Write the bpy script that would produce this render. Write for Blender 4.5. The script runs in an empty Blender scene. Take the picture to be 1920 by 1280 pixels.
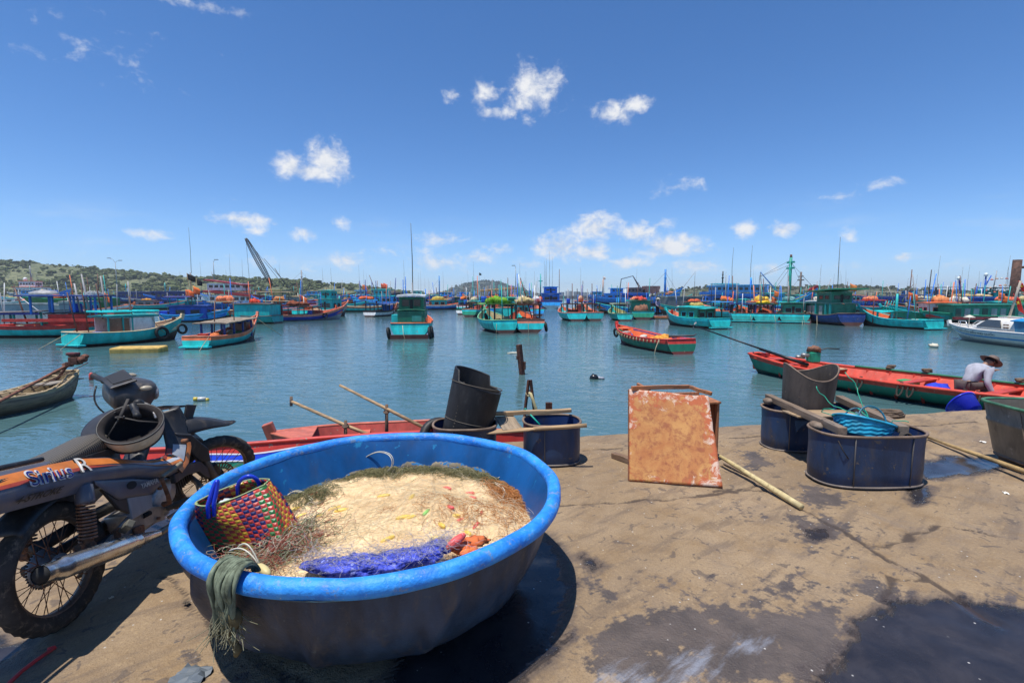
import bpy,math,random
import numpy as np
from mathutils import Vector,Matrix,Euler,noise as mnoise
random.seed(7); RNG=np.random.default_rng(7)
SC=bpy.context.scene; COL=SC.collection
PI=math.pi; rad=math.radians
# ------------------------------------------------------------------ camera model
FPX,CH=907.0,1.5
PITCH=math.atan((640-556)/FPX)
CP,SP=math.cos(PITCH),math.sin(PITCH)
ZW=-0.7
def ray(px,py):
 u=(640-py)/FPX; r=(px-960)/FPX
 return(r,CP+u*SP,-SP+u*CP)
def G(px,py,z=0.0):
 d=ray(px,py); t=(z-CH)/d[2]
 return Vector((d[0]*t,d[1]*t,z))
def AtY(px,py,Y):
 d=ray(px,py); t=Y/d[1]
 return Vector((d[0]*t,Y,CH+d[2]*t))
# ------------------------------------------------------------------ mesh builder
class MB:
 def __init__(s):s.v=[]; s.f=[]; s.m=[]; s.sm=[]; s.n=0
 def add(s,V,F,mi=0,smooth=True):
  b=s.n
  for p in V:s.v.append((p[0],p[1],p[2]))
  s.n+=len(V)
  for k,f in enumerate(F):
   s.f.append([i+b for i in f]); s.m.append(mi[k]if isinstance(mi,list)else mi); s.sm.append(smooth)
  return s
 def box(s,c,d,R=None,mi=0,taper=1.0):
  V=[]
  for z in(-.5,.5):
   k=taper if z>0 else 1
   for x,y in((-.5,-.5),(.5,-.5),(.5,.5),(-.5,.5)):
    p=Vector((x*d[0]*k,y*d[1]*k,z*d[2]))
    if R is not None:p=R@p
    V.append((p[0]+c[0],p[1]+c[1],p[2]+c[2]))
  return s.add(V,[(3,2,1,0),(4,5,6,7),(0,1,5,4),(1,2,6,5),(2,3,7,6),(3,0,4,7)],mi,False)
 def tube(s,P,r,n=8,mi=0,cap=True,closed=False,smooth=True,flat=1.0):
  P=[Vector(p)for p in P]; m=len(P)
  rs=r if isinstance(r,(list,tuple,np.ndarray))else[r]*m
  V=[]; up=None
  for i in range(m):
   if closed:t=P[(i+1)%m]-P[i-1]
   else:t=P[min(i+1,m-1)]-P[max(i-1,0)]
   if t.length<1e-9:t=Vector((0,0,1))
   t.normalize()
   if up is None:
    up=Vector((0,0,1))if abs(t.z)<.9 else Vector((1,0,0))
   a=up-t*up.dot(t)
   if a.length<1e-6:a=t.orthogonal()
   a.normalize(); up=a; b=t.cross(a)
   for k in range(n):
    w=2*PI*k/n
    V.append(P[i]+a*(rs[i]*math.cos(w)*flat)+b*(rs[i]*math.sin(w)))
  F=[]
  for i in range(m if closed else m-1):
   j=(i+1)%m
   for k in range(n):
    q=(k+1)%n
    F.append((i*n+k,i*n+q,j*n+q,j*n+k))
  if cap and not closed:
   F.append(tuple(range(n-1,-1,-1))); F.append(tuple((m-1)*n+k for k in range(n)))
  return s.add(V,F,mi,smooth)
 def cyl(s,a,b,r,n=12,mi=0,r2=None,smooth=True):
  return s.tube([a,b],[r,r if r2 is None else r2],n,mi,True,False,smooth)
 def lathe(s,prof,n=24,M=None,mi=0,closedprof=False,smooth=True,wob=None):
  V=[]; m=len(prof)
  for j in range(n):
   a=2*PI*j/n
   for i,(r,z)in enumerate(prof):
    rr,zz=(r,z)if wob is None else wob(a,i,r,z)
    p=Vector((rr*math.cos(a),rr*math.sin(a),zz))
    V.append(M@p if M is not None else p)
  F=[]
  for j in range(n):
   k=(j+1)%n
   for i in range(m if closedprof else m-1):
    q=(i+1)%m
    F.append((j*m+i,k*m+i,k*m+q,j*m+q))
  return s.add(V,F,mi,smooth)
 def loft(s,rings,mi=0,closed=True,cap=True,smooth=True):
  n=len(rings[0]); V=[p for R in rings for p in R]; F=[]
  for i in range(len(rings)-1):
   for k in range(n if closed else n-1):
    q=(k+1)%n
    F.append((i*n+k,i*n+q,(i+1)*n+q,(i+1)*n+k))
  if cap and closed:
   F.append(tuple(range(n-1,-1,-1))); F.append(tuple((len(rings)-1)*n+k for k in range(n)))
  return s.add(V,F,mi,smooth)
 def blob(s,c,r,n=10,mi=0,amp=.15,fr=3.0,seed=0,M=None):
  V=[]; m=max(4,n//2+1)
  for i in range(m):
   t=PI*i/(m-1)
   for k in range(n):
    a=2*PI*k/n
    d=Vector((math.sin(t)*math.cos(a),math.sin(t)*math.sin(a),math.cos(t)))
    e=1+amp*2*mnoise.noise(d*fr*.5+Vector((seed*7.1,seed*3.3,seed)))
    p=Vector((d.x*r[0]*e,d.y*r[1]*e,d.z*r[2]*e))
    if M is not None:p=M@p
    V.append((p[0]+c[0],p[1]+c[1],p[2]+c[2]))
  F=[]
  for i in range(m-1):
   for k in range(n):
    q=(k+1)%n
    F.append((i*n+k,(i+1)*n+k,(i+1)*n+q,i*n+q))
  return s.add(V,F,mi,True)
 def torus(s,c,R,r,M=None,n=20,k=8,mi=0,flat=1.0):
  P=[]
  for i in range(n):
   a=2*PI*i/n
   for j in range(k):
    b=2*PI*j/k
    p=Vector(((R+r*math.cos(b))*math.cos(a),(R+r*math.cos(b))*math.sin(a),r*flat*math.sin(b)))
    if M is not None:p=M@p
    P.append((p[0]+c[0],p[1]+c[1],p[2]+c[2]))
  F=[]
  for i in range(n):
   for j in range(k):
    F.append((i*k+j,((i+1)%n)*k+j,((i+1)%n)*k+(j+1)%k,i*k+(j+1)%k))
  return s.add(P,F,mi,True)
 def poly(s,pts,mi=0):return s.add(pts,[tuple(range(len(pts)))],mi,False)
 def plate(s,out,th,mi=0):
  out=[Vector(p)for p in out]; n=len(out)
  nv=Vector((0,0,0))
  for i in range(n):nv+=out[i].cross(out[(i+1)%n])
  nv.normalize(); a=[p+nv*th/2 for p in out]; b=[p-nv*th/2 for p in out]
  F=[tuple(range(n)),tuple(range(2*n-1,n-1,-1))]
  for i in range(n):
   q=(i+1)%n; F.append((q,i,n+i,n+q))
  return s.add(a+b,F,mi,False)
 def build(s,name,mats,parent=None,loc=None,rot=None,bevel=0,sub=0,solid=0,shade=None):
  me=bpy.data.meshes.new(name)
  me.from_pydata(s.v,[],s.f); me.update()
  if not isinstance(mats,(list,tuple)):mats=[mats]
  for m in mats:me.materials.append(m)
  me.polygons.foreach_set('material_index',s.m)
  me.polygons.foreach_set('use_smooth',s.sm if shade is None else[shade]*len(s.m))
  o=bpy.data.objects.new(name,me); COL.objects.link(o)
  if parent is not None:o.parent=parent
  if loc is not None:o.location=loc
  if rot is not None:o.rotation_euler=rot
  if solid:
   q=o.modifiers.new('solid','SOLIDIFY'); q.thickness=solid; q.offset=0
  if bevel:
   q=o.modifiers.new('bevel','BEVEL'); q.width=bevel; q.segments=2; q.limit_method='ANGLE'; q.angle_limit=rad(40)
  if sub:
   q=o.modifiers.new('sub','SUBSURF'); q.levels=sub; q.render_levels=sub
  return o
def np_mesh(name,V,F,mats,parent=None,smooth=True,mi=None):
 me=bpy.data.meshes.new(name); V=np.asarray(V,np.float32); F=np.asarray(F,np.int32)
 me.vertices.add(len(V)); me.vertices.foreach_set('co',V.ravel())
 k=F.shape[1]
 me.loops.add(F.size); me.loops.foreach_set('vertex_index',F.ravel())
 me.polygons.add(len(F)); me.polygons.foreach_set('loop_start',np.arange(0,F.size,k,dtype=np.int32))
 me.polygons.foreach_set('loop_total',np.full(len(F),k,np.int32))
 if not isinstance(mats,(list,tuple)):mats=[mats]
 for m in mats:me.materials.append(m)
 if mi is not None:me.polygons.foreach_set('material_index',np.asarray(mi,np.int32))
 me.polygons.foreach_set('use_smooth',np.full(len(F),smooth))
 me.update(calc_edges=True); me.validate()
 o=bpy.data.objects.new(name,me); COL.objects.link(o)
 if parent is not None:o.parent=parent
 return o
def strands(name,paths,r,mat,parent=None,n=3):
 """many thin tubes in one mesh; paths: array (S, K, 3)"""
 P=np.asarray(paths,float); S,K,_=P.shape
 T=np.gradient(P,axis=1); T/=np.linalg.norm(T,axis=2,keepdims=True)+1e-9
 up=np.broadcast_to(np.array([.13,.21,.97]),T.shape)
 A=np.cross(T,up); A/=np.linalg.norm(A,axis=2,keepdims=True)+1e-9
 B=np.cross(T,A)
 rr=np.broadcast_to(np.asarray(r,float).reshape(-1,1,1),(S,K,1))
 V=np.stack([P+rr*(A*math.cos(2*PI*k/n)+B*math.sin(2*PI*k/n))for k in range(n)],2)
 idx=np.arange(S*K*n).reshape(S,K,n)
 a=idx[:,:-1,:]; b=idx[:,1:,:]
 F=np.stack([a,np.roll(a,-1,2),np.roll(b,-1,2),b],-1).reshape(-1,4)
 return np_mesh(name,V.reshape(-1,3),F,mat,parent)
def tag(o,label=None,cat=None,group=None,kind=None):
 if label:o['label']=label
 if cat:o['category']=cat
 if group:o['group']=group
 if kind:o['kind']=kind
 return o
def thing(name,label,cat,loc=(0,0,0),rz=0.0,group=None,rot=None):
 o=bpy.data.objects.new(name,None); COL.objects.link(o)
 o.empty_display_size=.2; o.location=loc
 o.rotation_euler=rot if rot is not None else(0,0,rz)
 return tag(o,label,cat,group)
def copy_tree(o,parent=None):
 c=o.copy(); COL.objects.link(c)
 if parent is not None:c.parent=parent
 for ch in list(o.children):copy_tree(ch,c)
 return c
def text_mesh(body,size,shear=0.0,bold=0.0):
 cu=bpy.data.curves.new('lettering','FONT'); cu.body=body; cu.size=size; cu.shear=shear
 cu.offset=bold; cu.align_x='LEFT'
 o=bpy.data.objects.new('lettering',cu); COL.objects.link(o)
 dg=bpy.context.evaluated_depsgraph_get(); me=bpy.data.meshes.new_from_object(o.evaluated_get(dg))
 V=[tuple(v.co)for v in me.vertices]; F=[tuple(p.vertices)for p in me.polygons]
 bpy.data.objects.remove(o); bpy.data.meshes.remove(me)
 return V,F
def vnoise(x,y,seed=0):
 x=np.asarray(x,float); y=np.asarray(y,float)
 xi=np.floor(x).astype(np.int64); yi=np.floor(y).astype(np.int64); fx=x-xi; fy=y-yi
 fx=fx*fx*(3-2*fx); fy=fy*fy*(3-2*fy)
 def h(a,b):
  n=(a*374761393+b*668265263+seed*974634777)&0xffffffff
  n=((n^(n>>13))*1274126177)&0xffffffff
  return((n^(n>>16))&0xffff)/65535.0
 return(h(xi,yi)*(1-fx)+h(xi+1,yi)*fx)*(1-fy)+(h(xi,yi+1)*(1-fx)+h(xi+1,yi+1)*fx)*fy
def fbm(x,y,o=4,seed=0):
 s=0; a=.5
 for i in range(o):
  s=s+a*vnoise(x*2**i,y*2**i,seed+i); a*=.5
 return s
def seg_dist(x,y,pts):
 d=np.full(np.shape(x),1e9)
 for(ax,ay),(bx,by)in zip(pts[:-1],pts[1:]):
  vx,vy=bx-ax,by-ay
  t=np.clip(((x-ax)*vx+(y-ay)*vy)/(vx*vx+vy*vy+1e-12),0,1)
  d=np.minimum(d,np.hypot(x-ax-t*vx,y-ay-t*vy))
 return d
def poly_sd(x,y,pts):
 d=seg_dist(x,y,list(pts)+[pts[0]]); ins=np.zeros(np.shape(x),bool)
 n=len(pts)
 for i in range(n):
  (ax,ay),(bx,by)=pts[i],pts[(i+1)%n]
  c=((ay>y)!=(by>y))&(x<(bx-ax)*(y-ay)/((by-ay)+1e-12)+ax)
  ins^=c
 return np.where(ins,d,-d)
# ------------------------------------------------------------------ materials
def nd(nt,t,ins=None,**props):
 n=nt.nodes.new(t)
 for k,v in props.items():setattr(n,k,v)
 for k,v in(ins or{}).items():
  s=n.inputs[k]
  if isinstance(v,bpy.types.NodeSocket):nt.links.new(v,s)
  elif isinstance(v,bpy.types.Node):nt.links.new(v.outputs[0],s)
  else:s.default_value=v
 return n
def c4(c):return(c[0],c[1],c[2],1.0)
def mathn(nt,op,a,b=0.0,clamp=False):return nd(nt,'ShaderNodeMath',{0:a,1:b},operation=op,use_clamp=clamp).outputs[0]
def mixc(nt,f,a,b,mode='MIX'):
 n=nd(nt,'ShaderNodeMix',data_type='RGBA',blend_type=mode)
 for idx,v in((0,f),(6,a),(7,b)):
  if isinstance(v,bpy.types.NodeSocket):nt.links.new(v,n.inputs[idx])
  else:n.inputs[idx].default_value=v if idx==0 else c4(v)
 return n.outputs[2]
def ramp(nt,fac,a,b):
 return nd(nt,'ShaderNodeMapRange',{0:fac,1:a,2:b,3:0.0,4:1.0},clamp=True,interpolation_type='SMOOTHSTEP').outputs[0]
def noise(nt,vec,scale,detail=4,rough=.55,dist=0.0):
 return nd(nt,'ShaderNodeTexNoise',{'Vector':vec,'Scale':scale,'Detail':detail,'Roughness':rough,'Distortion':dist}).outputs[0]
def newmat(name):
 m=bpy.data.materials.new(name); m.use_nodes=True; nt=m.node_tree; nt.nodes.clear()
 out=nt.nodes.new('ShaderNodeOutputMaterial'); b=nt.nodes.new('ShaderNodeBsdfPrincipled')
 nt.links.new(b.outputs[0],out.inputs[0]); return m,nt,b
def scl(c,k):return tuple(max(0,min(1,x*k))for x in c)
_pm={}
def paint(col,rough=.5,var=.22,dirt=.3,chip=.0,metal=0.0,scale=1.0,stretch=(1,1,.35),dirtcol=(.09,.07,.05),chipcol=(.28,.22,.16),bump=.15,spec=.4):
 """worn paint / plastic / metal / cloth: mottled colour, grime in streaks, chips that show what lies below"""
 key=(tuple(round(c,3)for c in col),rough,var,dirt,chip,metal,scale,stretch,dirtcol,chipcol,bump,spec)
 if key in _pm:return _pm[key]
 m,nt,b=newmat('worn_surface'); L=nt.links
 tc=nd(nt,'ShaderNodeTexCoord'); oi=nd(nt,'ShaderNodeObjectInfo')
 off=nd(nt,'ShaderNodeVectorMath',{0:tc.outputs['Object'],1:(0,0,0)},operation='ADD')
 rv=nd(nt,'ShaderNodeVectorMath',{0:(17.3,31.7,5.1)},operation='SCALE'); L.new(oi.outputs['Random'],rv.inputs['Scale'])
 L.new(rv.outputs[0],off.inputs[1])
 st=nd(nt,'ShaderNodeVectorMath',{0:off,1:stretch},operation='MULTIPLY').outputs[0]
 n1=noise(nt,st,2.2*scale,5,.6)
 c=mixc(nt,ramp(nt,n1,.3,.7),scl(col,1-var),scl(col,1+var))
 if dirt:
  n2=noise(nt,st,5.5*scale,8,.7,.4)
  c=mixc(nt,mathn(nt,'MULTIPLY',ramp(nt,n2,.5,.72),dirt),c,dirtcol)
 if chip:
  n3=noise(nt,off.outputs[0],8*scale,6,.62,.2)
  c=mixc(nt,ramp(nt,n3,.66-chip*.25,.69-chip*.25),c,chipcol)
 L.new(c,b.inputs['Base Color'])
 rr=mathn(nt,'ADD',mathn(nt,'MULTIPLY',noise(nt,off.outputs[0],9*scale,4),.3),rough-.15,True)
 L.new(rr,b.inputs['Roughness']); b.inputs['Metallic'].default_value=metal; b.inputs['Specular IOR Level'].default_value=spec
 if bump:
  bn=nd(nt,'ShaderNodeBump',{'Height':noise(nt,off.outputs[0],30*scale,5),'Strength':bump,'Distance':.01/scale})
  L.new(bn.outputs[0],b.inputs['Normal'])
 _pm[key]=m; return m
def wood(col=(.26,.17,.1),rough=.75,scale=1.0,axis=0,grey=.4):
 key=('wood',col,rough,scale,axis,grey)
 if key in _pm:return _pm[key]
 m,nt,b=newmat('weathered_wood')
 tc=nd(nt,'ShaderNodeTexCoord').outputs['Object']
 k=[9,9,9]; k[axis]=.7
 st=nd(nt,'ShaderNodeVectorMath',{0:tc,1:tuple(k)},operation='MULTIPLY').outputs[0]
 g=noise(nt,st,3*scale,7,.65,.6); big=noise(nt,tc,3*scale,4)
 c=mixc(nt,ramp(nt,g,.32,.68),scl(col,.55),scl(col,1.35))
 c=mixc(nt,mathn(nt,'MULTIPLY',ramp(nt,big,.4,.7),grey),c,(.22,.19,.16))
 nt.links.new(c,b.inputs['Base Color']); b.inputs['Roughness'].default_value=rough
 bn=nd(nt,'ShaderNodeBump',{'Height':g,'Strength':.5,'Distance':.004}); nt.links.new(bn.outputs[0],b.inputs['Normal'])
 _pm[key]=m; return m
def rust(col=(.2,.075,.03),scale=1.0):
 key=('rust',col,scale)
 if key in _pm:return _pm[key]
 m,nt,b=newmat('rust'); tc=nd(nt,'ShaderNodeTexCoord').outputs['Object']
 a=noise(nt,tc,14*scale,8,.7); d=noise(nt,tc,50*scale,4)
 c=mixc(nt,ramp(nt,a,.35,.65),scl(col,.45),scl(col,1.5)); c=mixc(nt,ramp(nt,d,.55,.75),c,scl(col,.4))
 nt.links.new(c,b.inputs['Base Color']); b.inputs['Roughness'].default_value=.85
 bn=nd(nt,'ShaderNodeBump',{'Height':d,'Strength':.5,'Distance':.004}); nt.links.new(bn.outputs[0],b.inputs['Normal'])
 _pm[key]=m; return m
def plain(col,rough=.5,metal=0.0,trans=0.0,alpha=1.0):
 key=('plain',col,rough,metal,trans)
 if key in _pm:return _pm[key]
 m,nt,b=newmat('plain_surface'); b.inputs['Base Color'].default_value=c4(col)
 b.inputs['Roughness'].default_value=rough; b.inputs['Metallic'].default_value=metal; b.inputs['Transmission Weight'].default_value=trans
 _pm[key]=m; return m
def fibre(cols,rough=.7,scale=6.0,sss=.35):
 """net twine: colour wanders between strands, lets some light through"""
 m,nt,b=newmat('net_twine'); tc=nd(nt,'ShaderNodeTexCoord').outputs['Object']
 n=noise(nt,tc,scale,5,.65)
 c=mixc(nt,ramp(nt,n,.33,.67),cols[0],cols[1])
 n2=noise(nt,tc,scale*14,3); c=mixc(nt,ramp(nt,n2,.35,.7),c,scl(cols[0],.72))
 nt.links.new(c,b.inputs['Base Color']); b.inputs['Roughness'].default_value=rough
 tr=nd(nt,'ShaderNodeBsdfTranslucent',{'Color':c}); mx=nd(nt,'ShaderNodeMixShader',{0:sss,1:b,2:tr})
 nt.links.new(mx.outputs[0],[x for x in nt.nodes if x.type=='OUTPUT_MATERIAL'][0].inputs[0])
 return m
TEAL=(.015,.47,.44); TEALD=(.015,.33,.30); GREEN=(.02,.30,.17); BLUE=(.012,.19,.66); BLUEL=(.03,.36,.80); NAVY=(.02,.05,.22)
ORANGE=(.75,.17,.06); RED=(.62,.045,.03); SALMON=(.75,.24,.14); WHITE=(.75,.75,.72); CREAM=(.62,.5,.3); GREY=(.3,.3,.3)
DARK=(.025,.023,.022); BROWN=(.12,.05,.03); YELLOW=(.65,.4,.04); TAN=(.42,.3,.17); AQUA=(.08,.42,.5)
# ------------------------------------------------------------------ camera, light, sky
cd=bpy.data.cameras.new('camera'); cam=bpy.data.objects.new('camera',cd); COL.objects.link(cam)
cd.sensor_width=36; cd.lens=36*FPX/1920; cd.clip_start=.05; cd.clip_end=30000
cam.location=(0,0,CH); cam.rotation_euler=(PI/2-PITCH,0,0); SC.camera=cam
SUN=Vector((-.18,-.15,1)).normalized(); SUN_EL=math.asin(SUN.z)
ld=bpy.data.lights.new('sun','SUN'); ld.energy=5.0; ld.angle=rad(.5); ld.color=(1,.965,.91)
lo=bpy.data.objects.new('sun',ld); COL.objects.link(lo); lo.rotation_euler=SUN.to_track_quat('Z','Y').to_euler()
W=bpy.data.worlds.new('World'); SC.world=W; W.use_nodes=True; nt=W.node_tree; nt.nodes.clear()
sky=nd(nt,'ShaderNodeTexSky',sky_type='NISHITA',sun_disc=False,sun_elevation=SUN_EL,sun_rotation=math.atan2(SUN.x,SUN.y),altitude=0,air_density=.75,dust_density=0.0,ozone_density=3.0)
tc=nd(nt,'ShaderNodeTexCoord').outputs['Generated']
sp=nd(nt,'ShaderNodeSeparateXYZ',{0:tc}); X,Y,Z=sp.outputs
hyp=mathn(nt,'SQRT',mathn(nt,'ADD',mathn(nt,'MULTIPLY',X,X),mathn(nt,'MULTIPLY',Y,Y)))
az=mathn(nt,'ARCTAN2',X,Y); el=mathn(nt,'ARCTAN2',Z,hyp)
pos=nd(nt,'ShaderNodeCombineXYZ',{0:az,1:el,2:0.0}).outputs[0]
CLOUDS=[(546,312,30,22,1),(614,303,40,34,1.05),(585,322,62,15,1.0),(1003,165,48,34,.95),(985,190,34,26,.75),(905,175,24,20,.62),(945,211,40,13,.55),(850,183,15,11,.55),(1150,214,40,18,.85),(1185,199,34,14,.8),(1115,426,46,26,.98),(1195,437,52,20,.85),(1240,420,30,10,.6),(1050,462,52,26,.92),(1110,474,48,18,.85),(1250,462,62,23,.92),(1285,450,24,16,.8),(1175,492,46,13,.72),(1310,468,28,14,.6),(1305,497,56,13,.66),(1397,430,26,15,.85),(1468,430,34,14,.85),(455,412,60,14,.8),(482,433,30,9,.55),(572,437,32,11,.7),(640,418,22,9,.5),(280,438,52,9,.58),(648,488,46,18,.7),(825,448,52,12,.66),(820,491,66,16,.66),(893,483,42,12,.62),(938,467,26,9,.58),(345,2,90,9,.5),(1275,350,42,13,.42),(1580,367,34,15,.45),(1690,483,20,9,.7),(1595,443,18,12,.45),(185,95,60,18,.10),(120,66,14,8,.2),(540,492,70,12,.45),(410,385,22,12,.22),(1665,347,22,10,.3),(1590,498,30,10,.5),(740,470,70,10,.35),(985,495,30,10,.5),(1450,500,50,9,.35),(1780,500,60,9,.35),(90,470,50,8,.3)]
field=None
for(px,py,hw,hh,w)in CLOUDS:
 d=Vector(ray(px,py)); A=math.atan2(d.x,d.y); E_=math.atan2(d.z,math.hypot(d.x,d.y)); k=1/FPX*math.cos(A)
 ca=max(.25,math.cos(A))
 q=nd(nt,'ShaderNodeVectorMath',{0:pos,1:(A,E_,0)},operation='SUBTRACT')
 q=nd(nt,'ShaderNodeVectorMath',{0:q,1:(FPX/(hw*1.3*ca*ca),FPX/(hh*1.35*ca),0)},operation='MULTIPLY')
 q=nd(nt,'ShaderNodeVectorMath',{0:q},operation='LENGTH').outputs['Value']
 f=nd(nt,'ShaderNodeMath',{0:q,1:-w,2:w},operation='MULTIPLY_ADD').outputs[0]
 field=f if field is None else mathn(nt,'MAXIMUM',field,f)
cst=nd(nt,'ShaderNodeVectorMath',{0:pos,1:(1,1.35,1)},operation='MULTIPLY').outputs[0]
cn=noise(nt,cst,26,9,.6,.3); cn2=noise(nt,cst,95,5,.6)
dens=mathn(nt,'ADD',field,mathn(nt,'MULTIPLY',mathn(nt,'SUBTRACT',cn,.5),1.8))
dens=mathn(nt,'ADD',dens,mathn(nt,'MULTIPLY',mathn(nt,'SUBTRACT',cn2,.5),.5))
dens=ramp(nt,dens,.04,.9)
veil=ramp(nt,noise(nt,nd(nt,'ShaderNodeVectorMath',{0:pos,1:(6,26,1)},operation='MULTIPLY').outputs[0],1.0,7,.6),.5,.8)
veil=mathn(nt,'MULTIPLY',veil,mathn(nt,'MULTIPLY',mathn(nt,'SUBTRACT',1.0,ramp(nt,el,.06,.2)),.3))
dens=mathn(nt,'MAXIMUM',mathn(nt,'MULTIPLY',dens,.93),veil)
dens=mathn(nt,'MULTIPLY',dens,ramp(nt,el,-.01,.012))
ccol=mixc(nt,ramp(nt,cn,.3,.62),(.66,.71,.8),(.93,.93,.93))
SKYHS=nd(nt,'ShaderNodeHueSaturation',{'Color':mixc(nt,1.0,sky.outputs[0],mixc(nt,ramp(nt,el,-.01,.13),(.72,.80,1.0),(.97,1.02,1.12)),'MULTIPLY'),'Saturation':1.17,'Value':1.04})
b1=nd(nt,'ShaderNodeBackground',{0:SKYHS.outputs[0],1:.124}); b2=nd(nt,'ShaderNodeBackground',{0:ccol,1:.9})
mx=nd(nt,'ShaderNodeMixShader',{0:dens,1:b1,2:b2})
wo=nd(nt,'ShaderNodeOutputWorld',{0:mx})
W.cycles.sampling_method='MANUAL'; W.cycles.sample_map_resolution=512
SC.view_settings.view_transform='Standard'; SC.view_settings.look='None'; SC.view_settings.gamma=1; SC.view_settings.exposure=.18
# ------------------------------------------------------------------ water
def make_water():
 m,nt,b=newmat('sea_water'); L=nt.links
 tc=nd(nt,'ShaderNodeTexCoord').outputs['Object']
 def st(a,b_,c=1):return nd(nt,'ShaderNodeVectorMath',{0:tc,1:(a,b_,c)},operation='MULTIPLY').outputs[0]
 rot=nd(nt,'ShaderNodeVectorRotate',{'Vector':tc,'Angle':rad(14)},rotation_type='Z_AXIS').outputs[0]
 def sr(a,b_):return nd(nt,'ShaderNodeVectorMath',{0:rot,1:(a,b_,1)},operation='MULTIPLY').outputs[0]
 n1=noise(nt,st(.5,1.15),1.0,3,.5,.5); n2=noise(nt,sr(1.6,3.4),1.0,3,.55,.8); n3=noise(nt,sr(6,11),1.0,2,.5)
 gust=ramp(nt,noise(nt,st(.05,.14),1.0,4),.35,.68)
 h=mathn(nt,'ADD',mathn(nt,'MULTIPLY',n1,.070),mathn(nt,'MULTIPLY',n2,.050))
 h=mathn(nt,'ADD',h,mathn(nt,'MULTIPLY',mathn(nt,'MULTIPLY',n3,.022),mathn(nt,'ADD',mathn(nt,'MULTIPLY',gust,.8),.3)))
 bn=nd(nt,'ShaderNodeBump',{'Height':h,'Strength':1.0,'Distance':.42}); L.new(bn.outputs[0],b.inputs['Normal'])
 c=mixc(nt,ramp(nt,noise(nt,st(.08,.1),1.0,4),.35,.65),(.056,.122,.138),(.068,.136,.138))
 L.new(c,b.inputs['Base Color']); b.inputs['Roughness'].default_value=.05; b.inputs['IOR'].default_value=1.33
 b.inputs['Specular IOR Level'].default_value=.5
 me=MB(); ys=[-60,0,30,120,500,1500,2790]; xs=[-2590,-800,-100,0,100,800,2590]
 V=[(x,y,0)for y in ys for x in xs]; F=[(i*7+j,i*7+j+1,i*7+j+8,i*7+j+7)for i in range(6)for j in range(6)]
 me.add(V,F,0,True); o=me.build('water',m,loc=(0,0,ZW)); tag(o,kind='structure',label='rippled harbour water')
make_water()
# ------------------------------------------------------------------ quay
EX=[-60,-12,-3.25,.82,2.54,6.27,12,60]; EY=[-16,1.0,3.98,5.2,5.58,6.43,7.8,19]
def edge_y(x):return np.interp(x,EX,EY)
def Gp(pts):return[tuple(G(*p)[:2])for p in pts]
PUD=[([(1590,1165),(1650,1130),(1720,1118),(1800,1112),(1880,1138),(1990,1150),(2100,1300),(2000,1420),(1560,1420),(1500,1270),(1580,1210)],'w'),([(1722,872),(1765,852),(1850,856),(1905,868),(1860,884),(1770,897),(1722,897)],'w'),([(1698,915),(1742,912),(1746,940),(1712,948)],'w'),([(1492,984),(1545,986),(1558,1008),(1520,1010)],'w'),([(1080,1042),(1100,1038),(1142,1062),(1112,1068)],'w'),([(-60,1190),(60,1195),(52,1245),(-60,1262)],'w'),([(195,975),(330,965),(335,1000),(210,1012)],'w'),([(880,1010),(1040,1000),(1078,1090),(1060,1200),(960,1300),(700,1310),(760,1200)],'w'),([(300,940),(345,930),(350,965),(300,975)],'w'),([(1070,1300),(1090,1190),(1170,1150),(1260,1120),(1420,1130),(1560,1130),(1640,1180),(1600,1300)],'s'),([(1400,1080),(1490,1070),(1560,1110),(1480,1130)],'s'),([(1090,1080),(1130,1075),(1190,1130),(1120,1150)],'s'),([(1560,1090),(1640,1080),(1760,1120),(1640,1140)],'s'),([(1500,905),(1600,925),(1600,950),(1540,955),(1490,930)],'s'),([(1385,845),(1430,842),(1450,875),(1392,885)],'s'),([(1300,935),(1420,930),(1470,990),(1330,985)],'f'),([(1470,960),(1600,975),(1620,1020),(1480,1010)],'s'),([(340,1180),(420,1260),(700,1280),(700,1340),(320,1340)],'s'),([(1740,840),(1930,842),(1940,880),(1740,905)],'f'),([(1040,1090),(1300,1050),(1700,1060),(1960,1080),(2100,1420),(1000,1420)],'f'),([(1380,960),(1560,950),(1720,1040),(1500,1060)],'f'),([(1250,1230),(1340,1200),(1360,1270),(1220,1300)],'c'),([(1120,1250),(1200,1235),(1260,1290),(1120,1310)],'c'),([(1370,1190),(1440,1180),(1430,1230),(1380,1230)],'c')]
CRACK=[([(1050,948),(1180,940),(1260,932),(1330,926),(1400,918),(1450,915)],.009),([(1460,915),(1500,950),(1570,985),(1640,1030),(1720,1080),(1860,1160)],.012),([(1100,842),(1170,838)],.008),([(1366,822),(1428,817)],.007),([(1680,800),(1835,790)],.009),([(1340,920),(1395,915),(1420,905)],.006),([(1000,960),(1050,948)],.008),([(590,1290),(420,1180),(300,1080)],.004),([(1200,1010),(1230,1080),(1225,1130)],.0),([(1895,1010),(1760,985),(1640,1030)],.004),([(1660,1130),(1668,1080),(1720,1085)],.005)]
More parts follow.
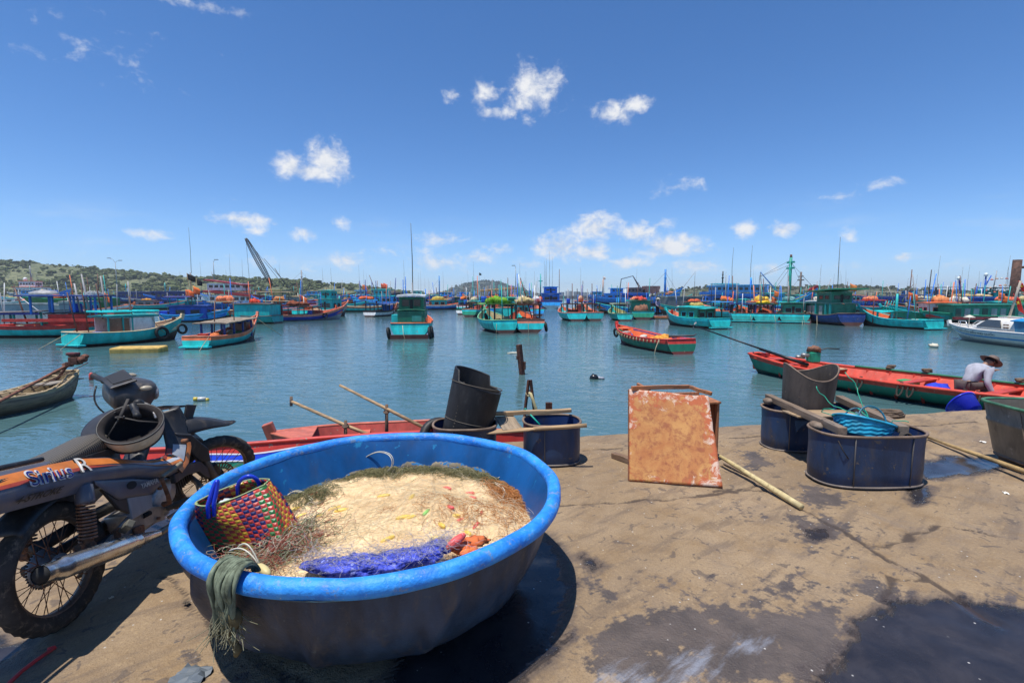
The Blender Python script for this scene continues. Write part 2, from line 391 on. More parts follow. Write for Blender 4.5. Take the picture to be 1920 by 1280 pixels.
def make_quay():
 xs=np.concatenate([np.linspace(-60,-6,28)[:-1],np.linspace(-6,-3.4,60)[:-1],np.linspace(-3.4,4.6,340)[:-1],np.linspace(4.6,8,80)[:-1],np.linspace(8,60,30)])
 bs=np.concatenate([np.linspace(0,.12,7)[:-1],np.linspace(.12,5.6,250)[:-1],np.linspace(5.6,40,12)])
 XX,BB=np.meshgrid(xs,bs,indexing='ij')
 ey=edge_y(XX)+(fbm(XX*3,XX*0+2.2,4,5)-.5)*.10
 YY=ey-BB
 near=np.exp(-((np.hypot(XX,YY-3))/9)**2)
 ZZ=(fbm(XX*1.3,YY*1.3,4,9)-.5)*.035*near+(fbm(XX*9,YY*9,3,4)-.5)*.006*near
 wet=np.full(XX.shape,-1.0); sta=np.full(XX.shape,-1.0); scum=np.full(XX.shape,-1.0)
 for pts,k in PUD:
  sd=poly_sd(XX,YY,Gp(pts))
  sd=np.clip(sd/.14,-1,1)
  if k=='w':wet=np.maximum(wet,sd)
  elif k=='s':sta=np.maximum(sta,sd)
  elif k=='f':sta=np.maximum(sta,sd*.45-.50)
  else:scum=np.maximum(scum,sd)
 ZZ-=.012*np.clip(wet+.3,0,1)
 cr=np.full(XX.shape,1.0)
 wx=XX+(fbm(XX*6,YY*6,4,31)-.5)*.12; wy=YY+(fbm(XX*6,YY*6,4,77)-.5)*.12
 for pts,w in CRACK:
  if w:cr=np.minimum(cr,np.maximum(0,seg_dist(wx,wy,Gp(pts))-w)*1.0)
 ZZ-=.010*np.exp(-(cr/.015)**2)
 ed=np.clip(1-BB/.10,0,1); ZZ-=.045*ed**2
 V=np.stack([XX,YY,ZZ],-1); A,B=XX.shape
 w1=np.stack([XX[:,0],YY[:,0]+.012,ZZ[:,0]-.14+0*XX[:,0]],-1); w2=np.stack([XX[:,0],YY[:,0]+.02,ZZ[:,0]-2.5],-1)
 V=np.concatenate([w2[:,None],w1[:,None],V],1); B+=2
 idx=np.arange(A*B).reshape(A,B)
 F=np.stack([idx[:-1,:-1],idx[:-1,1:],idx[1:,1:],idx[1:,:-1]],-1).reshape(-1,4)[:,::-1]
 m,nt,b=newmat('worn_concrete'); L=nt.links
 o=np_mesh('quay',V.reshape(-1,3),F,m); tag(o,kind='structure',label='worn tan concrete quay with puddles and oil stains')
 for nm,arr in(('wet',wet),('stain',sta),('scum',scum),('crack',cr)):
  at=o.data.attributes.new(nm,'FLOAT','POINT')
  full=np.concatenate([np.full((A,2),1.0 if nm=='crack' else-1.0),arr],1)
  at.data.foreach_set('value',full.ravel().astype(np.float32))
 tc=nd(nt,'ShaderNodeTexCoord').outputs['Object']
 def attr(n):return nd(nt,'ShaderNodeAttribute',attribute_name=n).outputs['Fac']
 rot=nd(nt,'ShaderNodeVectorRotate',{'Vector':tc,'Angle':rad(-38)},rotation_type='Z_AXIS').outputs[0]
 drag=nd(nt,'ShaderNodeVectorMath',{0:rot,1:(1.2,5.5,1)},operation='MULTIPLY').outputs[0]
 a=noise(nt,tc,.9,6,.62); a2=noise(nt,tc,4.5,8,.65,.3); a3=noise(nt,tc,38,5,.6); dr=noise(nt,drag,1.6,7,.66)
 c=mixc(nt,ramp(nt,a,.3,.7),(.262,.178,.096),(.328,.232,.136))
 c=mixc(nt,mathn(nt,'MULTIPLY',ramp(nt,a2,.42,.7),.55),c,(.20,.12,.05))
 c=mixc(nt,mathn(nt,'MULTIPLY',ramp(nt,dr,.48,.66),.62),c,(.12,.085,.06))
 c=mixc(nt,mathn(nt,'MULTIPLY',ramp(nt,noise(nt,tc,.55,5,.6,.8),.42,.66),.42),c,(.135,.10,.075))
 c=mixc(nt,mathn(nt,'MULTIPLY',ramp(nt,noise(nt,tc,90,4,.7),.45,.7),.5),c,(.16,.105,.06))
 c=mixc(nt,mathn(nt,'MULTIPLY',ramp(nt,noise(nt,tc,2.2,6,.7,1.0),.5,.7),.45),c,(.17,.13,.10))
 c=mixc(nt,mathn(nt,'MULTIPLY',ramp(nt,a3,.55,.75),.5),c,(.42,.30,.165))
 sp1=noise(nt,tc,11,4,.5,1.0); c=mixc(nt,mathn(nt,'MULTIPLY',ramp(nt,sp1,.615,.67),.7),c,(.09,.068,.055))
 vo=nd(nt,'ShaderNodeTexVoronoi',{'Vector':tc,'Scale':70.0}).outputs['Distance']
 c=mixc(nt,mathn(nt,'MULTIPLY',mathn(nt,'SUBTRACT',1.0,ramp(nt,vo,.08,.2)),.5),c,(.2,.16,.13))
 e1=noise(nt,tc,6,9,.62,.6); e2=noise(nt,drag,2.2,9,.68,.5)
 jit=mathn(nt,'MULTIPLY',mathn(nt,'SUBTRACT',mathn(nt,'ADD',e1,e2),1.0),1.7)
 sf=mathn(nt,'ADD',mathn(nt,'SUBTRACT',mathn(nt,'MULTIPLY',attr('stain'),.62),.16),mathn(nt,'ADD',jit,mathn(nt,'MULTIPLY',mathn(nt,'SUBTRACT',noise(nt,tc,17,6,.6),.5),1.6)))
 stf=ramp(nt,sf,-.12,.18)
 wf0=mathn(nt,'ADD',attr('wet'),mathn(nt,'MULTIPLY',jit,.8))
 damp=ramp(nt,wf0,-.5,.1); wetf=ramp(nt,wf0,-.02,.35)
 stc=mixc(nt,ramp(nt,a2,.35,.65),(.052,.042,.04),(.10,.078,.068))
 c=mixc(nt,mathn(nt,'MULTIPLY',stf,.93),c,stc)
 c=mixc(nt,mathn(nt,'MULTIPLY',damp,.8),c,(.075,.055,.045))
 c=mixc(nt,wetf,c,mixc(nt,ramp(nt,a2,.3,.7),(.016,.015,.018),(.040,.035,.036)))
 scf=mathn(nt,'ADD',attr('scum'),mathn(nt,'MULTIPLY',mathn(nt,'SUBTRACT',noise(nt,drag,4,8,.7),.5),3.2))
 c=mixc(nt,mathn(nt,'MULTIPLY',ramp(nt,scf,-.1,.9),.55),c,(.3,.33,.4))
 v2=nd(nt,'ShaderNodeTexVoronoi',{'Vector':tc,'Scale':16.0,'Randomness':1.0}); spk=mathn(nt,'MULTIPLY',mathn(nt,'SUBTRACT',1.0,ramp(nt,v2.outputs['Distance'],.05,.09)),ramp(nt,noise(nt,tc,3.1,2),.45,.55))
 c=mixc(nt,mathn(nt,'MULTIPLY',spk,.8),c,(.55,.52,.48))
 ck=mathn(nt,'SUBTRACT',1.0,ramp(nt,mathn(nt,'ADD',attr('crack'),mathn(nt,'MULTIPLY',mathn(nt,'SUBTRACT',e1,.5),.05)),.0,.016))
 c=mixc(nt,mathn(nt,'MULTIPLY',ck,.85),c,(.045,.03,.022))
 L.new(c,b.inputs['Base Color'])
 r=mathn(nt,'SUBTRACT',.85,mathn(nt,'MULTIPLY',damp,.25)); r=mathn(nt,'SUBTRACT',r,mathn(nt,'MULTIPLY',stf,.22)); r=mathn(nt,'SUBTRACT',r,mathn(nt,'MULTIPLY',mathn(nt,'MULTIPLY',wetf,ramp(nt,a2,.1,.6)),.52),True)
 L.new(r,b.inputs['Roughness'])
 hh=mathn(nt,'ADD',mathn(nt,'MULTIPLY',a3,.4),mathn(nt,'ADD',mathn(nt,'MULTIPLY',a2,.8),mathn(nt,'MULTIPLY',noise(nt,tc,120,3),.25)))
 hh=mathn(nt,'MULTIPLY',hh,mathn(nt,'SUBTRACT',1.0,mathn(nt,'MULTIPLY',wetf,.93)))
 bn=nd(nt,'ShaderNodeBump',{'Height':hh,'Strength':.9,'Distance':.025}); L.new(bn.outputs[0],b.inputs['Normal'])
make_quay()
# ------------------------------------------------------------------ hills with scrub
def hill(name,pts,Y,depth,colA,colB,seed,ntree,th,label):
 """pts: skyline as (px, py); the ridge stands at depth Y, slopes down towards the water"""
 pr=[AtY(px,py,Y)for px,py in pts]; xs=np.array([p.x for p in pr]); zs=np.array([p.z for p in pr])
 n,k=160,26
 U=np.linspace(xs[0],xs[-1],n); T=np.linspace(0,1,k)
 R=np.interp(U,xs,zs)-ZW
 UU,TT=np.meshgrid(U,T,indexing='ij')
 def zf(u,t):
  return np.maximum(0,np.interp(u,xs,zs)-ZW)*np.sin(np.clip(t/.72,0,1)*PI/2)*np.where(t>.72,np.cos((t-.72)/.28*PI/2*.8),1)
 sc=depth
 ZZ=zf(UU,TT)*(1+.16*(fbm(UU/sc*9,TT*6,4,seed)-.5)*(TT<.7))+ZW-.4
 YY=Y-depth*.72+depth*TT
 V=np.stack([UU,YY,ZZ],-1).reshape(-1,3); idx=np.arange(n*k).reshape(n,k)
 F=np.stack([idx[:-1,:-1],idx[1:,:-1],idx[1:,1:],idx[:-1,1:]],-1).reshape(-1,4)
 m,nt,b=newmat('scrub_ground'); tc=nd(nt,'ShaderNodeTexCoord').outputs['Object']
 c=mixc(nt,ramp(nt,noise(nt,tc,9/depth,8,.65),.35,.65),colA,colB)
 c=mixc(nt,ramp(nt,noise(nt,tc,60/depth,5,.6),.45,.62),c,scl(colA,.5)); nt.links.new(c,b.inputs['Base Color']); b.inputs['Roughness'].default_value=.9
 o=np_mesh(name,V,F,m); tag(o,kind='structure',label=label)
 rng=np.random.default_rng(seed); mb=MB()
 VV=[]; FF=[]; MI=[]; base=0
 ico=[(0,0,1),(.894,0,.447),(.276,.851,.447),(-.724,.526,.447),(-.724,-.526,.447),(.276,-.851,.447),(.724,.526,-.447),(-.276,.851,-.447),(-.894,0,-.447),(-.276,-.851,-.447),(.724,-.526,-.447),(0,0,-1)]
 fc=[(0,1,2),(0,2,3),(0,3,4),(0,4,5),(0,5,1),(1,6,2),(2,7,3),(3,8,4),(4,9,5),(5,10,1),(2,6,7),(3,7,8),(4,8,9),(5,9,10),(1,10,6),(6,11,7),(7,11,8),(8,11,9),(9,11,10),(10,11,6)]
 ico=np.array(ico); fc=np.array(fc)
 u=rng.uniform(xs[0],xs[-1],ntree); t=np.where(rng.random(ntree)<.35,rng.uniform(.62,.78,ntree),rng.uniform(.05,.75,ntree));
 keep=fbm(u/sc*10,t*6,4,seed+3)>rng.uniform(.34,.56,ntree); u,t=u[keep],t[keep]
 s=th*rng.uniform(.35,1.25,len(u))*np.where(rng.random(len(u))<.1,1.5,1); z=zf(u,t)+ZW
 ok=z>ZW+.5; u,t,s,z=u[ok],t[ok],s[ok],z[ok]; N=len(u)
 lum=3
 P=np.stack([u,Y-depth*.72+depth*t,z+s*.18],-1)
 P=np.repeat(P,lum,0)+rng.normal(0,1,(N*lum,3))*np.repeat(s,lum)[:,None]*np.array([.45,.45,.28])
 ss=np.repeat(s,lum)*rng.uniform(.35,.65,N*lum)
 V=P[:,None,:]+(ico*np.array([1.15,1.15,.8]))[None]*ss[:,None,None]*rng.uniform(.65,1.35,(N*lum,12,1))
 F=(fc[None]+(np.arange(N*lum)*12)[:,None,None]).reshape(-1,3)
 mi=np.repeat(np.repeat(rng.integers(0,3,N),lum),20)
 ms=[paint(scl(colA,k_),.9,.3,0,bump=0,scale=.2,spec=.1)for k_ in(.62,.85,1.15)]
 o2=np_mesh(name.replace('hill','hillside')+'_scrub',V.reshape(-1,3),F,ms,smooth=False,mi=mi); tag(o2,'low green trees and scrub covering the '+label,'woodland',kind='stuff')
hill('hill',[(-260,506),(-120,499),(0,496),(60,494),(130,498),(200,507),(300,518),(400,520),(480,525),(560,529),(640,533),(690,540),(750,548),(800,556),(850,559)],420,150,(.10,.12,.045),(.175,.18,.08),3,9000,2.1,'long scrubby hill behind the boats on the left')
hill('hill',[(815,557),(845,545),(870,533),(905,528),(935,531),(965,540),(1000,552),(1020,558)],1300,320,(.05,.075,.045),(.09,.10,.06),11,2600,4.5,'small rounded hill behind the middle of the harbour')
hill('hill',[(1220,557),(1262,545),(1290,540),(1340,540),(1400,538),(1470,541),(1560,537),(1640,540),(1720,545),(1800,548),(1900,546),(2050,548),(2200,556)],520,140,(.075,.085,.03),(.15,.13,.06),17,3200,2.2,'low scrubby hill behind the boats on the right')
def make_haze():
 m=bpy.data.materials.new('sea_air'); m.use_nodes=True; nt=m.node_tree; nt.nodes.clear(); out=nt.nodes.new('ShaderNodeOutputMaterial')
 v=nd(nt,'ShaderNodeVolumePrincipled',{'Color':(.82,.90,1.0,1),'Density':HAZE,'Anisotropy':.2}); nt.links.new(v.outputs[0],out.inputs['Volume'])
 mb=MB(); mb.box((0,1250,36),(5200,3100,80)); o=mb.build('haze',m); tag(o,kind='stuff',label='thin pale sea air over the harbour')
HAZE=.0003
make_haze()
# ------------------------------------------------------------------ the blue basket boat
CX,CY,CZ,CR=-.66,2.42,.522,.877
def rot_to(d):
 return Vector(d).normalized().to_track_quat('Z','Y').to_matrix()
def make_coracle():
 t=thing('basket_boat','big round blue basket boat with thick rim, full of pale nets, on the quay','boat',(CX,CY,0))
 outer=[(0,.006),(.35,.004),(.52,.010),(.62,.045),(.70,.105),(.762,.185),(.805,.275),(.835,.36),(.855,.44),(.866,.515)]
 def wob(a,i,r,z):
  k=min(1,max(0,(z-.03)/.1))*min(1,max(0,(.56-z)/.2))
  rib=0
  for c,w_,am in((3.45,.05,.020),(3.75,.06,.022),(4.05,.05,.022),(4.35,.06,.014),(4.75,.05,.016),(5.3,.05,.012),(2.9,.06,.02),(5.8,.06,.01),(1.0,.05,.015),(2.0,.05,.015)):
   rib+=1.9*am*math.exp(-((a+.35*(.5-z)-c)/w_)**2)
  n_=mnoise.noise(Vector((math.cos(a)*2.2,math.sin(a)*2.2,z*3)))*.010
  return r+(rib+n_)*k,z
 tar=paint((.022,.045,.085),.42,.5,.5,chip=.12,scale=2.6,dirtcol=(.11,.09,.07),chipcol=(.05,.075,.10),bump=.4,stretch=(1,1,.22))
 zz_=np.linspace(0,1,46); ii=np.arange(len(outer))/(len(outer)-1); outer=[(float(np.interp(u,ii,[q[0]for q in outer])),float(np.interp(u,ii,[q[1]for q in outer])))for u in zz_]
 for _ in range(5):outer=[outer[0]]+[((outer[i-1][0]+outer[i][0]*2+outer[i+1][0])/4,(outer[i-1][1]+outer[i][1]*2+outer[i+1][1])/4)for i in range(1,45)]+[outer[-1]]
 mb=MB(); mb.lathe(outer,260,wob=wob); mb.build('outer_shell',tar,t)
 inb=paint((.005,.072,.23),.4,.3,.35,chip=.05,scale=1.7,chipcol=(.015,.17,.36),dirtcol=(.05,.07,.12),stretch=(1,1,.3))  # lining blue darkened, so the shade inside the bowl is in the colour
 inner=[(0,.05),(.45,.055),(.6,.125),(.69,.21),(.745,.30),(.785,.39),(.82,.47),(.85,.525)]
 mb=MB(); mb.lathe(inner[::-1],128,wob=lambda a,i,r,z:(r+.008*mnoise.noise(Vector((math.cos(a)*3,math.sin(a)*3,z*4))),z)); mb.build('inner_lining',inb,t)
 cem=paint((.20,.17,.12),.9,.4,.5,chip=.45,scale=4,chipcol=(.015,.14,.34),dirtcol=(.06,.06,.04),bump=.5)
 for a0,a1,z0,z1,sd in((46,82,.355,.405,1),(84,97,.35,.39,2),(103,124,.335,.365,3)):
  mb=MB(); n=40; V=[]; F=[]
  for i in range(n):
   u=i/(n-1); a=rad(a0+(a1-a0)*u); e=max(0,min(1,min(u,1-u)*5)); lo_=z0; hi=z0+(z1-z0)*e**.35*(.75+.5*mnoise.noise(Vector((a*9,sd,0)))+.25*mnoise.noise(Vector((a*40,sd,0))))
   for j in range(5):
    z=lo_+(hi-lo_)*j/4; r=np.interp(z,[q[1]for q in inner],[q[0]for q in inner])-.004-.005*math.sin(PI*j/4)
    V.append((r*math.cos(a),r*math.sin(a),z))
  for i in range(n-1):
   for j in range(4):F.append((i*5+j,i*5+j+1,(i+1)*5+j+1,(i+1)*5+j))
  mb.add(V,F); mb.build('cement_patch',cem,t)
 m,nt,b=newmat('blue_rim_paint'); tcn=nd(nt,'ShaderNodeTexCoord').outputs['Object']
 a=noise(nt,tcn,7,7,.65); a2=noise(nt,tcn,38,5,.6); a3=noise(nt,tcn,18,8,.72,.3)
 c=mixc(nt,ramp(nt,a,.32,.68),(.006,.16,.60),(.03,.30,.80)); c=mixc(nt,mathn(nt,'MULTIPLY',ramp(nt,a2,.56,.72),.5),c,(.12,.42,.80))
 c=mixc(nt,mathn(nt,'MULTIPLY',ramp(nt,a3,.54,.64),.65),c,(.22,.26,.28)); c=mixc(nt,mathn(nt,'MULTIPLY',ramp(nt,noise(nt,tcn,60,4),.68,.74),.8),c,(.42,.47,.5))
 nt.links.new(c,b.inputs['Base Color']); b.inputs['Roughness'].default_value=.55
 bn=nd(nt,'ShaderNodeBump',{'Height':mathn(nt,'ADD',a2,a),'Strength':.6,'Distance':.010}); nt.links.new(bn.outputs[0],b.inputs['Normal'])
 mb=MB(); n,k=200,18; V=[]; F=[]
 for i in range(n):
  w_=2*PI*i/n; e=Vector((math.cos(w_),math.sin(w_),0)); wr=mnoise.noise(Vector((e.x*3,e.y*3,1)))*.010; wz=mnoise.noise(Vector((e.x*2,e.y*2,5)))*.010
  for j in range(k):
   q=2*PI*j/k; rr=.034+.003*mnoise.noise(Vector((e.x*6,e.y*6,q)))
   V.append(e*(CR+wr+rr*math.cos(q))+Vector((0,0,CZ+wz+rr*1.05*math.sin(q))))
  for j in range(k):F.append((i*k+j,((i+1)%n)*k+j,((i+1)%n)*k+(j+1)%k,i*k+(j+1)%k))
 mb.add(V,F); mb.build('rim',m,t)
 mb=MB(); Vv=[]; n=26
 for i in range(n):
  u=i/(n-1); w_=rad(-98+27*u); e=Vector((math.cos(w_),math.sin(w_),0)); h=(math.sin(PI*u)**.4)*(.5+.5*abs(mnoise.noise(Vector((u*9,2,0)))))
  for j in range(4):
   q=rad(-62+48*h*j/3); rr=.0365
   Vv.append(e*(CR+rr*math.cos(q)-.002)+Vector((0,0,CZ-.003+rr*1.05*math.sin(q))))
 mb.add(Vv,[(i*4+j,(i+1)*4+j,(i+1)*4+j+1,i*4+j+1)for i in range(n-1)for j in range(3)])
 mb.build('worn_patch',paint((.11,.30,.46),.7,.5,.9,chip=.3,scale=7,dirtcol=(.09,.085,.07),chipcol=(.2,.19,.17),bump=.8,stretch=(1,1,1)),t)
make_coracle()
# ------------------------------------------------------------------ net heap
def mound(x,y):
 r=np.hypot(x,y)
 z=.355+.085*np.exp(-((x-.18)**2+(y-.02)**2)/.13)+.045*np.exp(-((x-.14)**2+(y-.50)**2)/.03)-.05*np.clip((r-.62)/.2,0,1)
 z=z-.10*np.clip((-.30-x)/.3,0,1)*np.clip((.25-y)/.3,0,1)
 return z+(fbm(x*5+9,y*5+4,4,21)-.5)*.085+(fbm(x*18,y*18,3,8)-.5)*.022
def curls(n,k,cen,sx,sy,step,turn,lift,rng,rmax=.79,inside=None):
 c=np.empty((n,2)); got=0
 while got<n:
  p=rng.normal(0,1,(n*3,2))*np.array([sx,sy])*.5+np.array(cen)
  ok=np.hypot(p[:,0],p[:,1])<rmax-.03
  if inside is not None:ok&=inside(p[:,0],p[:,1])
  p=p[ok][:n-got]; c[got:got+len(p)]=p; got+=len(p)
 th=rng.uniform(0,2*PI,n); w_=rng.normal(0,turn,n); out=np.empty((n,k,3)); z0=rng.uniform(0,1,n)**2*lift
 ph=rng.uniform(0,6.28,n)
 for i in range(k):
  r=np.hypot(c[:,0],c[:,1]); sc_=np.minimum(1,(rmax)/(r+1e-9)); c=c*sc_[:,None]
  out[:,i,0]=c[:,0]; out[:,i,1]=c[:,1]
  out[:,i,2]=mound(c[:,0],c[:,1])+.002+z0*(.3+.7*np.abs(np.sin(ph+i*.45)))
  w_=w_*.86+rng.normal(0,turn*.55,n); th=th+w_
  c=c+np.stack([np.cos(th),np.sin(th)],1)*step
 return out
def float_mesh(mb,c,d,L,r,mi=0):
 M=rot_to(d); mb.lathe([(0,-L/2),(r*.45,-L*.47),(r*.85,-L*.3),(r,0),(r*.85,L*.3),(r*.45,L*.47),(0,L/2)],12,Matrix.Translation(c)@M.to_4x4(),mi)
def netfill():
 m,nt,b=newmat('packed_net'); tc=nd(nt,'ShaderNodeTexCoord').outputs['Object']
 w1=noise(nt,tc,26,6,.65,4.0); w2=noise(nt,tc,70,4,.6,5.0); big=noise(nt,tc,3.2,5,.6,.5)
 c=mixc(nt,ramp(nt,big,.36,.66),(.90,.72,.44),(.84,.55,.27)); c=mixc(nt,ramp(nt,w1,.42,.62),scl((.80,.58,.32),.9),c); c=mixc(nt,mathn(nt,'MULTIPLY',ramp(nt,w2,.5,.7),.6),c,(.96,.86,.64))
 nt.links.new(c,b.inputs['Base Color']); b.inputs['Roughness'].default_value=.8; b.inputs['Specular IOR Level'].default_value=.2
 bn=nd(nt,'ShaderNodeBump',{'Height':mathn(nt,'ADD',w1,mathn(nt,'MULTIPLY',w2,.5)),'Strength':.45,'Distance':.008}); nt.links.new(bn.outputs[0],b.inputs['Normal']); return m
def make_net():
 rng=np.random.default_rng(5)
 cream=fibre([(.92,.76,.50),(.96,.86,.64)],sss=.5); creamfill=netfill()
 t=thing('fishing_net','heap of pale cream fishing net filling the basket boat','fishing net',(CX,CY,0))
 n=90; g=np.linspace(-.82,.82,n); XX,YY=np.meshgrid(g,g,indexing='ij'); R=np.hypot(XX,YY); s=np.minimum(1,.80/np.maximum(R,1e-6)); XX,YY=XX*s,YY*s
 ZZ=mound(XX,YY); idx=np.arange(n*n).reshape(n,n); F=np.stack([idx[:-1,:-1],idx[1:,:-1],idx[1:,1:],idx[:-1,1:]],-1).reshape(-1,4)
 keep=(R[:-1,:-1].ravel()<.83); np_mesh('net_body',np.stack([XX,YY,ZZ],-1).reshape(-1,3),F[keep],creamfill,t)
 left=lambda x,y:(x>-.52)|(y>.1)
 P=curls(1700,22,(.12,-.02),.85,.85,.016,.22,.020,rng,inside=left)
 strands('twine',P,rng.uniform(.00018,.0004,len(P)),cream,t)
 P=curls(260,26,(.35,-.1),.75,.7,.022,.07,.05,rng,inside=left)
 strands('float_line',P,rng.uniform(.0003,.0007,len(P)),fibre([(.9,.82,.6),(.8,.62,.38)],sss=.2),t)
 cordm=paint((.56,.52,.40),.6,.2,.2,bump=0)
 def at(px,py,h=0.0):
  p=G(px,py,.40); q=p
  for _ in range(12):
   z=float(mound(np.array(q.x-CX),np.array(q.y-CY)))+h; q=G(px,py,z)
  return Vector((q.x-CX,q.y-CY,q.z))
 for pts in([(664,893,.0),(680,862,.10),(705,848,.14),(728,852,.13),(735,870,.07),(722,889,.0)],[(925,900,.01),(945,892,.06),(962,896,.06),(976,915,.03),(978,932,.0)],[(905,902,0),(930,907,.02),(944,922,.02),(938,938,0)],[(530,935,.0),(548,922,.03),(566,924,.02),(584,938,.0)],[(945,945,0),(985,938,.02),(1012,934,.05),(1008,945,.02)]):
  P=[at(*p)for p in pts]; Q=[]
  for i in range(len(P)-1):
   p0,p1,p2,p3=P[max(i-1,0)],P[i],P[i+1],P[min(i+2,len(P)-1)]
   for k in range(6):
    u=k/6; Q.append(.5*((2*p1)+(p2-p0)*u+(2*p0-5*p1+4*p2-p3)*u*u+(3*p1-p0-3*p2+p3)*u**3))
  Q.append(P[-1]); mb=MB(); mb.tube(Q,.0028,6); mb.tube([q+Vector((.008,.004,.004))for q in Q],.0022,6); mb.build('cord_loop',cordm,t)
 ym=paint((.72,.50,.09),.45,.15,.15,bump=.05); rm=paint((.68,.10,.09),.5,.2,.2,bump=.05); gm=paint((.30,.62,.16),.5,bump=0)
 for px,py,ang,m in((553,955,20,ym),(567,967,28,ym),(600,968,-10,ym),(720,930,5,ym),(772,933,80,ym),(756,970,12,ym),(768,971,20,ym),(818,1009,4,ym),(727,1011,35,ym),(826,984,-40,ym),(875,998,-45,ym),(640,957,10,ym),(628,953,30,ym),(850,968,0,ym),(880,925,-5,rm),(885,933,-20,rm),(838,915,-25,rm),(822,953,8,rm),(842,951,-20,rm),(862,976,30,rm),(903,961,80,rm),(893,985,60,rm),(905,900,0,rm),(588,925,15,rm),(800,960,60,gm)):
  p=at(px,py,-.003); mb=MB(); a=rad(ang); d=Vector((math.cos(a),math.sin(a)*1.3,.1)); float_mesh(mb,Vector((0,0,0)),d,.075 if m is ym else .062,.0135 if m is ym else .0115)
  o=mb.build('net_float',m,t); o.location=p
 t2=thing('green_net','old olive green net lying behind the cream net against the boat wall','fishing net',(CX,CY,0))
 ol=fibre([(.15,.15,.06),(.32,.27,.12)],sss=.1,scale=14); rng=np.random.default_rng(9); paths=[]
 for n_,(px,py),sx,sy in((900,(650,900),.36,.07),(250,(570,930),.18,.1),(900,(880,889),.34,.06),(260,(940,908),.14,.1),(150,(735,888),.3,.04)):
  p=at(px,py); P=curls(n_,14,(p.x,p.y),sx,sy,.012,.5,.03,rng,rmax=.805); P[:,:,2]+=.006; paths.append(P)
 strands('twine',np.concatenate(paths),.0013,ol,t2)
 t3=thing('orange_net','bundle of orange net at the right edge inside the basket boat','fishing net',(CX,CY,0))
 om=fibre([(.62,.24,.06),(.70,.36,.14)],sss=.2,scale=10); paths=[]
 for n_,(px,py),sx,sy in((500,(985,925),.16,.18),(250,(1000,925),.1,.15),(120,(930,970),.4,.12)):
  p=at(px,py); P=curls(n_,14,(p.x,p.y),sx,sy,.012,.45,.03,rng,rmax=.805); P[:,:,2]+=.004; paths.append(P)
 strands('twine',np.concatenate(paths),.0011,om,t3)
 t4=thing('tangled_line','tangle of red, green and white line in front of the checked bag','fishing line',(CX,CY,0)); paths=[]
 for n_,(px,py),sx,sy,h in((200,(545,1030),.12,.14,.09),(90,(455,1045),.22,.08,.09),(70,(530,1005),.08,.12,.10)):
  p=G(px,py,.36)-Vector((CX,CY,0)); P=curls(n_,26,(p.x,p.y),sx,sy,.012,.42,.05,rng,rmax=.80); P[:,:,2]=np.maximum(P[:,:,2],.30)+rng.uniform(0,h,(n_,1)); paths.append(P)
 paths=np.concatenate(paths); q=rng.random(len(paths))
 for nm,lo_,hi,col in(('red_line',0,.42,[(.35,.07,.05),(.5,.2,.12)]),('green_line',.42,.7,[(.10,.16,.07),(.3,.32,.16)]),('white_line',.7,1,[(.6,.55,.42),(.5,.36,.25)])):
  k_=(q>=lo_)&(q<hi); strands(nm,paths[k_],.0011,fibre(col,sss=.1),t4)
 mb=MB(); rings=[]
 path=[G(px,py,z)-Vector((CX,CY,0))for px,py,z in((566,1058,.40),(600,1060,.405),(650,1062,.41),(700,1058,.41),(750,1050,.415),(800,1038,.43),(830,1026,.45),(846,1030,.44))]
 fine=[]
 for i in range(len(path)-1):
  for k in range(14):fine.append(path[i].lerp(path[i+1],k/14))
 fine.append(path[-1]); nn=len(fine)
 for i,p in enumerate(fine):
  t_=(fine[min(i+1,nn-1)]-fine[max(i-1,0)]).normalized(); a_=Vector((0,0,1))-t_*t_.z; a_.normalize(); b_=t_.cross(a_); R_=[]
  w_=min(1,.25+3*min(i,nn-1-i)/nn)
  for k in range(44):
   q=2*PI*k/44; e=1+.40*mnoise.noise(Vector((i*.08,math.cos(q)*1.6,math.sin(q)*1.6)))+.34*abs(mnoise.noise(Vector((i*.22,math.cos(q)*3.2,math.sin(q)*3.2))))+.14*mnoise.noise(Vector((i*.7,math.cos(q)*9,math.sin(q)*9)))
   R_.append(p+(a_*math.sin(q)*.030+b_*math.cos(q)*.058)*e*w_)
  rings.append(R_)
 mb.loft(rings); o=mb.build('blue_cloth',paint((.075,.10,.50),.85,.4,.75,chip=.25,scale=5,dirtcol=(.012,.012,.06),chipcol=(.26,.30,.66),stretch=(1,1,1),bump=.7,spec=.1),None,(CX,CY,0)); tag(o,'crumpled violet blue cloth along the near inside edge of the basket boat','cloth')
 rng=np.random.default_rng(31); TP=[]
 for k in range(420):
  i=rng.integers(2,nn-3); q=fine[i]; a=rng.uniform(.2,2.6); p=np.array([q.x,q.y+.055*math.cos(a),q.z+.036*math.sin(a)+.006]); v=rng.normal(0,.007,3); cc=[]
  for j in range(14):cc.append(p.copy()); p=p+v; v=v*.8+rng.normal(0,.004,3); v[2]*=.6
  TP.append(cc)
 strands('loose_thread',np.array(TP),.0006,fibre([(.5,.48,.62),(.62,.56,.50)],sss=.2),o)
 mb=MB()
 for k,(px,py,z,r)in enumerate(((868,1024,.43,.05),(890,1014,.44,.045),(880,1034,.42,.05),(905,1012,.43,.03))):
  p=G(px,py,z)-Vector((CX,CY,0)); mb.blob(p,(r,r*.8,r*.45),14,0,.35,4,k)
 o=mb.build('orange_cloth',paint((.66,.17,.06),.85,.25,.2,scale=5,bump=.5,spec=.1),None,(CX,CY,0)); tag(o,'folded orange cloth beside the blue cloth in the basket boat','cloth')
 mb=MB(); p=G(855,1014,.475); float_mesh(mb,Vector((0,0,0)),Vector((.7,.7,.25)),.105,.019); o=mb.build('red_float',rm,None,p); tag(o,'large red net float lying on the orange cloth','float')
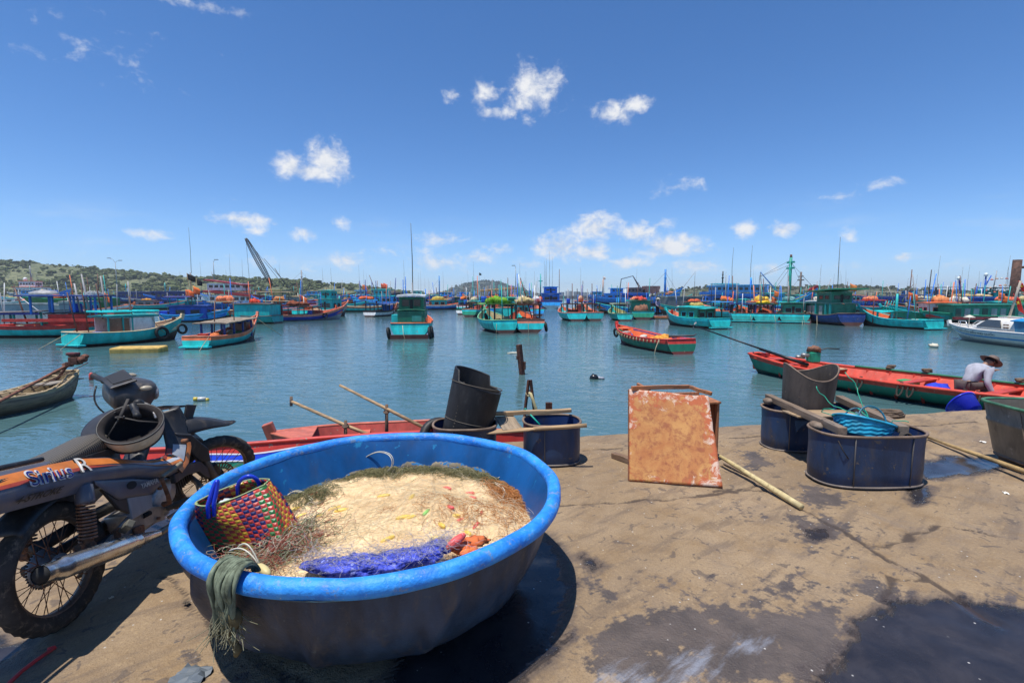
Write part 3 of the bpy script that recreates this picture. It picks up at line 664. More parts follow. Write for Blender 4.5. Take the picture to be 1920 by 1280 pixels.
 mb=MB(); p=G(494,1068,.50); t5=thing('white_float','cream float with two looped cords by the draped rag','float',p)
 float_mesh(mb,Vector((0,0,0)),Vector((.8,-.6,-.1)),.085,.017); mb.build('float_body',paint((.68,.55,.25),.5,.2,.2,bump=.1),t5)
 for s_ in(0,1):mb=MB(); mb.tube([Vector((-.03-.11*u-.03*s_*u,.03+.05*u,.0+.16*math.sin(PI*.75*u)*(.55-.15*s_)*(1-.35*u)))for u in np.linspace(0,1,14)],.003,6); mb.build('cord',cordm,t5)
make_net()
# ------------------------------------------------------------------ woven bag
def make_bag():
 m,nt,b=newmat('woven_plastic'); uv=nd(nt,'ShaderNodeUVMap').outputs[0]; s=nd(nt,'ShaderNodeSeparateXYZ',{0:uv})
 ck=nd(nt,'ShaderNodeTexChecker',{'Vector':uv,'Scale':1.0,'Color1':(1,1,1,1),'Color2':(0,0,0,1)}).outputs['Fac']
 wv=mathn(nt,'FRACT',mathn(nt,'MULTIPLY',mathn(nt,'FLOOR',mathn(nt,'DIVIDE',s.outputs[0],4.0)),1/3.0))
 col=mixc(nt,mathn(nt,'LESS_THAN',wv,.2),(.015,.16,.035),(.012,.015,.10)); col=mixc(nt,mathn(nt,'GREATER_THAN',wv,.6),col,(.62,.38,.03))
 c=mixc(nt,ck,col,(.50,.045,.03)); tcn=nd(nt,'ShaderNodeTexCoord').outputs['Object']
 c=mixc(nt,mathn(nt,'MULTIPLY',ramp(nt,noise(nt,tcn,30,5),.45,.7),.3),c,(.12,.09,.07)); nt.links.new(c,b.inputs['Base Color']); b.inputs['Roughness'].default_value=.38
 fx=mathn(nt,'ABSOLUTE',mathn(nt,'SUBTRACT',mathn(nt,'FRACT',s.outputs[0]),.5)); fy=mathn(nt,'ABSOLUTE',mathn(nt,'SUBTRACT',mathn(nt,'FRACT',s.outputs[1]),.5))
 bn=nd(nt,'ShaderNodeBump',{'Height':mathn(nt,'SUBTRACT',1.0,mathn(nt,'MAXIMUM',fx,fy)),'Strength':.8,'Distance':.008}); nt.links.new(bn.outputs[0],b.inputs['Normal'])
 t=thing('woven_bag','red, green and navy checked woven bag with blue handles standing in the basket boat','bag',(0,0,0))
 A0=AtY(366,945,2.10); B0=AtY(497,908,2.22); C0=AtY(505,898,2.27); D0=AtY(371,939,2.14)
 base=[G(398,1052,.25),G(540,1085,.25),G(585,1035,.25),G(450,1000,.25)]
 top=[A0,B0,C0,D0]; me=bpy.data.meshes.new('bag_body'); V=[]; F=[]; UVs=[]
 nu,nv=[16,7,16,7],22
 per=[]
 for k in range(4):
  q=(k+1)%4
  for i in range(nu[k]*2):per.append((k,q,i/(nu[k]*2)))
 n=len(per)
 cen=sum(top,Vector())/4
 for j in range(nv+1):
  v=j/nv
  for(k,q,u)in per:
   p=base[k].lerp(base[q],u).lerp(top[k].lerp(top[q],u),v)
   bu=math.sin(PI*u)*v**2; sag=-.018*bu if k==0 else(.012*bu if k==2 else 0); p=p+Vector((-.02,-.06,0))*bu*(k==0)+Vector((.0,.07,0))*bu*(k==2)
   o_=(p-cen); o_.z=0
   if o_.length>1e-4:o_.normalize()
   p=p+o_*(.020*math.sin(PI*v)+.012*mnoise.noise(Vector((u*3+k,v*3,0))))+Vector((0,0,sag))
   V.append(p)
 cu=0
 for j in range(nv):
  for i in range(n):F.append((j*n+i,j*n+(i+1)%n,(j+1)*n+(i+1)%n,(j+1)*n+i))
 me.from_pydata([tuple(p)for p in V],[],F); uvl=me.uv_layers.new(name='weave')
 for pi,p in enumerate(me.polygons):
  j,i=divmod(pi,n)
  for li,(a,b_)in zip(p.loop_indices,((i,j),(i+1,j),(i+1,j+1),(i,j+1))):uvl.data[li].uv=(a*.5*1.0+2,b_)
 me.materials.append(m); [setattr(p,'use_smooth',True)for p in me.polygons]
 o=bpy.data.objects.new('bag_body',me); COL.objects.link(o); o.parent=t
 sd=o.modifiers.new('solid','SOLIDIFY'); sd.thickness=.003
 hem=[V[nv*n+i]for i in range(n)]; mb=MB(); mb.tube(hem,.0035,6,closed=True); mb.build('hem',paint((.30,.36,.16),.5,bump=0),t)
 hm=paint((.015,.05,.55),.28,.15,.1,bump=0)
 def handle(p,q,up):
  mb=MB(); P=[p+Vector((0,0,-.06)),p]
  for u in np.linspace(0,1,12)[1:-1]:P.append(p.lerp(q,u)+up*math.sin(PI*u)**.6)
  P+=[q,q+Vector((0,0,-.06))]; mb.tube(P,.0095,10); mb.build('handle',hm,t)
 f=lambda u:A0.lerp(B0,u)
 handle(A0.lerp(B0,.30)+Vector((-.01,-.05,-.01)),A0.lerp(B0,.42)+Vector((-.02,-.055,-.01)),Vector((.02,.02,.10)))
 handle(D0.lerp(C0,.45)+Vector((0,.055,.0)),D0.lerp(C0,.80)+Vector((0,.03,-.01)),Vector((.01,-.02,.05)))
 mb=MB(); mb.blob(cen+Vector((-.01,-.02,-.06)),(.06,.05,.035),12,0,.3,5,3); mb.build('plastic_bag_inside',plain((.6,.65,.65),.3),t)
make_bag()
# ------------------------------------------------------------------ rag over the rim
def make_rag():
 mb=MB(); a0=math.atan2(G(437,1085,CZ).y-CY,G(437,1085,CZ).x-CX)
 n=34
 def path(u,w_,lay):
  a=a0+(w_-.5)*(.15-.06*u)+.03*u
  e=Vector((math.cos(a),math.sin(a),0)); base=Vector((CX,CY,CZ)); off=.056+.010*lay+.007*mnoise.noise(Vector((w_*9,u*5,lay)))
  if u<.45:
   q=PI*.95-(u/.45)*PI*1.05; p=base+e*(CR+off*math.cos(q))+Vector((0,0,off*math.sin(q)))
  else:
   d=(u-.45)/.55; p=base+e*(CR+off*math.cos(-.31)-.02*d)+Vector((0,0,-.02-d*(.12+.03*lay+.03*math.sin(w_*7+lay))))
   p+=Vector((-.02*d,0,0))
  return p+e*(.012*mnoise.noise(Vector((w_*12,u*3,7+lay))))
 k=22
 rings=[[path(i/(n-1),j/(k-1),0)for j in range(k)]for i in range(n)]
 mb.loft(rings,closed=False,cap=False)
 for s_ in range(11):
  w_=.04+s_*.092; mb.tube([path(i/23,w_+.03*math.sin(i*.5+s_),.6)for i in range(24)],[.0075*(1+.3*math.sin(i*.7+s_))for i in range(24)],8)
 m=paint((.15,.175,.12),.95,.5,.5,scale=14,bump=1.0,spec=.1,dirtcol=(.07,.07,.05))
 t=thing('net_rag','grey green gauzy rag draped over the left of the blue rim','rag',(0,0,0))
 o=mb.build('gauze',m,t); sd=o.modifiers.new('solid','SOLIDIFY'); sd.thickness=.004
 rng=np.random.default_rng(3); P=[]
 for s_ in range(120):
  p=path(1.0,rng.random(),rng.random()*.6)+Vector(rng.normal(0,.01,3)); c=[]; v=Vector((rng.normal(0,.0012),rng.normal(0,.0012),-.007))
  q=p+Vector((0,0,.06))
  for i in range(14):c.append(tuple(q)); q=q+v; v=v+Vector((rng.normal(0,.0012),rng.normal(0,.001),rng.normal(0,.0005)))
  P.append(c)
 strands('frayed_thread',np.array(P),.0012,paint((.20,.19,.12),.9,bump=0),t)
 mb=MB(); mb.tube([path(.9,.62,.4)+Vector((.02,0,-.16*u+.02))+Vector((.012*math.sin(u*9),0,0))for u in np.linspace(0,1,10)],[.02,.024,.022,.018,.015,.013,.011,.012,.014,.008],8)
 mb.build('torn_end',paint((.10,.085,.045),.95,.4,.4,scale=8,bump=.8,spec=.1),t)
make_rag()
# ------------------------------------------------------------------ half drums, poles, boards
DRUM=paint((.017,.040,.095),.42,.4,.75,chip=.10,scale=2.0,dirtcol=(.07,.06,.055),chipcol=(.10,.085,.075),stretch=(1,1,.35),bump=.25)
DRUMIN=paint((.012,.035,.12),.5,.3,.5,scale=2,bump=.2)
LIP=paint((.19,.13,.09),.6,.3,.5,scale=4,bump=.3)
WOODG=wood((.19,.13,.085),.8,1,0,.5)
def oval(a,L,Wd,sq=2.6):
 c,s=math.cos(a),math.sin(a)
 return(L/2*math.copysign(abs(c)**(2/sq),c),Wd/2*math.copysign(abs(s)**(2/sq),s))
def oval_tub(label,loc,rz,L,Wd,H,seam,name='half_drum',group=None,sq=2.4):
 t=thing(name,label,'drum',loc,rz,group); n=64
 def ring(z,k,dd=0.0):return[Vector((oval(2*PI*i/n,L*k-dd,Wd*k-dd,sq)[0],oval(2*PI*i/n,L*k-dd,Wd*k-dd,sq)[1],z+.004*math.sin(3*2*PI*i/n)))for i in range(n)]
 mb=MB(); mb.loft([ring(.0,.94),ring(.02,.985),ring(H*.3,1.0),ring(H*.7,.995),ring(H,1.01)],cap=False)
 mb.poly(ring(.004,.94)[::-1]); mb.build('shell',DRUM,t)
 mb=MB(); mb.loft([ring(H,1.01,.012),ring(.03,.96,.012)][::1],cap=False); mb.poly(ring(.03,.96,.012)); mb.build('inside',DRUMIN,t)
 mb=MB(); mb.tube(ring(H,1.012),.011,8,closed=True); mb.build('lip',LIP,t)
 mb=MB(); mb.tube(ring(.018,1.0),.009,6,closed=True); mb.build('foot_ring',paint((.16,.13,.11),.6,.3,.5,scale=4),t)
 for a in seam:
  mb=MB(); x,y=oval(a,L,Wd,sq); mb.tube([Vector((x*1.0,y*1.0,.01)),Vector((x*1.012,y*1.012,H*.5)),Vector((x*1.022,y*1.022,H))],.005,6); mb.build('seam',paint((.10,.09,.085),.5,.3,.5),t)
 return t
def plank(mb,p,q,w_,h,mi=0,roll=0.0):
 p,q=Vector(p),Vector(q); d=q-p; L=d.length; x=d.normalized(); up=Vector((0,0,1)); y=up.cross(x)
 y=y.normalized()if y.length>1e-5 else Vector((0,1,0)); z=x.cross(y)
 R=Matrix((x,y,z)).transposed()@Matrix.Rotation(roll,3,'X')
 n=8; rings=[]
 for i in range(n+1):
  u=i/n-.5; k=1+.05*mnoise.noise(Vector((p.x*9+i*.7,p.y*5,1)))
  sg=.006*mnoise.noise(Vector((i*.4,p.x*7,p.y*3)))
  rings.append([(p+q)/2+R@Vector((u*L,a*w_/2*k,b_*h/2*k+sg))for a,b_ in((-1,-1),(1,-1),(1,1),(-1,1))])
 return mb.loft(rings,mi,smooth=False)
def wood_thing(name,label,cat,p,q,w_,h,mat,bevel=.004,roll=0,group=None):
 p,q=Vector(p),Vector(q); mb=MB(); L=(q-p).length
 plank(mb,(-L/2,0,0),(L/2,0,0),w_,h,0,roll); o=mb.build(name,mat,None,None,None,bevel)
 o.matrix_world=Matrix.Translation((p+q)/2)@(q-p).normalized().to_track_quat('X','Z').to_matrix().to_4x4()
 return tag(o,label,cat,group)
oval_tub('blue black oval half drum with rusty lip holding a turquoise basket',(2.90,3.88,0),rad(2),.86,.50,.42,(-2.1,-1.2),sq=2.5)
oval_tub('blue black oval half drum with the brown cone bucket standing inside it',(2.96,4.76,0),rad(4),.88,.46,.40,(-2.25,-1.0),sq=2.5)
p0=AtY(1440,745,4.98); p1=AtY(1580,822,3.70); q0=AtY(1572,764,4.92); q1=AtY(1694,826,3.74)
for a in(p0,p1,q0,q1):a.z=.455
wood_thing('carrying_beam','square brown beam over the left of the two oval drums','beam',p0,p1,.065,.06,WOODG)
wood_thing('carrying_beam','brown beam over the right of the two oval drums, by the basket','beam',q0,q1,.07,.06,WOODG)
r0=AtY(1565,776,4.35); wood_thing('cross_board','thin tan board lying between the two beams over the oval drums','board',(2.56,4.38,.424),(3.16,4.40,.424),.24,.015,wood((.34,.23,.13),.8))
mb=MB(); mb.blob((0,0,0),(.045,.07,.035),10,0,.1,3,1); o=mb.build('wood_block',WOODG,None,AtY(1530,797,3.93)+Vector((0,0,.0)),None); tag(o,'worn wooden block wedged in the near drum beside the left beam','block')
mb=MB(); mb.blob((0,0,0),(.04,.06,.035),10,0,.1,3,2); o=mb.build('wood_block',WOODG,None,AtY(1440,752,4.78),None); tag(o,'worn wooden block at the far end of the left beam','block')
t=thing('lashing_rope','dark rope and old bamboo strap tied down the front of the near oval drum','rope',(0,0,0))
mb=MB(); e0=AtY(1697,818,3.70)
mb.tube([AtY(1572,826,3.68),AtY(1581,845,3.66),AtY(1591,860,3.665)],.004,6); mb.build('rope_end',paint((.05,.04,.033),.9,.3,.2),t); mb=MB(); mb.tube([e0,AtY(1706,850,3.69),AtY(1714,880,3.70),AtY(1717,905,3.72)],.004,6)
for k in range(3):mb.torus(tuple(e0+Vector((-.01,.02*k-.03,-.012))),.045,.007,Matrix.Rotation(rad(90),3,'X')@Matrix.Rotation(.2*k,3,'Y'),18,6)
mb.build('cord',paint((.05,.04,.033),.9,.3,.2),t)
mb=MB(); plank(mb,AtY(1694,838,3.685),AtY(1634,908,3.665),.02,.045,0,.3); mb.build('strap',paint((.045,.05,.035),.6,.4,.5,scale=5),t)
def make_basket():
 t=thing('woven_basket','turquoise woven basket with green cord lying in the near oval drum','basket',(2.88,3.89,.44),rad(-14),rot=(rad(-18),rad(12),rad(-14)))
 bm_=paint((.02,.30,.46),.45,.3,.15,scale=5,bump=.1); n=40
 mb=MB(); rows=[]
 for j in range(9):
  z=-.09+.13*j/8; R_=[]
  for i in range(n):
   a=2*PI*i/n; x,y=oval(a,.36+.06*j/8,.25+.05*j/8,2.6); k=1+.018*(1 if(i//2+j)%2 else-1); R_.append(Vector((x*k,y*k,z)))
  rows.append(R_)
 mb.loft(rows,cap=False,smooth=False); mb.poly(rows[0][::-1]); o=mb.build('basket_body',bm_,t); sd=o.modifiers.new('solid','SOLIDIFY'); sd.thickness=.006
 mb=MB(); mb.tube([Vector((oval(2*PI*i/n,.43,.31,2.6)[0],oval(2*PI*i/n,.43,.31,2.6)[1],.045))for i in range(n)],.010,8,closed=True); mb.build('basket_rim',bm_,t)
 for s_ in(-1,1):
  mb=MB(); mb.tube([Vector((.10*math.cos(u),s_*(.13-.03*math.sin(u)),.04+.12*math.sin(u)))for u in np.linspace(0,PI,14)],.007,8); mb.build('handle',paint((.012,.10,.16),.4,bump=0),t)
 mb=MB(); rng=np.random.default_rng(2)
 for s_ in range(7):
  p=Vector(rng.normal(0,.06,3))+Vector((0,-.05,.07)); P=[]; v=Vector(rng.normal(0,.02,3))
  for i in range(12):P.append(p.copy()); p=p+v; v=v*.8+Vector(rng.normal(0,.014,3)); p.z=max(p.z,.03)
  mb.tube(P,.0035,6)
 mb.build('tied_cord',paint((.02,.36,.22),.6,bump=0),t)
make_basket()
def cut_bucket(name,label,loc,rot,r0,r1,H,cut,mat,lipmat,n=48,wall=.012):
 t=thing(name,label,'bucket',loc,rot=rot)
 def ring(u,d):return[Vector(((r0+(r1-r0)*u-d)*math.cos(2*PI*i/n),(r0+(r1-r0)*u-d)*math.sin(2*PI*i/n),u*(H+cut(2*PI*i/n))))for i in range(n)]
 mb=MB(); mb.loft([ring(u,0)for u in np.linspace(0,1,8)],cap=False); mb.loft([ring(u,wall)for u in np.linspace(1,.02,5)],cap=False); mb.loft([ring(1,0),ring(1,wall)],cap=False,smooth=False); mb.poly(ring(0,0)[::-1]); mb.poly(ring(.02,wall)); mb.build('bucket_body',mat,t)
 mb=MB(); mb.tube(ring(1,wall/2),wall*.62,6,closed=True); mb.build('edge',lipmat,t)
 return t
CONE=paint((.085,.068,.055),.65,.4,.6,chip=.1,scale=3,dirtcol=(.05,.04,.035),chipcol=(.17,.12,.08),stretch=(1,1,.3),bump=.4)
def conecut(a):
 return .12*abs(math.cos(a-.25))**2.2-(.05 if 1.9<a<2.6 else 0)
pc=AtY(1508,770,4.78)
cut_bucket('cut_bucket','rusty brown bucket with a jagged cut top standing in the far oval drum',(pc.x,pc.y,.12),(rad(4),rad(2),rad(-20)),.205,.238,.60,conecut,CONE,LIP)
oval_tub('dark blue drum with a paddle across it, right behind the basket boat',(.365,4.36,0),rad(4),.52,.46,.37,(-1.9,),sq=2.2)
oval_tub('dark drum mostly hidden behind the basket boat, under the black bucket',(-.42,4.24,0),rad(4),.56,.46,.37,(-1.9,),sq=2.2)
TANW=wood((.40,.26,.13),.75,1,0,.25)
a0=AtY(898,777,4.44); a1=AtY(1071,769,4.50); wood_thing('carrying_beam','straight tan pole at the back of the drum behind the basket boat','beam',a0,a1,.05,.035,TANW)
wood_thing('cross_board','short grey brown board between the poles behind the basket boat','board',AtY(945,781,4.45),AtY(962,806,4.13),.18,.018,wood((.27,.20,.13),.85))
def paddle(label,P,r,mat,blade=None,name='paddle',tee=None,group=None,flat=None):
 P=[Vector(p)for p in P]; t=thing(name,label,'paddle' if name=='paddle' else 'oar',P[0],0,group); O=P[0]
 mb=MB(); mb.tube([p-O for p in P],r,10); mb.build('shaft',mat,t)
 if blade:
  mb=MB(); d=(P[-1]-P[-2]).normalized(); s_=d.cross(Vector((0,0,1))).normalized(); e=P[-1]-O
  mb.plate([e+s_*w_+d*l for l,w_ in blade]+[e-s_*w_+d*l for l,w_ in blade[::-1]],.014); mb.build('blade',mat,t,bevel=.004)
 if tee:
  mb=MB(); d=(P[1]-P[0]).normalized(); s_=Vector(tee).normalized(); mb.tube([s_*-.055,s_*.0,s_*.055],[.017,.019,.017],8); mb.build('grip',WOODG,t)
 return t
paddle('wooden paddle lying across the drum behind the basket boat',[AtY(1100,797,4.12),AtY(1060,800,4.12),AtY(1000,804,4.12)],[.018,.02,.019],TANW,[(-.02,.02),(.1,.05),(.38,.055),(.46,.03)])
BLK=paint((.014,.013,.013),.55,.35,.35,scale=3,dirtcol=(.07,.065,.06),stretch=(1,1,.4),bump=.35)
def blkcut(a):return .035*math.cos(a-2.6)+(.075 if 1.05<a<3.9 else-.01)
pb=AtY(872,806,4.28)
t=cut_bucket('rubber_bucket','tall black rubber bucket, leaning, with a stepped cut top behind the boat rim',(pb.x,pb.y,.24),(rad(-6),rad(13),rad(0)),.215,.232,.49,blkcut,BLK,BLK,wall=.016)
mb=MB(); mb.torus((0,0,.15),.220,.004,None,40,5); mb.torus((0,0,.48),.233,.0045,None,40,5)
for i in range(16):mb.box((.222*math.cos(-2.1+.012*(i%2)),.222*math.sin(-2.1),.04+i*.03),(.012,.003,.012))
mb.build('stitching',paint((.10,.085,.065),.8,bump=0),t)
t=thing('old_tyre','black tyre with a red inside leaning beside the black bucket','tyre',AtY(826,822,4.6),rot=(rad(62),rad(10),rad(20)))
mb=MB(); mb.torus((0,0,0),.17,.045,None,30,10,flat=1.1); mb.build('rubber',BLK,t); mb=MB(); mb.lathe([(.0,-.02),(.11,-.02),(.125,.0)],24); mb.build('red_disc',paint((.25,.03,.03),.6),t)
t=thing('green_stick','thin teal stick poking out of the drum behind the basket boat','stick',AtY(986,768,4.5)); mb=MB(); mb.tube([Vector((0,0,0)),AtY(1012,796,4.36)-AtY(986,768,4.5)],.0085,8); mb.build('rod',paint((.01,.36,.27),.5),t); mb=MB(); mb.blob((-.005,0,.005),(.013,.013,.013),8); mb.build('cap',paint((.01,.25,.2),.5),t)
# ------------------------------------------------------------------ rusty sheet on its box
def make_sheet():
 bl,br=G(1180,902),G(1355,914); tl,tr=AtY(1180,729,4.22),AtY(1328,742,4.16)
 bl.z+=.006; br.z+=.006; t=thing('rusty_sheet','orange rusted metal sheet leaning on a wooden box on the quay','metal sheet',(bl+br)/2)
 O=(bl+br)/2; m,nt,b=newmat('rusted_enamel'); tcn=nd(nt,'ShaderNodeTexCoord').outputs['Object']
 a=noise(nt,tcn,4.2,8,.66,.4); a2=noise(nt,tcn,14,8,.72,.3); a3=noise(nt,tcn,60,4); e=noise(nt,tcn,2.4,3,.5)
 at=nd(nt,'ShaderNodeAttribute',attribute_name='edge').outputs['Fac']
 c=mixc(nt,ramp(nt,a,.36,.64),(.40,.145,.04),(.50,.24,.07)); c=mixc(nt,mathn(nt,'MULTIPLY',ramp(nt,a2,.45,.64),.8),c,(.25,.065,.025))
 c=mixc(nt,ramp(nt,mathn(nt,'ADD',mathn(nt,'MULTIPLY',at,.34),mathn(nt,'SUBTRACT',a2,.62)),.12,.22),c,(.42,.10,.03))
 wh=mathn(nt,'ADD',mathn(nt,'MULTIPLY',at,.42),mathn(nt,'MULTIPLY',mathn(nt,'SUBTRACT',noise(nt,tcn,11,10,.75,.6),.5),2.6)); c=mixc(nt,mathn(nt,'MULTIPLY',ramp(nt,wh,.46,.66),.75),c,(.66,.53,.42))
 c=mixc(nt,mathn(nt,'MULTIPLY',ramp(nt,a3,.6,.7),.45),c,(.2,.06,.02)); nt.links.new(c,b.inputs['Base Color']); b.inputs['Roughness'].default_value=.72
 bn=nd(nt,'ShaderNodeBump',{'Height':mathn(nt,'ADD',a2,mathn(nt,'MULTIPLY',wh,.3)),'Strength':.5,'Distance':.006}); nt.links.new(bn.outputs[0],b.inputs['Normal'])
 n=40; V=[]; ed=[]; nrm=(br-bl).cross(tl-bl).normalized()
 for j in range(n):
  for i in range(n):
   u,v=i/(n-1),j/(n-1); p=bl.lerp(br,u).lerp(tl.lerp(tr,u),v)
   uu=u+.012*mnoise.noise(Vector((v*9,3,0)))*(1 if u>.9 else 0)
   V.append(p-O+nrm*(.008*mnoise.noise(Vector((u*2,v*2,5))))+(br-bl)*(uu-u)); d=min(u*1.2,(1-u)*1.3,v*1.3,(1-v)*.85); ed.append(max(0,1-d/.3)*(1.25 if v>.55 or u>.75 else .75))
 F=[(j*n+i,j*n+i+1,(j+1)*n+i+1,(j+1)*n+i)for j in range(n-1)for i in range(n-1)]
 o=np_mesh('metal_face',[tuple(v)for v in V],F,m,t); at_=o.data.attributes.new('edge','FLOAT','POINT'); at_.data.foreach_set('value',np.array(ed,np.float32)); sd=o.modifiers.new('solid','SOLIDIFY'); sd.thickness=.006; sd.offset=-1
 mb=MB(); fl=nrm*-.022
 for p,q in((bl,br),(tl,tr),(bl,tl)):plank(mb,p-O+fl*.55,q-O+fl*.55,.022,.006)
 mb.build('folded_flange',rust((.13,.045,.02)),t)
 wm=wood((.33,.13,.055),.8,1,2,.15); ic=(tl+tr)/2
 t=thing('wooden_box','upright open wooden box propping up the rusty sheet','box',(1.46,4.42,0),rad(6)); Wd,D,H=.82,.34,.69
 mb=MB(); mb.box((Wd/2-.01,-.0,.27),(.022,.30,.53)); mb.build('right_side',wm,t,bevel=.004)
 mb=MB(); mb.box((-Wd/2+.17,.03,.335),(.022,.30,.69)); mb.build('left_side',wm,t,bevel=.004)
 mb=MB(); mb.box((.06,.165,.3),(Wd-.2,.02,.56)); mb.build('back_panel',wm,t,bevel=.004)
 mb=MB(); mb.box((.30,.0,.545),(.24,.32,.02)); mb.build('shelf_top',wm,t,bevel=.004)
 mb=MB(); plank(mb,tl-Vector((1.46,4.42,0))+Vector((.0,.03,.012)),AtY(1292,725,4.36)-Vector((1.46,4.42,0)),.03,.035); plank(mb,AtY(1292,726,4.36)-Vector((1.46,4.42,0)),tr-Vector((1.46,4.42,0))+Vector((.03,.03,.006)),.03,.03); mb.build('top_frame',wood((.42,.15,.05),.8),t)
 wood_thing('timber_offcut','short brown timber sticking out left from under the rusty sheet','timber',G(1150,852,.025),G(1215,876,.025),.06,.05,wood((.20,.12,.07)))
 P=[G(1350,855,.09),G(1378,872,.072),G(1408,891,.054),G(1440,911,.040),G(1472,931,.028),G(1503,950,.022)]
 mb=MB(); mb.tube([p-P[0]for p in P],[.016,.019,.020,.022,.024,.022],12); o=mb.build('wooden_pole',paint((.50,.40,.20),.6,.25,.45,chip=.15,scale=5,dirtcol=(.22,.15,.08),chipcol=(.3,.2,.1),stretch=(1,1,1),bump=.3),None,P[0]); tag(o,'peeled yellow pole running from the rusty sheet across the quay','pole')
 wood_thing('thin_lath','thin lath lying below the yellow pole by the sheet','lath',G(1357,868,.012),G(1418,898,.01),.022,.012,WOODG)
make_sheet()
# ------------------------------------------------------------------ odds and ends on the quay
P=[G(1738,818,.03),G(1780,834,.035),G(1850,858,.06),G(1960,897,.10),G(2060,930,.12)]
t=thing('bamboo_pole','long bamboo pole with frayed end lying on the right of the quay','pole',P[0])
BAM=paint((.36,.24,.10),.55,.3,.5,scale=4,stretch=(1,1,1),dirtcol=(.12,.09,.05))
mb=MB(); mb.tube([p-P[0]for p in P],[.014,.017,.02,.022,.022],10); mb.tube([p-P[0]+Vector((.01,-.03,-.01))for p in P[:3]],.010,8); mb.build('cane',BAM,t)
rng=np.random.default_rng(1); fr=[]
for s_ in range(60):
 p=Vector((0,0,0)); v=Vector((-.012+rng.normal(0,.006),rng.normal(0,.008),rng.normal(0,.004))); c=[]
 for i in range(8):c.append((p.x,p.y,max(-.02,p.z))); p=p+v
 fr.append(c)
strands('frayed_end',np.array(fr),.002,paint((.34,.24,.12),.9,bump=0),t)
def rope_heap(name,label,c,n,L,r,mat,seed,sx=.12,sy=.05):
 rng=np.random.default_rng(seed); mb=MB()
 for s_ in range(n):
  a=rng.uniform(0,6.28); P=[]
  for i in range(16):
   a2=a+i*.55; P.append(Vector((sx*math.cos(a2)*(1-.03*i)+rng.normal(0,.012),sy*math.sin(a2)+rng.normal(0,.01),r*1.2+.022*(s_%3)+rng.uniform(0,.008))))
  mb.tube(P,r,7)
 o=mb.build(name,mat,None,c); return tag(o,label,'rope')
ROPE=paint((.13,.09,.06),.9,.35,.3,scale=8,bump=.8,stretch=(1,1,1))
o=rope_heap('rope_coil','knotted brown rope heap at the edge of the quay',G(1662,782),5,1,.020,ROPE,4,.24,.07)
mb=MB(); p=G(70,1262); P=[G(14,1283,.012),G(40,1258,.012),G(72,1234,.013),G(104,1213,.014)]; mb.tube([q-P[0]for q in P],[.008,.008,.008,.007],8); mb.tube([P[3]-P[0]+Vector((-.02,-.015,0)),P[3]-P[0]],.0095,8); o=mb.build('red_stick',paint((.58,.045,.045),.45,.2,.3,scale=5),None,P[0]); tag(o,'thin red plastic stick on the ground below the motorbike wheel','stick')
def litter(label,px,py,s,col,seed,name='litter',cat='litter'):
 rng=np.random.default_rng(seed); n=7; V=[]; mb=MB()
 for j in range(n):
  for i in range(n):V.append(((i/6-.5)*s+rng.normal(0,s*.03),(j/6-.5)*s*.7,.004+abs(mnoise.noise(Vector((i*.8,j*.8,seed))))*s*.45))
 mb.add(V,[(j*n+i,j*n+i+1,(j+1)*n+i+1,(j+1)*n+i)for j in range(6)for i in range(6)],0,False)
 o=mb.build(name,paint(col,.6,.2,.2,bump=0),None,G(px,py),(0,0,seed)); sd=o.modifiers.new('solid','SOLIDIFY'); sd.thickness=.002; tag(o,label,cat)
litter('scrap of white paper on the quay at the far right',1886,925,.045,(.7,.66,.58),1); litter('white scrap beside the bamboo pole',1843,829,.05,(.7,.66,.6),2); litter('crumpled clear plastic bag in the shadow left of the basket boat',360,1268,.13,(.10,.12,.14),3)
litter('pale leaf scrap near the motorbike wheel',209,1121,.02,(.6,.5,.36),4); litter('thin brown splinter left of the basket boat',350,1131,.03,(.08,.06,.04),6)
def make_bin():
 t=thing('plastic_bin','big grey green bin with flared rim at the right edge of the quay','bin',(4.78,4.05,.08),rad(-8))
 m=paint((.20,.175,.135),.55,.35,.6,chip=.08,scale=2,dirtcol=(.08,.065,.05),chipcol=(.3,.27,.22),bump=.3); n=56
 def ring(z,L,Wd):return[Vector((oval(2*PI*i/n,L,Wd,4.5)[0],oval(2*PI*i/n,L,Wd,4.5)[1],z))for i in range(n)]
 mb=MB(); mb.loft([ring(.0,.86,.52),ring(.04,.90,.56),ring(.30,1.0,.63),ring(.305,1.012,.642),ring(.33,1.014,.645),ring(.335,1.008,.635),ring(.475,1.06,.68)],cap=False); mb.poly(ring(0,.86,.52)[::-1]); mb.loft([ring(.475,1.04,.66),ring(.03,.86,.52)],cap=False); mb.poly(ring(.03,.86,.52)); mb.build('bin_body',m,t)
 mb=MB(); mb.tube(ring(.48,1.07,.69),.014,8,closed=True); mb.build('bin_rim',paint((.05,.16,.09),.55,.4,.5,scale=4,dirtcol=(.2,.18,.14)),t)
 mb=MB(); mb.tube(ring(.01,.87,.53),.014,6,closed=True); mb.build('base_ring',LIP,t)
 mb=MB(); mb.tube([Vector((-.52,-.16,.46)),Vector((-.50,-.20,.2)),Vector((-.47,-.22,-.03)),Vector((-.43,-.24,-.2))],.0035,6); mb.build('cord',ROPE,t)
 for i,dx in enumerate((-.30,.32)):wood_thing('timber_bearer','short timber bearer under the %s end of the grey bin'%('left' if dx<0 else 'right'),'timber',(4.78+dx,3.80,.04),(4.80+dx,4.32,.04),.08,.075,WOODG)
make_bin()
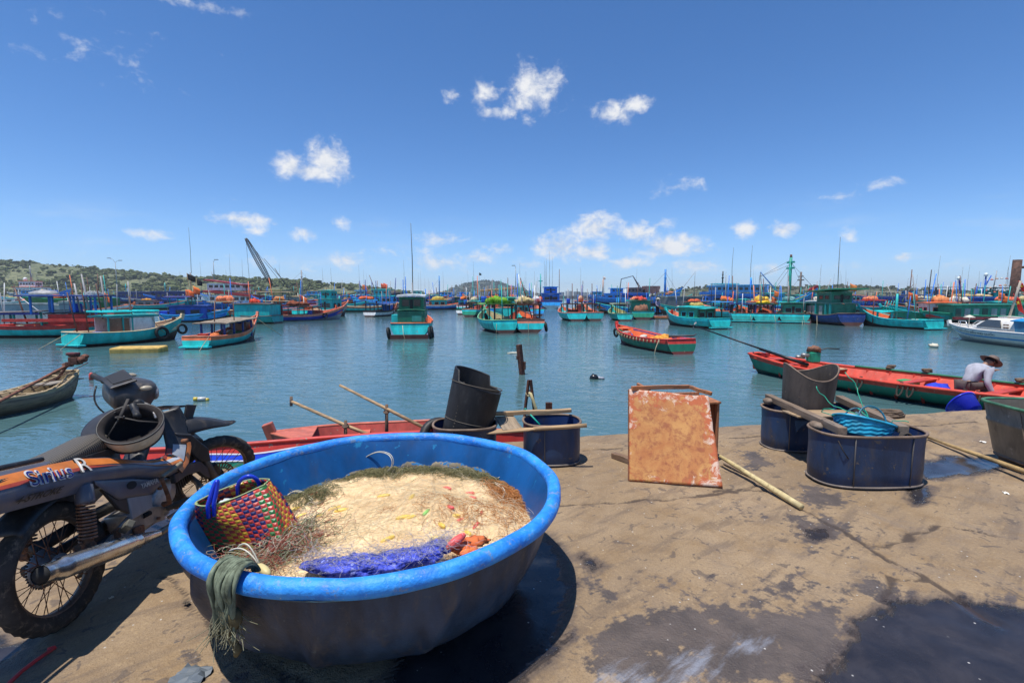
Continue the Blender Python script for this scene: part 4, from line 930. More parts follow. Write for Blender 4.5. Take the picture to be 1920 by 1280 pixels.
# ------------------------------------------------------------------ motorbike (x forward, y left, z up)
def make_bike():
 WB=1.20; RW=.283
 t=thing('motorbike','dusty grey and orange underbone motorbike parked beside the blue basket boat','motorbike',(-2.05,2.10,0)); LEAN=rad(-7.0)
 t.rotation_euler=Euler((LEAN,0,rad(94.5)),'XYZ')
 t.rotation_mode='XYZ'; t.matrix_world=Matrix.Translation((-2.05,2.10,0))@Matrix.Rotation(rad(94.5),4,'Z')@Matrix.Rotation(LEAN,4,'X')
 rub=paint((.045,.039,.033),.85,.35,.9,scale=5,dirtcol=(.20,.155,.11),stretch=(1,1,1),bump=.3)
 rimm=paint((.17,.13,.10),.5,.35,.7,metal=.5,scale=6,dirtcol=(.20,.09,.04),stretch=(1,1,1))
 dk=paint((.026,.027,.030),.45,.3,.45,scale=3,dirtcol=(.15,.115,.08),bump=.05)
 blk=paint((.018,.018,.019),.5,.3,.5,scale=4,dirtcol=(.12,.095,.07))
 gry=paint((.085,.088,.112),.36,.2,.4,scale=3,dirtcol=(.20,.15,.10),bump=.04,spec=.5)
 gryl=paint((.27,.28,.29),.35,.2,.4,scale=3,dirtcol=(.25,.19,.13),bump=.04)
 alu=paint((.42,.40,.38),.42,.25,.6,metal=.65,scale=5,dirtcol=(.16,.11,.07),stretch=(1,1,1))
 rst=rust((.20,.085,.04)); chrome=paint((.62,.60,.57),.25,.2,.55,metal=.9,scale=4,dirtcol=(.22,.12,.06),stretch=(.4,1,1),bump=.05)
 org=paint((.55,.165,.035),.4,.2,.5,scale=4,dirtcol=(.35,.2,.1),bump=.03); redm=paint((.33,.05,.03),.4,.2,.4,scale=4,dirtcol=(.2,.12,.08),bump=.03); silv=paint((.36,.39,.42),.4,.15,.35,scale=4,dirtcol=(.3,.22,.15),bump=.03)
 RX=Matrix.Rotation(rad(90),3,'X')
 def wheel(name,c,R,disc,steer):
  w=thing(name,None,None,c); w.parent=t; w.rotation_euler=(0,0,steer)
  tw=.040 if not disc else .036; mb=MB(); n,k=72,16; V=[]; F=[]
  for i in range(n):
   a=2*PI*i/n
   for j in range(k):
    q=2*PI*j/k; rr=R-tw+tw*math.cos(q)*1.0; y=tw*math.sin(q)
    if abs(q)<.9 or q>2*PI-.9:rr+=(.0035 if(i+(1 if y>0 else 0))%2 else-.002)
    V.append((rr*math.cos(a),y,rr*math.sin(a)))
   for j in range(k):F.append((i*k+j,i*k+(j+1)%k,((i+1)%n)*k+(j+1)%k,((i+1)%n)*k+j))
  mb.add(V,F); mb.build('tyre',rub,w)
  mb=MB(); r0=R-2*tw+.004; mb.lathe([(r0+.012,-.021),(r0+.010,-.024),(r0-.006,-.018),(r0-.010,0),(r0-.006,.018),(r0+.010,.024),(r0+.012,.021)],56,RX.to_4x4(),closedprof=True); mb.build('rim',rimm,w)
  mb=MB(); mb.lathe([(.0,-.05),(.02,-.05),(.024,-.036),(.05,-.034),(.052,-.026),(.034,-.02),(.034,.02),(.052,.026),(.05,.034),(.02,.05),(0,.05)],28,RX.to_4x4()); mb.build('hub',alu if not disc else blk,w)
  mb=MB()
  for i in range(36):
   a=2*PI*i/36; s_=1 if i%2 else-1; da=rad(38)*(1 if(i//2)%2 else-1)
   mb.cyl((.046*math.cos(a+da),s_*.028,.046*math.sin(a+da)),(r0*math.cos(a),s_*.004,r0*math.sin(a)),.0019,5)
  mb.build('spokes',rst,w)
  return w
 rw=wheel('rear_wheel',(0,0,RW),RW,False,0)
 mb=MB(); mb.lathe([(.0,-.062),(.072,-.060),(.083,-.050),(.085,-.028),(0,-.026)],36,RX.to_4x4()); mb.build('brake_drum',paint((.20,.20,.20),.5,.3,.7,metal=.4,scale=6,dirtcol=(.10,.075,.05)),rw)
 mb=MB()
 n=38; O=[]
 for i in range(n*2):r=.092 if i%2 else .080; a=PI*i/n; O.append(Vector((r*math.cos(a),.045,r*math.sin(a))))
 mb.plate(O,.006); mb.build('sprocket',paint((.02,.017,.014),.7,.3,.4),rw)
 mb=MB(); mb.cyl((0,-.13,0),(0,.11,0),.008,10); mb.cyl((0,-.135,0),(0,-.12,0),.016,6); mb.build('axle',rst,rw)
 STEER=rad(-44); fx,fz=WB,RW
 head=Vector((WB-.42,0,.80)); axis=Vector((-.44,0,.90)).normalized()
 st=thing('steering',None,None,head); st.parent=t; st.rotation_mode='QUATERNION'
 from mathutils import Quaternion
 st.rotation_quaternion=Quaternion(axis,STEER)
 def S(x,y,z):return Vector((x,y,z))-head
 fw=wheel('front_wheel',(0,0,0),.279,True,0); fw.parent=t
 fw.matrix_local=st.matrix_basis@Matrix.Translation(S(WB,0,.281))
 mb=MB(); no,ni=.108,.070; n=60; V=[]; F=[]
 for i in range(n):
  a=2*PI*i/n
  for r in(no,no-.008,ni+.006,ni):V.append((r*math.cos(a),-.055,r*math.sin(a)))
 for i in range(n):
  q=(i+1)%n
  for j in(0,2):F.append((i*4+j,q*4+j,q*4+j+1,i*4+j+1))
  if i%2==0:F.append((i*4+1,q*4+1,q*4+2,i*4+2))
 mb.add(V,F,0,False); mb.lathe([(.03,-.055),(.045,-.055)],24,RX.to_4x4())
 for i in range(5):a=2*PI*i/5; mb.cyl((.04*math.cos(a),-.055,.04*math.sin(a)),(.075*math.cos(a+.35),-.055,.075*math.sin(a+.35)),.006,6)
 o=mb.build('brake_disc',paint((.12,.085,.06),.5,.3,.5,metal=.5,scale=8),fw); sd=o.modifiers.new('solid','SOLIDIFY'); sd.thickness=.004
 def part(name,mb,m,parent=t,**k):return mb.build(name,m,parent,**k)
 fk=thing('front_fork',None,None,(0,0,0)); fk.parent=t; fk.matrix_local=st.matrix_basis.copy()
 for s_ in(-1,1):
  mb=MB(); b=S(WB-.02,s_*.075,.275); tp=b+axis*.33
  mb.tube([b-axis*.02,b+axis*.02,b+axis*.17,b+axis*.18,tp],[.022,.026,.025,.020,.018],12); mb.build('fork_leg',paint((.13,.105,.085),.5,.3,.6,metal=.4,scale=6),fk)
 mb=MB(); b=S(WB-.02,-.075,.275)+axis*.09+Vector((.03,.01,0)); mb.box(b,(.045,.04,.085),Matrix.Rotation(rad(-26),3,'Y')); mb.build('brake_caliper',blk,fk,bevel=.006)
 mb=MB(); p0=S(WB-.17,0,.60); mb.tube([p0,p0+axis*.24],.03,14); mb.box(p0+Vector((0,0,.0)),(.07,.19,.045),Matrix.Rotation(rad(26),3,'Y')); mb.build('steering_stem',blk,fk,bevel=.005)
 mb=MB(); rings=[]
 for i in range(22):
  u=i/21; x=.86+.43*u; z=.72-.055*u+.030*math.sin(PI*min(1,u*1.15)); w_=.085*(1-u**2.6)+.010; dr=.075*(1-u)**.8+.012
  rings.append([S(x+.02*abs(c),w_*c,z-dr*abs(c)**2.4-.012*(1-abs(c))*u)for c in np.linspace(-1,1,13)])
 mb.loft(rings,closed=False,cap=False); o=mb.build('front_mudguard',dk,fk); sd=o.modifiers.new('solid','SOLIDIFY'); sd.thickness=.004
 for s_ in(-1,1):
  mb=MB(); q=[S(.90,s_*.090,.69),S(.99,s_*.095,.665),S(1.10,s_*.098,.54),S(1.12,s_*.098,.45),S(1.05,s_*.098,.46),S(.96,s_*.090,.58)]
  mb.plate(q,.035); mb.build('fork_cover',dk,fk,bevel=.008)
 hb=thing('handlebar',None,None,(0,0,0)); hb.parent=t; hb.matrix_local=st.matrix_basis.copy(); hx,hz=WB-.56,.955
 for s_ in(-1,1):
  mb=MB(); mb.tube([S(hx+.06,s_*.09,hz-.02),S(hx+.02,s_*.20,hz),S(hx-.02,s_*.34,hz-.008)],.011,10); mb.build('bar',blk,hb)
  mb=MB(); mb.tube([S(hx+.0,s_*.225,hz),S(hx-.005,s_*.232,hz),S(hx-.006,s_*.24,hz-.001),S(hx-.022,s_*.345,hz-.008),S(hx-.023,s_*.352,hz-.008)],[.021,.021,.0165,.0165,.019],12); mb.build('grip',blk,hb)
  mb=MB(); mb.tube([S(hx+.03,s_*.20,hz+.005),S(hx+.02,s_*.225,hz+.003)],[.027,.025],12); mb.build('switch_box',blk if s_<0 else redm,hb)
  mb=MB(); mb.tube([S(hx+.05,s_*.19,hz),S(hx+.075,s_*.24,hz-.005),S(hx+.06,s_*.36,hz-.03)],[.008,.007,.006],8); mb.build('brake_lever',blk if s_>0 else alu,hb)
 mb=MB(); rings=[]
 for i in range(16):
  u=i/15; x=hx-.05+.215*u; hw=.122*math.sin(PI*(.28+.60*u))**.8; zt=hz+.062*math.sin(PI*(.18+.62*u))+.012; zb=hz-.02-.125*math.sin(PI*(.12+.8*u))**1.2
  R_=[]
  for j in range(20):
   a=2*PI*j/20; c,sn=math.cos(a),math.sin(a); R_.append(S(x,hw*math.copysign(abs(c)**.55,c),(zt+zb)/2+(zt-zb)/2*math.copysign(abs(sn)**.62,sn)))
  rings.append(R_)
 mb.loft(rings); part('cowl',mb,paint((.055,.052,.050),.42,.3,.6,scale=5,dirtcol=(.19,.155,.12),bump=.05),hb)
 mb=MB(); mb.blob(S(hx+.165,0,hz-.01),(.022,.075,.05),18,0,0); part('headlamp',mb,plain((.30,.28,.27),.15,.3),hb)
 mb=MB(); q=[S(hx-.065,.085,hz+.060),S(hx-.065,-.085,hz+.060),S(hx+.05,-.105,hz+.103),S(hx+.05,.105,hz+.103)]; mb.plate(q,.012); part('instrument_panel',mb,dk,hb,bevel=.004)
 mb=MB(); q=[Vector(p)+Vector((-.001,0,.008))for p in(S(hx-.045,.055,hz+.068),S(hx-.045,-.055,hz+.068),S(hx+.035,-.075,hz+.098),S(hx+.035,.075,hz+.098))]; mb.plate(q,.004); part('gauge_glass',mb,plain((.010,.010,.010),.5),hb)
 for y,x in((-.118,.09),(.118,.09)):
  mb=MB(); mb.blob(S(hx+x,y,hz+.058),(.03,.02,.014),12,0,0); part('indicator',mb,paint((.33,.28,.2),.4,.2,.3),hb)
 mb=MB()
 for(p,q,r,sg)in(((-.08,-.23,-.02),(.02,-.05,-.20),.12,-1),((-.06,-.21,-.02),(.06,-.06,-.24),.09,-1),((-.05,.2,-.02),(.05,.05,-.22),.1,-1)):
  P_=[S(hx+p[0]+(q[0]-p[0])*u-r*math.sin(PI*u)*.6,p[1]+(q[1]-p[1])*u,hz+p[2]+(q[2]-p[2])*u)for u in np.linspace(0,1,10)]; mb.tube(P_,.005,6)
 part('control_cables',mb,blk,hb)
 mb=MB(); mb.plate([S(.87,-.05,.82),S(1.00,-.10,.785),S(1.00,.08,.785),S(.87,.05,.82)],.012); mb.plate([S(.96,-.13,.80),S(1.06,-.13,.775),S(.98,-.115,.66),S(.93,-.11,.70)],.014); part('front_cover',mb,blk,bevel=.003).matrix_local=Matrix.Translation(head)
 mb=MB(); mb.tube([Vector((WB-.40,0,.78)),Vector((WB-.50,0,.62)),Vector((.62,0,.50)),Vector((.42,0,.52)),Vector((.1,0,.64)),Vector((-.45,0,.72))],.030,10); part('frame',mb,blk)
 PX=[-.62,-.45,-.25,-.05,.12,.27,.40,.52,.62,.72]; PT=[.83,.82,.80,.775,.745,.695,.635,.585,.560,.555]; PB=[.70,.67,.64,.605,.575,.545,.525,.475,.445,.435]; PH=[.085,.11,.13,.14,.145,.15,.155,.165,.175,.18]
 def pan(x,v,s_,off=0.0):
  zt,zb,h=np.interp(x,PX,PT),np.interp(x,PX,PB),np.interp(x,PX,PH)
  y=h-.055*max(0,v-.55)**1.4/.45**1.4-.022*max(0,.3-v)/.3+.012*math.sin(PI*v)
  return Vector((x,s_*(y+off),zb+(zt-zb)*v))
 for s_ in(-1,1):
  sp=None
  for nm,v0,v1,m,off in(('side_panel',0,1.0,gry,0.0),('orange_stripe',.70,.92,org,.0018),('red_stripe',.61,.70,redm,.0018),('silver_stripe',.68,.82,silv,.0030)):
   xa,xb=(-.62,.72)if nm!='silver_stripe' else(.33,.715); mb=MB(); n,k=46,9; V=[]
   for i in range(n):
    u=i/(n-1); x=xa+(xb-xa)*u
    for j in range(k):
     a_,b_=v0,v1
     if nm=='orange_stripe' and x>.35:a_=v0-.2*(x-.35)/.35
     if nm=='red_stripe':a_=v0+.10*max(0,x-.05); b_=max(a_+.005,v1-.35*max(0,x-.1))
     if nm=='silver_stripe':b_=v0+(v1-v0)*min(1,(x-.33)/.25);
     V.append(pan(x,a_+(b_-a_)*j/(k-1),s_,off))
   F=[(i*k+j,(i+1)*k+j,(i+1)*k+j+1,i*k+j+1)for i in range(n-1)for j in range(k-1)]
   mb.add(V,F); o=mb.build(nm,m,t if sp is None else sp); sp=sp or o
  if s_<0:
   def deco(body,x0,v0,size,m,nm,shear=0.0,bold=0.0,sy=1.0,rise=0.0,off=.004,off_dir=1):
    Vt,Ft=text_mesh(body,size,shear,bold); out=[]
    for(a,b_,c_)in Vt:
     x=x0+a; h=np.interp(x,PX,PT)-np.interp(x,PX,PB); out.append(pan(x,v0+(b_*sy+rise*a)/h,-1,off+.0))
    mb=MB(); mb.add(out,Ft,0,False); return mb.build(nm,m,sp)
   white=paint((.58,.57,.55),.45,.1,.25,scale=6,bump=0); blu=paint((.014,.02,.18),.4,.2,.3,scale=6,bump=0)
   deco('Sirius',-.19,.52,.090,white,'lettering_outline',.42,.003,1,-.02,.0085); deco('Sirius',-.19,.52,.090,blu,'lettering',.42,-.0006,1,-.02,.0115)
   deco('R',.045,.56,.100,plain((.02,.018,.02),.4),'lettering_outline',.5,.003,1,-.02,.0087); deco('R',.045,.56,.100,paint((.48,.45,.40),.4,.1,.2),'lettering',.5,.0,1,-.02,.0117)
   deco('4-STROKE',-.25,.16,.043,plain((.012,.012,.014),.5),'lettering',.45,.001,.9,.0,.0085)
 LX=[.12,.24,.36,.47,.56]; LT=[.615,.575,.535,.485,.46]; LB=[.60,.47,.435,.40,.425]
 for s_ in(-1,1):
  def low(x,v,off=0.0):return Vector((x,s_*(.150+.004*math.sin(PI*v)+off),np.interp(x,LX,LB)+(np.interp(x,LX,LT)-np.interp(x,LX,LB))*v))
  mb=MB(); n,k=22,8; mb.add([low(.12+.44*i/(n-1),j/(k-1))for i in range(n)for j in range(k)],[(i*k+j,(i+1)*k+j,(i+1)*k+j+1,i*k+j+1)for i in range(n-1)for j in range(k-1)]); o=mb.build('side_cover',gry,t); sd=o.modifiers.new('solid','SOLIDIFY'); sd.thickness=.006; sd.offset=0
  if s_<0:
   mb=MB(); mb.add([Vector((.335+.034*math.cos(a)+.012*math.sin(a),-.1585,.508+.018*math.sin(a)-.012*math.cos(a)))for a in np.linspace(0,2*PI,24)[:-1]],[tuple(range(23))],0,False); mb.build('vent',plain((.004,.004,.004),.8),o)
   Vt,Ft=text_mesh('YAMAHA',.034,.0,.0006); mb=MB(); mb.add([Vector((.395+a*.95,-.1605,.462+b_*1.15-.12*a))for a,b_,c_ in Vt],Ft,0,False); mb.build('lettering',paint((.55,.52,.45),.4,.1,.1,bump=0),o)
   mb=MB(); mb.plate([Vector(p)for p in((.30,-.142,.475),(.47,-.142,.40),(.46,-.142,.33),(.30,-.142,.335))],.02); mb.build('engine_side_cover',gryl,t,bevel=.004)
   mb=MB(); mb.plate([Vector(p)for p in((.16,-.138,.56),(.30,-.138,.475),(.30,-.138,.37),(.24,-.138,.42))],.02); mb.build('inner_side_cover',dk,t,bevel=.004)
 m,nt,b=newmat('mesh_seat_cover'); tcn=nd(nt,'ShaderNodeTexCoord').outputs['Object']
 ck=nd(nt,'ShaderNodeTexBrick',{'Vector':nd(nt,'ShaderNodeVectorRotate',{'Vector':tcn,'Angle':rad(40)},rotation_type='Z_AXIS').outputs[0],'Scale':30.0,'Mortar Size':.05,'Color1':(.018,.017,.016,1),'Color2':(.014,.013,.012,1),'Mortar':(.16,.13,.09,1)})
 nt.links.new(ck.outputs[0],b.inputs['Base Color']); b.inputs['Roughness'].default_value=.55; bn=nd(nt,'ShaderNodeBump',{'Height':ck.outputs['Fac'],'Strength':.8,'Distance':.004}); nt.links.new(bn.outputs[0],b.inputs['Normal'])
 mb=MB(); rings=[]
 for i in range(20):
  u=i/19; x=-.58+1.0*u; hw=.125-.035*u-(.06*((u-.9)/.1)**2 if u>.9 else 0); zt=.845-.055*math.sin(PI*min(1,u*1.05))**1-.035*u+(.0 if u<.85 else .0)-(.045*((u-.88)/.12)**2 if u>.88 else 0); zb=.785-.105*u
  rings.append([Vector((x,hw*math.copysign(abs(math.cos(a))**.7,math.cos(a)),(zt+zb)/2+(zt-zb)/2*math.copysign(abs(math.sin(a))**.8,math.sin(a))))for a in np.linspace(0,2*PI,25)[:-1]])
 mb.loft(rings); part('seat',mb,m)
 mb=MB(); rings=[]
 for i in range(10):
  u=i/9; x=-.60+1.0*u; zt=.80-.09*u; hw=.128-.03*u; rings.append([Vector((x,y,z))for y,z in((-hw,zt-.03),(hw,zt-.03),(hw,zt),(-hw,zt))])
 mb.loft(rings,smooth=False); part('seat_base',mb,blk,bevel=.004)
 mb=MB(); rings=[]
 for i in range(8):
  u=i/7; x=.30+.13*u; rings.append([Vector((x,y,z))for y,z in((-.10+.03*u,.57-.03*u),(.10-.03*u,.57-.03*u),(.095-.03*u,.70-.03*u),(-.095+.03*u,.70-.03*u))])
 mb.loft(rings); part('seat_nose_cover',mb,dk,bevel=.01)
 mb=MB(); rings=[]
 for i in range(12):
  u=i/11; x=.50+.22*u; z=.47+.22*u**1.1; rings.append([Vector((x,.058*math.copysign(abs(math.cos(a))**.5,math.cos(a)),z+.05*math.sin(a)))for a in np.linspace(0,2*PI,17)[:-1]])
 mb.loft(rings); part('spine_cover',mb,dk)
 for s_ in(-1,1):
  A=[(.70,.43),(.80,.46),(.875,.54),(.90,.64),(.90,.74),(.885,.80)]; B_=[(.62,.56),(.70,.56),(.755,.60),(.79,.66),(.82,.73),(.835,.79)]
  def shield(u,v,off=0.0):
   k=u*5; i=min(4,int(k)); f_=k-i; a0=Vector((A[i][0],0,A[i][1])).lerp(Vector((A[i+1][0],0,A[i+1][1])),f_); b0=Vector((B_[i][0],0,B_[i][1])).lerp(Vector((B_[i+1][0],0,B_[i+1][1])),f_)
   p=a0.lerp(b0,v); w_=.185-.06*u; return Vector((p.x,s_*(w_-.11*v**1.5*(.4+.6*u)+off),p.z))
  def surf(nm,m,u0,u1,v0,v1,off,par):
   n,k=18,9; mb=MB(); mb.add([shield(u0+(u1-u0)*i/(n-1),v0+(v1-v0)*j/(k-1),off)for i in range(n)for j in range(k)],[(i*k+j,(i+1)*k+j,(i+1)*k+j+1,i*k+j+1)for i in range(n-1)for j in range(k-1)]); o=mb.build(nm,m,par)
   if par is t:sd=o.modifiers.new('solid','SOLIDIFY'); sd.thickness=.005
   return o
  o=surf('leg_shield',dk,0,1,0,1,0,t); surf('silver_stripe',silv,0,.42,.30,.80,.005,o); surf('orange_stripe',org,0,.46,.04,.26,.005,o); surf('red_stripe',redm,0,.33,.82,1.0,.005,o)
 mb=MB(); mb.cyl((.80,-.16,.60),(.80,-.19,.60),.014,12); part('shield_bolt',mb,rst)
 for s_ in(-1,1):
  mb=MB(); q=[Vector((x,s_*.150,z))for x,z in((.66,.44),(.80,.455),(.93,.43),(1.0,.36),(1.01,.28),(.96,.31),(.90,.37),(.78,.39),(.66,.385))]; mb.plate(q,.03); part('lower_shield',mb,dk,bevel=.006)
 mb=MB(); mb.lathe([(0,-.135),(.05,-.135),(.075,-.125),(.098,-.10),(.102,-.05),(.102,.09),(.08,.12),(0,.125)],32,Matrix.Translation((.60,0,.315))@RX.to_4x4()); mb.lathe([(0,-.130),(.04,-.13),(.066,-.115),(.075,-.09),(.075,.09),(0,.1)],28,Matrix.Translation((.70,0,.335))@RX.to_4x4()); mb.box((.55,0,.265),(.26,.18,.12)); eng=part('engine',mb,alu,bevel=.01)
 mb=MB(); mb.lathe([(0,-.144),(.040,-.144),(.048,-.138),(.05,-.12)],28,Matrix.Translation((.68,0,.345))@RX.to_4x4()); mb.build('clutch_cover',paint((.38,.37,.40),.32,.2,.4,metal=.7,scale=6),eng)
 mb=MB()
 for i in range(9):x=.76+.022*i; mb.box((x,0,.345+.004*i),(.007,.17-.004*(i%2),.135),Matrix.Rotation(rad(-8),3,'Y'))
 mb.box((.85,0,.36),(.2,.09,.09),Matrix.Rotation(rad(-8),3,'Y')); mb.box((.975,0,.375),(.07,.11,.11),Matrix.Rotation(rad(-8),3,'Y')); mb.build('cylinder_fins',paint((.06,.055,.05),.6,.3,.6,metal=.4,scale=6),eng)
 for i,(x,z)in enumerate(((.56,.40),(.70,.43),(.50,.25),(.66,.24),(.745,.275))):mb=MB(); mb.cyl((x,-.13,z),(x,-.148,z),.009,6); mb.build('bolt',rst,eng)
 mb=MB(); mb.tube([Vector((.545,-.15,.31)),Vector((.545,-.185,.315)),Vector((.53,-.195,.36)),Vector((.495,-.205,.455)),Vector((.49,-.205,.48))],[.016,.014,.011,.010,.015],10); ks=part('kick_starter',mb,rst)
 mb=MB(); P_=[Vector((.495,-.195-.085*u,.485+.012*u))for u in np.linspace(0,1,14)]
 P_=[Vector((.50+.13*u,-.205-.03*u,.482+.028*u))for u in np.linspace(0,1,16)]; mb.tube(P_,[.013 if i%2 else .0105 for i in range(16)],10); mb.build('pedal_rubber',paint((.20,.17,.12),.7,.3,.5,scale=8),ks)
 mb=MB(); P_=[Vector((.60+.015*u,-.13-.135*u,.265+.03*u))for u in np.linspace(0,1,18)]; mb.tube(P_,[.019 if i%2 else .015 for i in range(18)],10); part('rider_footrest',mb,paint((.10,.085,.065),.8,.3,.6,scale=8))
 mb=MB(); mb.tube([Vector((.585,-.135,.215)),Vector((.70,-.17,.22)),Vector((.80,-.185,.255)),Vector((.84,-.19,.285))],.0095,8); mb.tube([Vector((.845,-.175,.288)),Vector((.85,-.235,.292))],[.014,.012],8); part('brake_pedal',mb,paint((.30,.24,.17),.6,.3,.6,scale=7))
 mb=MB(); mb.tube([Vector((1.0,-.03,.33)),Vector((1.02,-.07,.26)),Vector((.96,-.115,.20)),Vector((.84,-.135,.175)),Vector((.70,-.14,.165)),Vector((.56,-.142,.165)),Vector((.46,-.147,.175))],[.017,.018,.018,.018,.018,.018,.02],12); ex=part('exhaust_pipe',mb,paint((.30,.26,.21),.45,.3,.7,metal=.6,scale=5,dirtcol=(.16,.08,.04)))
 ax0,ax1=Vector((.46,-.150,.178)),Vector((-.26,-.178,.365)); dd=(ax1-ax0); Lm=dd.length; dd.normalize()
 mb=MB(); prof=[(0,.020),(.05,.025),(.14,.036),(.15,.041),(.16,.037),(.19,.043),(.22,.046),(.52,.048),(.545,.048),(.55,.043),(.59,.038),(.60,.041),(.62,.038)]
 mb.tube([ax0+dd*(u*Lm/.62)for u,r in prof],[r for u,r in prof],24,cap=False); mf=part('muffler',mb,chrome)
 mb=MB(); e=ax0+dd*Lm; mb.tube([e-dd*.002,e-dd*.05],[.034,.030],20); mb.build('muffler_end',plain((.006,.006,.006),.8),mf); mb=MB(); mb.tube([e-dd*.012,e-dd*.04],[.010,.012],12,cap=False); mb.build('outlet_pipe',rst,mf)
 mb=MB(); c=ax0+dd*.26; mb.box(c+Vector((.0,.03,.055)),(.05,.012,.07)); mb.build('muffler_bracket',rst,mf,bevel=.004)
 mb=MB(); mb.box(ax0+dd*.50+Vector((0,.035,.045)),(.035,.012,.05)); mb.build('muffler_bracket',rst,mf,bevel=.004)
 for s_ in(-1,1):
  mb=MB(); mb.tube([Vector((.46,s_*.095,.275)),Vector((.2,s_*.10,.285)),Vector((-.02,s_*.105,.283))],[.026,.022,.024],10,flat=1.3); part('swing_arm',mb,blk)
  sh=thing('shock_absorber',None,None,(0,0,0)); sh.parent=t; b0,t0=Vector((.035,s_*.135,.335)),Vector((.09,s_*.128,.615)); d=t0-b0
  mb=MB(); P_=[]
  for i in range(140):u=i/139; a=u*2*PI*11.5; X_=d.normalized(); Y_=X_.cross(Vector((0,1,0))).normalized(); Z_=Vector((0,1,0)); P_.append(b0+d*(.10+.62*u)+(Y_*math.cos(a)+Z_*math.sin(a))*.032)
  mb.tube(P_,.0052,7); mb.build('spring',paint((.22,.11,.065),.5,.4,.6,metal=.4,scale=10,dirtcol=(.4,.36,.32)),sh)
  mb=MB(); mb.tube([b0+d*.0,b0+d*.1,b0+d*.55],[.017,.022,.014],12); mb.build('damper_rod',rst,sh); mb=MB(); mb.tube([b0+d*.70,b0+d*.73,b0+d*.98,b0+d*1.02],[.036,.038,.034,.02],16); mb.build('spring_cap',gry,sh)
  mb=MB(); mb.cyl(b0+Vector((0,-.02,0)),b0+Vector((0,.02,0)),.022,14); mb.build('mount',rst,sh)
 mb=MB(); q=[Vector(p)for p in((.14,-.128,.305),(.30,-.128,.355),(.44,-.128,.345),(.56,-.128,.30),(.56,-.128,.215),(.42,-.128,.245),(.28,-.128,.265),(.16,-.128,.262))]; mb.plate(q,.014); ph=part('footrest_plate',mb,paint((.27,.24,.21),.5,.3,.6,metal=.4,scale=5),bevel=.004)
 mb=MB(); mb.tube([Vector((.40,-.1365,.31)),Vector((.45,-.1365,.305))],.013,10,flat=1.0); mb.build('slot',plain((.006,.006,.006),.9),ph)
 mb=MB(); mb.tube([Vector((.23,-.15,.315)),Vector((.195,-.20,.345)),Vector((.175,-.235,.365))],[.024,.026,.026],4,smooth=False); part('pillion_footrest',mb,paint((.10,.095,.075),.7,.3,.6,scale=8,dirtcol=(.3,.25,.15)),bevel=.006)
 mb=MB(); mb.box((.335,-.142,.245),(.075,.02,.075),Matrix.Rotation(rad(12),3,'Y')); part('rust_bracket',mb,rust((.26,.09,.035)),bevel=.008)
 mb=MB(); mb.tube([Vector((.49,.10,.21)),Vector((.43,.20,.10)),Vector((.38,.262,.008))],[.012,.010,.012],8); part('side_stand',mb,blk)
 mb=MB(); rings=[]
 for i in range(16):
  a=rad(62+70*i/15); r=.325; rings.append([Vector((r*math.cos(a)*1.05+.03,y,RW+(r+.03*math.cos(y*20)*.0)*math.sin(a)-.02*(abs(y)>.07)))for y in np.linspace(-.085,.085,9)])
 mb.loft(rings,closed=False,cap=False); o=part('rear_mudguard',mb,blk); sd=o.modifiers.new('solid','SOLIDIFY'); sd.thickness=.004
 mb=MB(); mb.tube([Vector((.0,.075,.365)),Vector((.3,.08,.37)),Vector((.5,.08,.36))],.02,8,flat=1.6); mb.tube([Vector((.0,.075,.205)),Vector((.3,.08,.215)),Vector((.5,.08,.24))],.016,8,flat=1.6); part('chain_cover',mb,blk)
 mb=MB(); mb.tube([Vector((-.62,s_,.80))for s_ in(-.09,.09)],.01,8); mb.tube([Vector((-.66,-.12,.85)),Vector((-.3,-.15,.83)),Vector((-.1,-.14,.80))],.011,8); mb.tube([Vector((-.66,.12,.85)),Vector((-.3,.15,.83)),Vector((-.1,.14,.80))],.011,8); part('grab_rail',mb,blk)
 mb=MB(); mb.box((-.66,0,.77),(.06,.15,.07)); part('tail_lamp',mb,plain((.3,.01,.01),.2),bevel=.015)
make_bike()
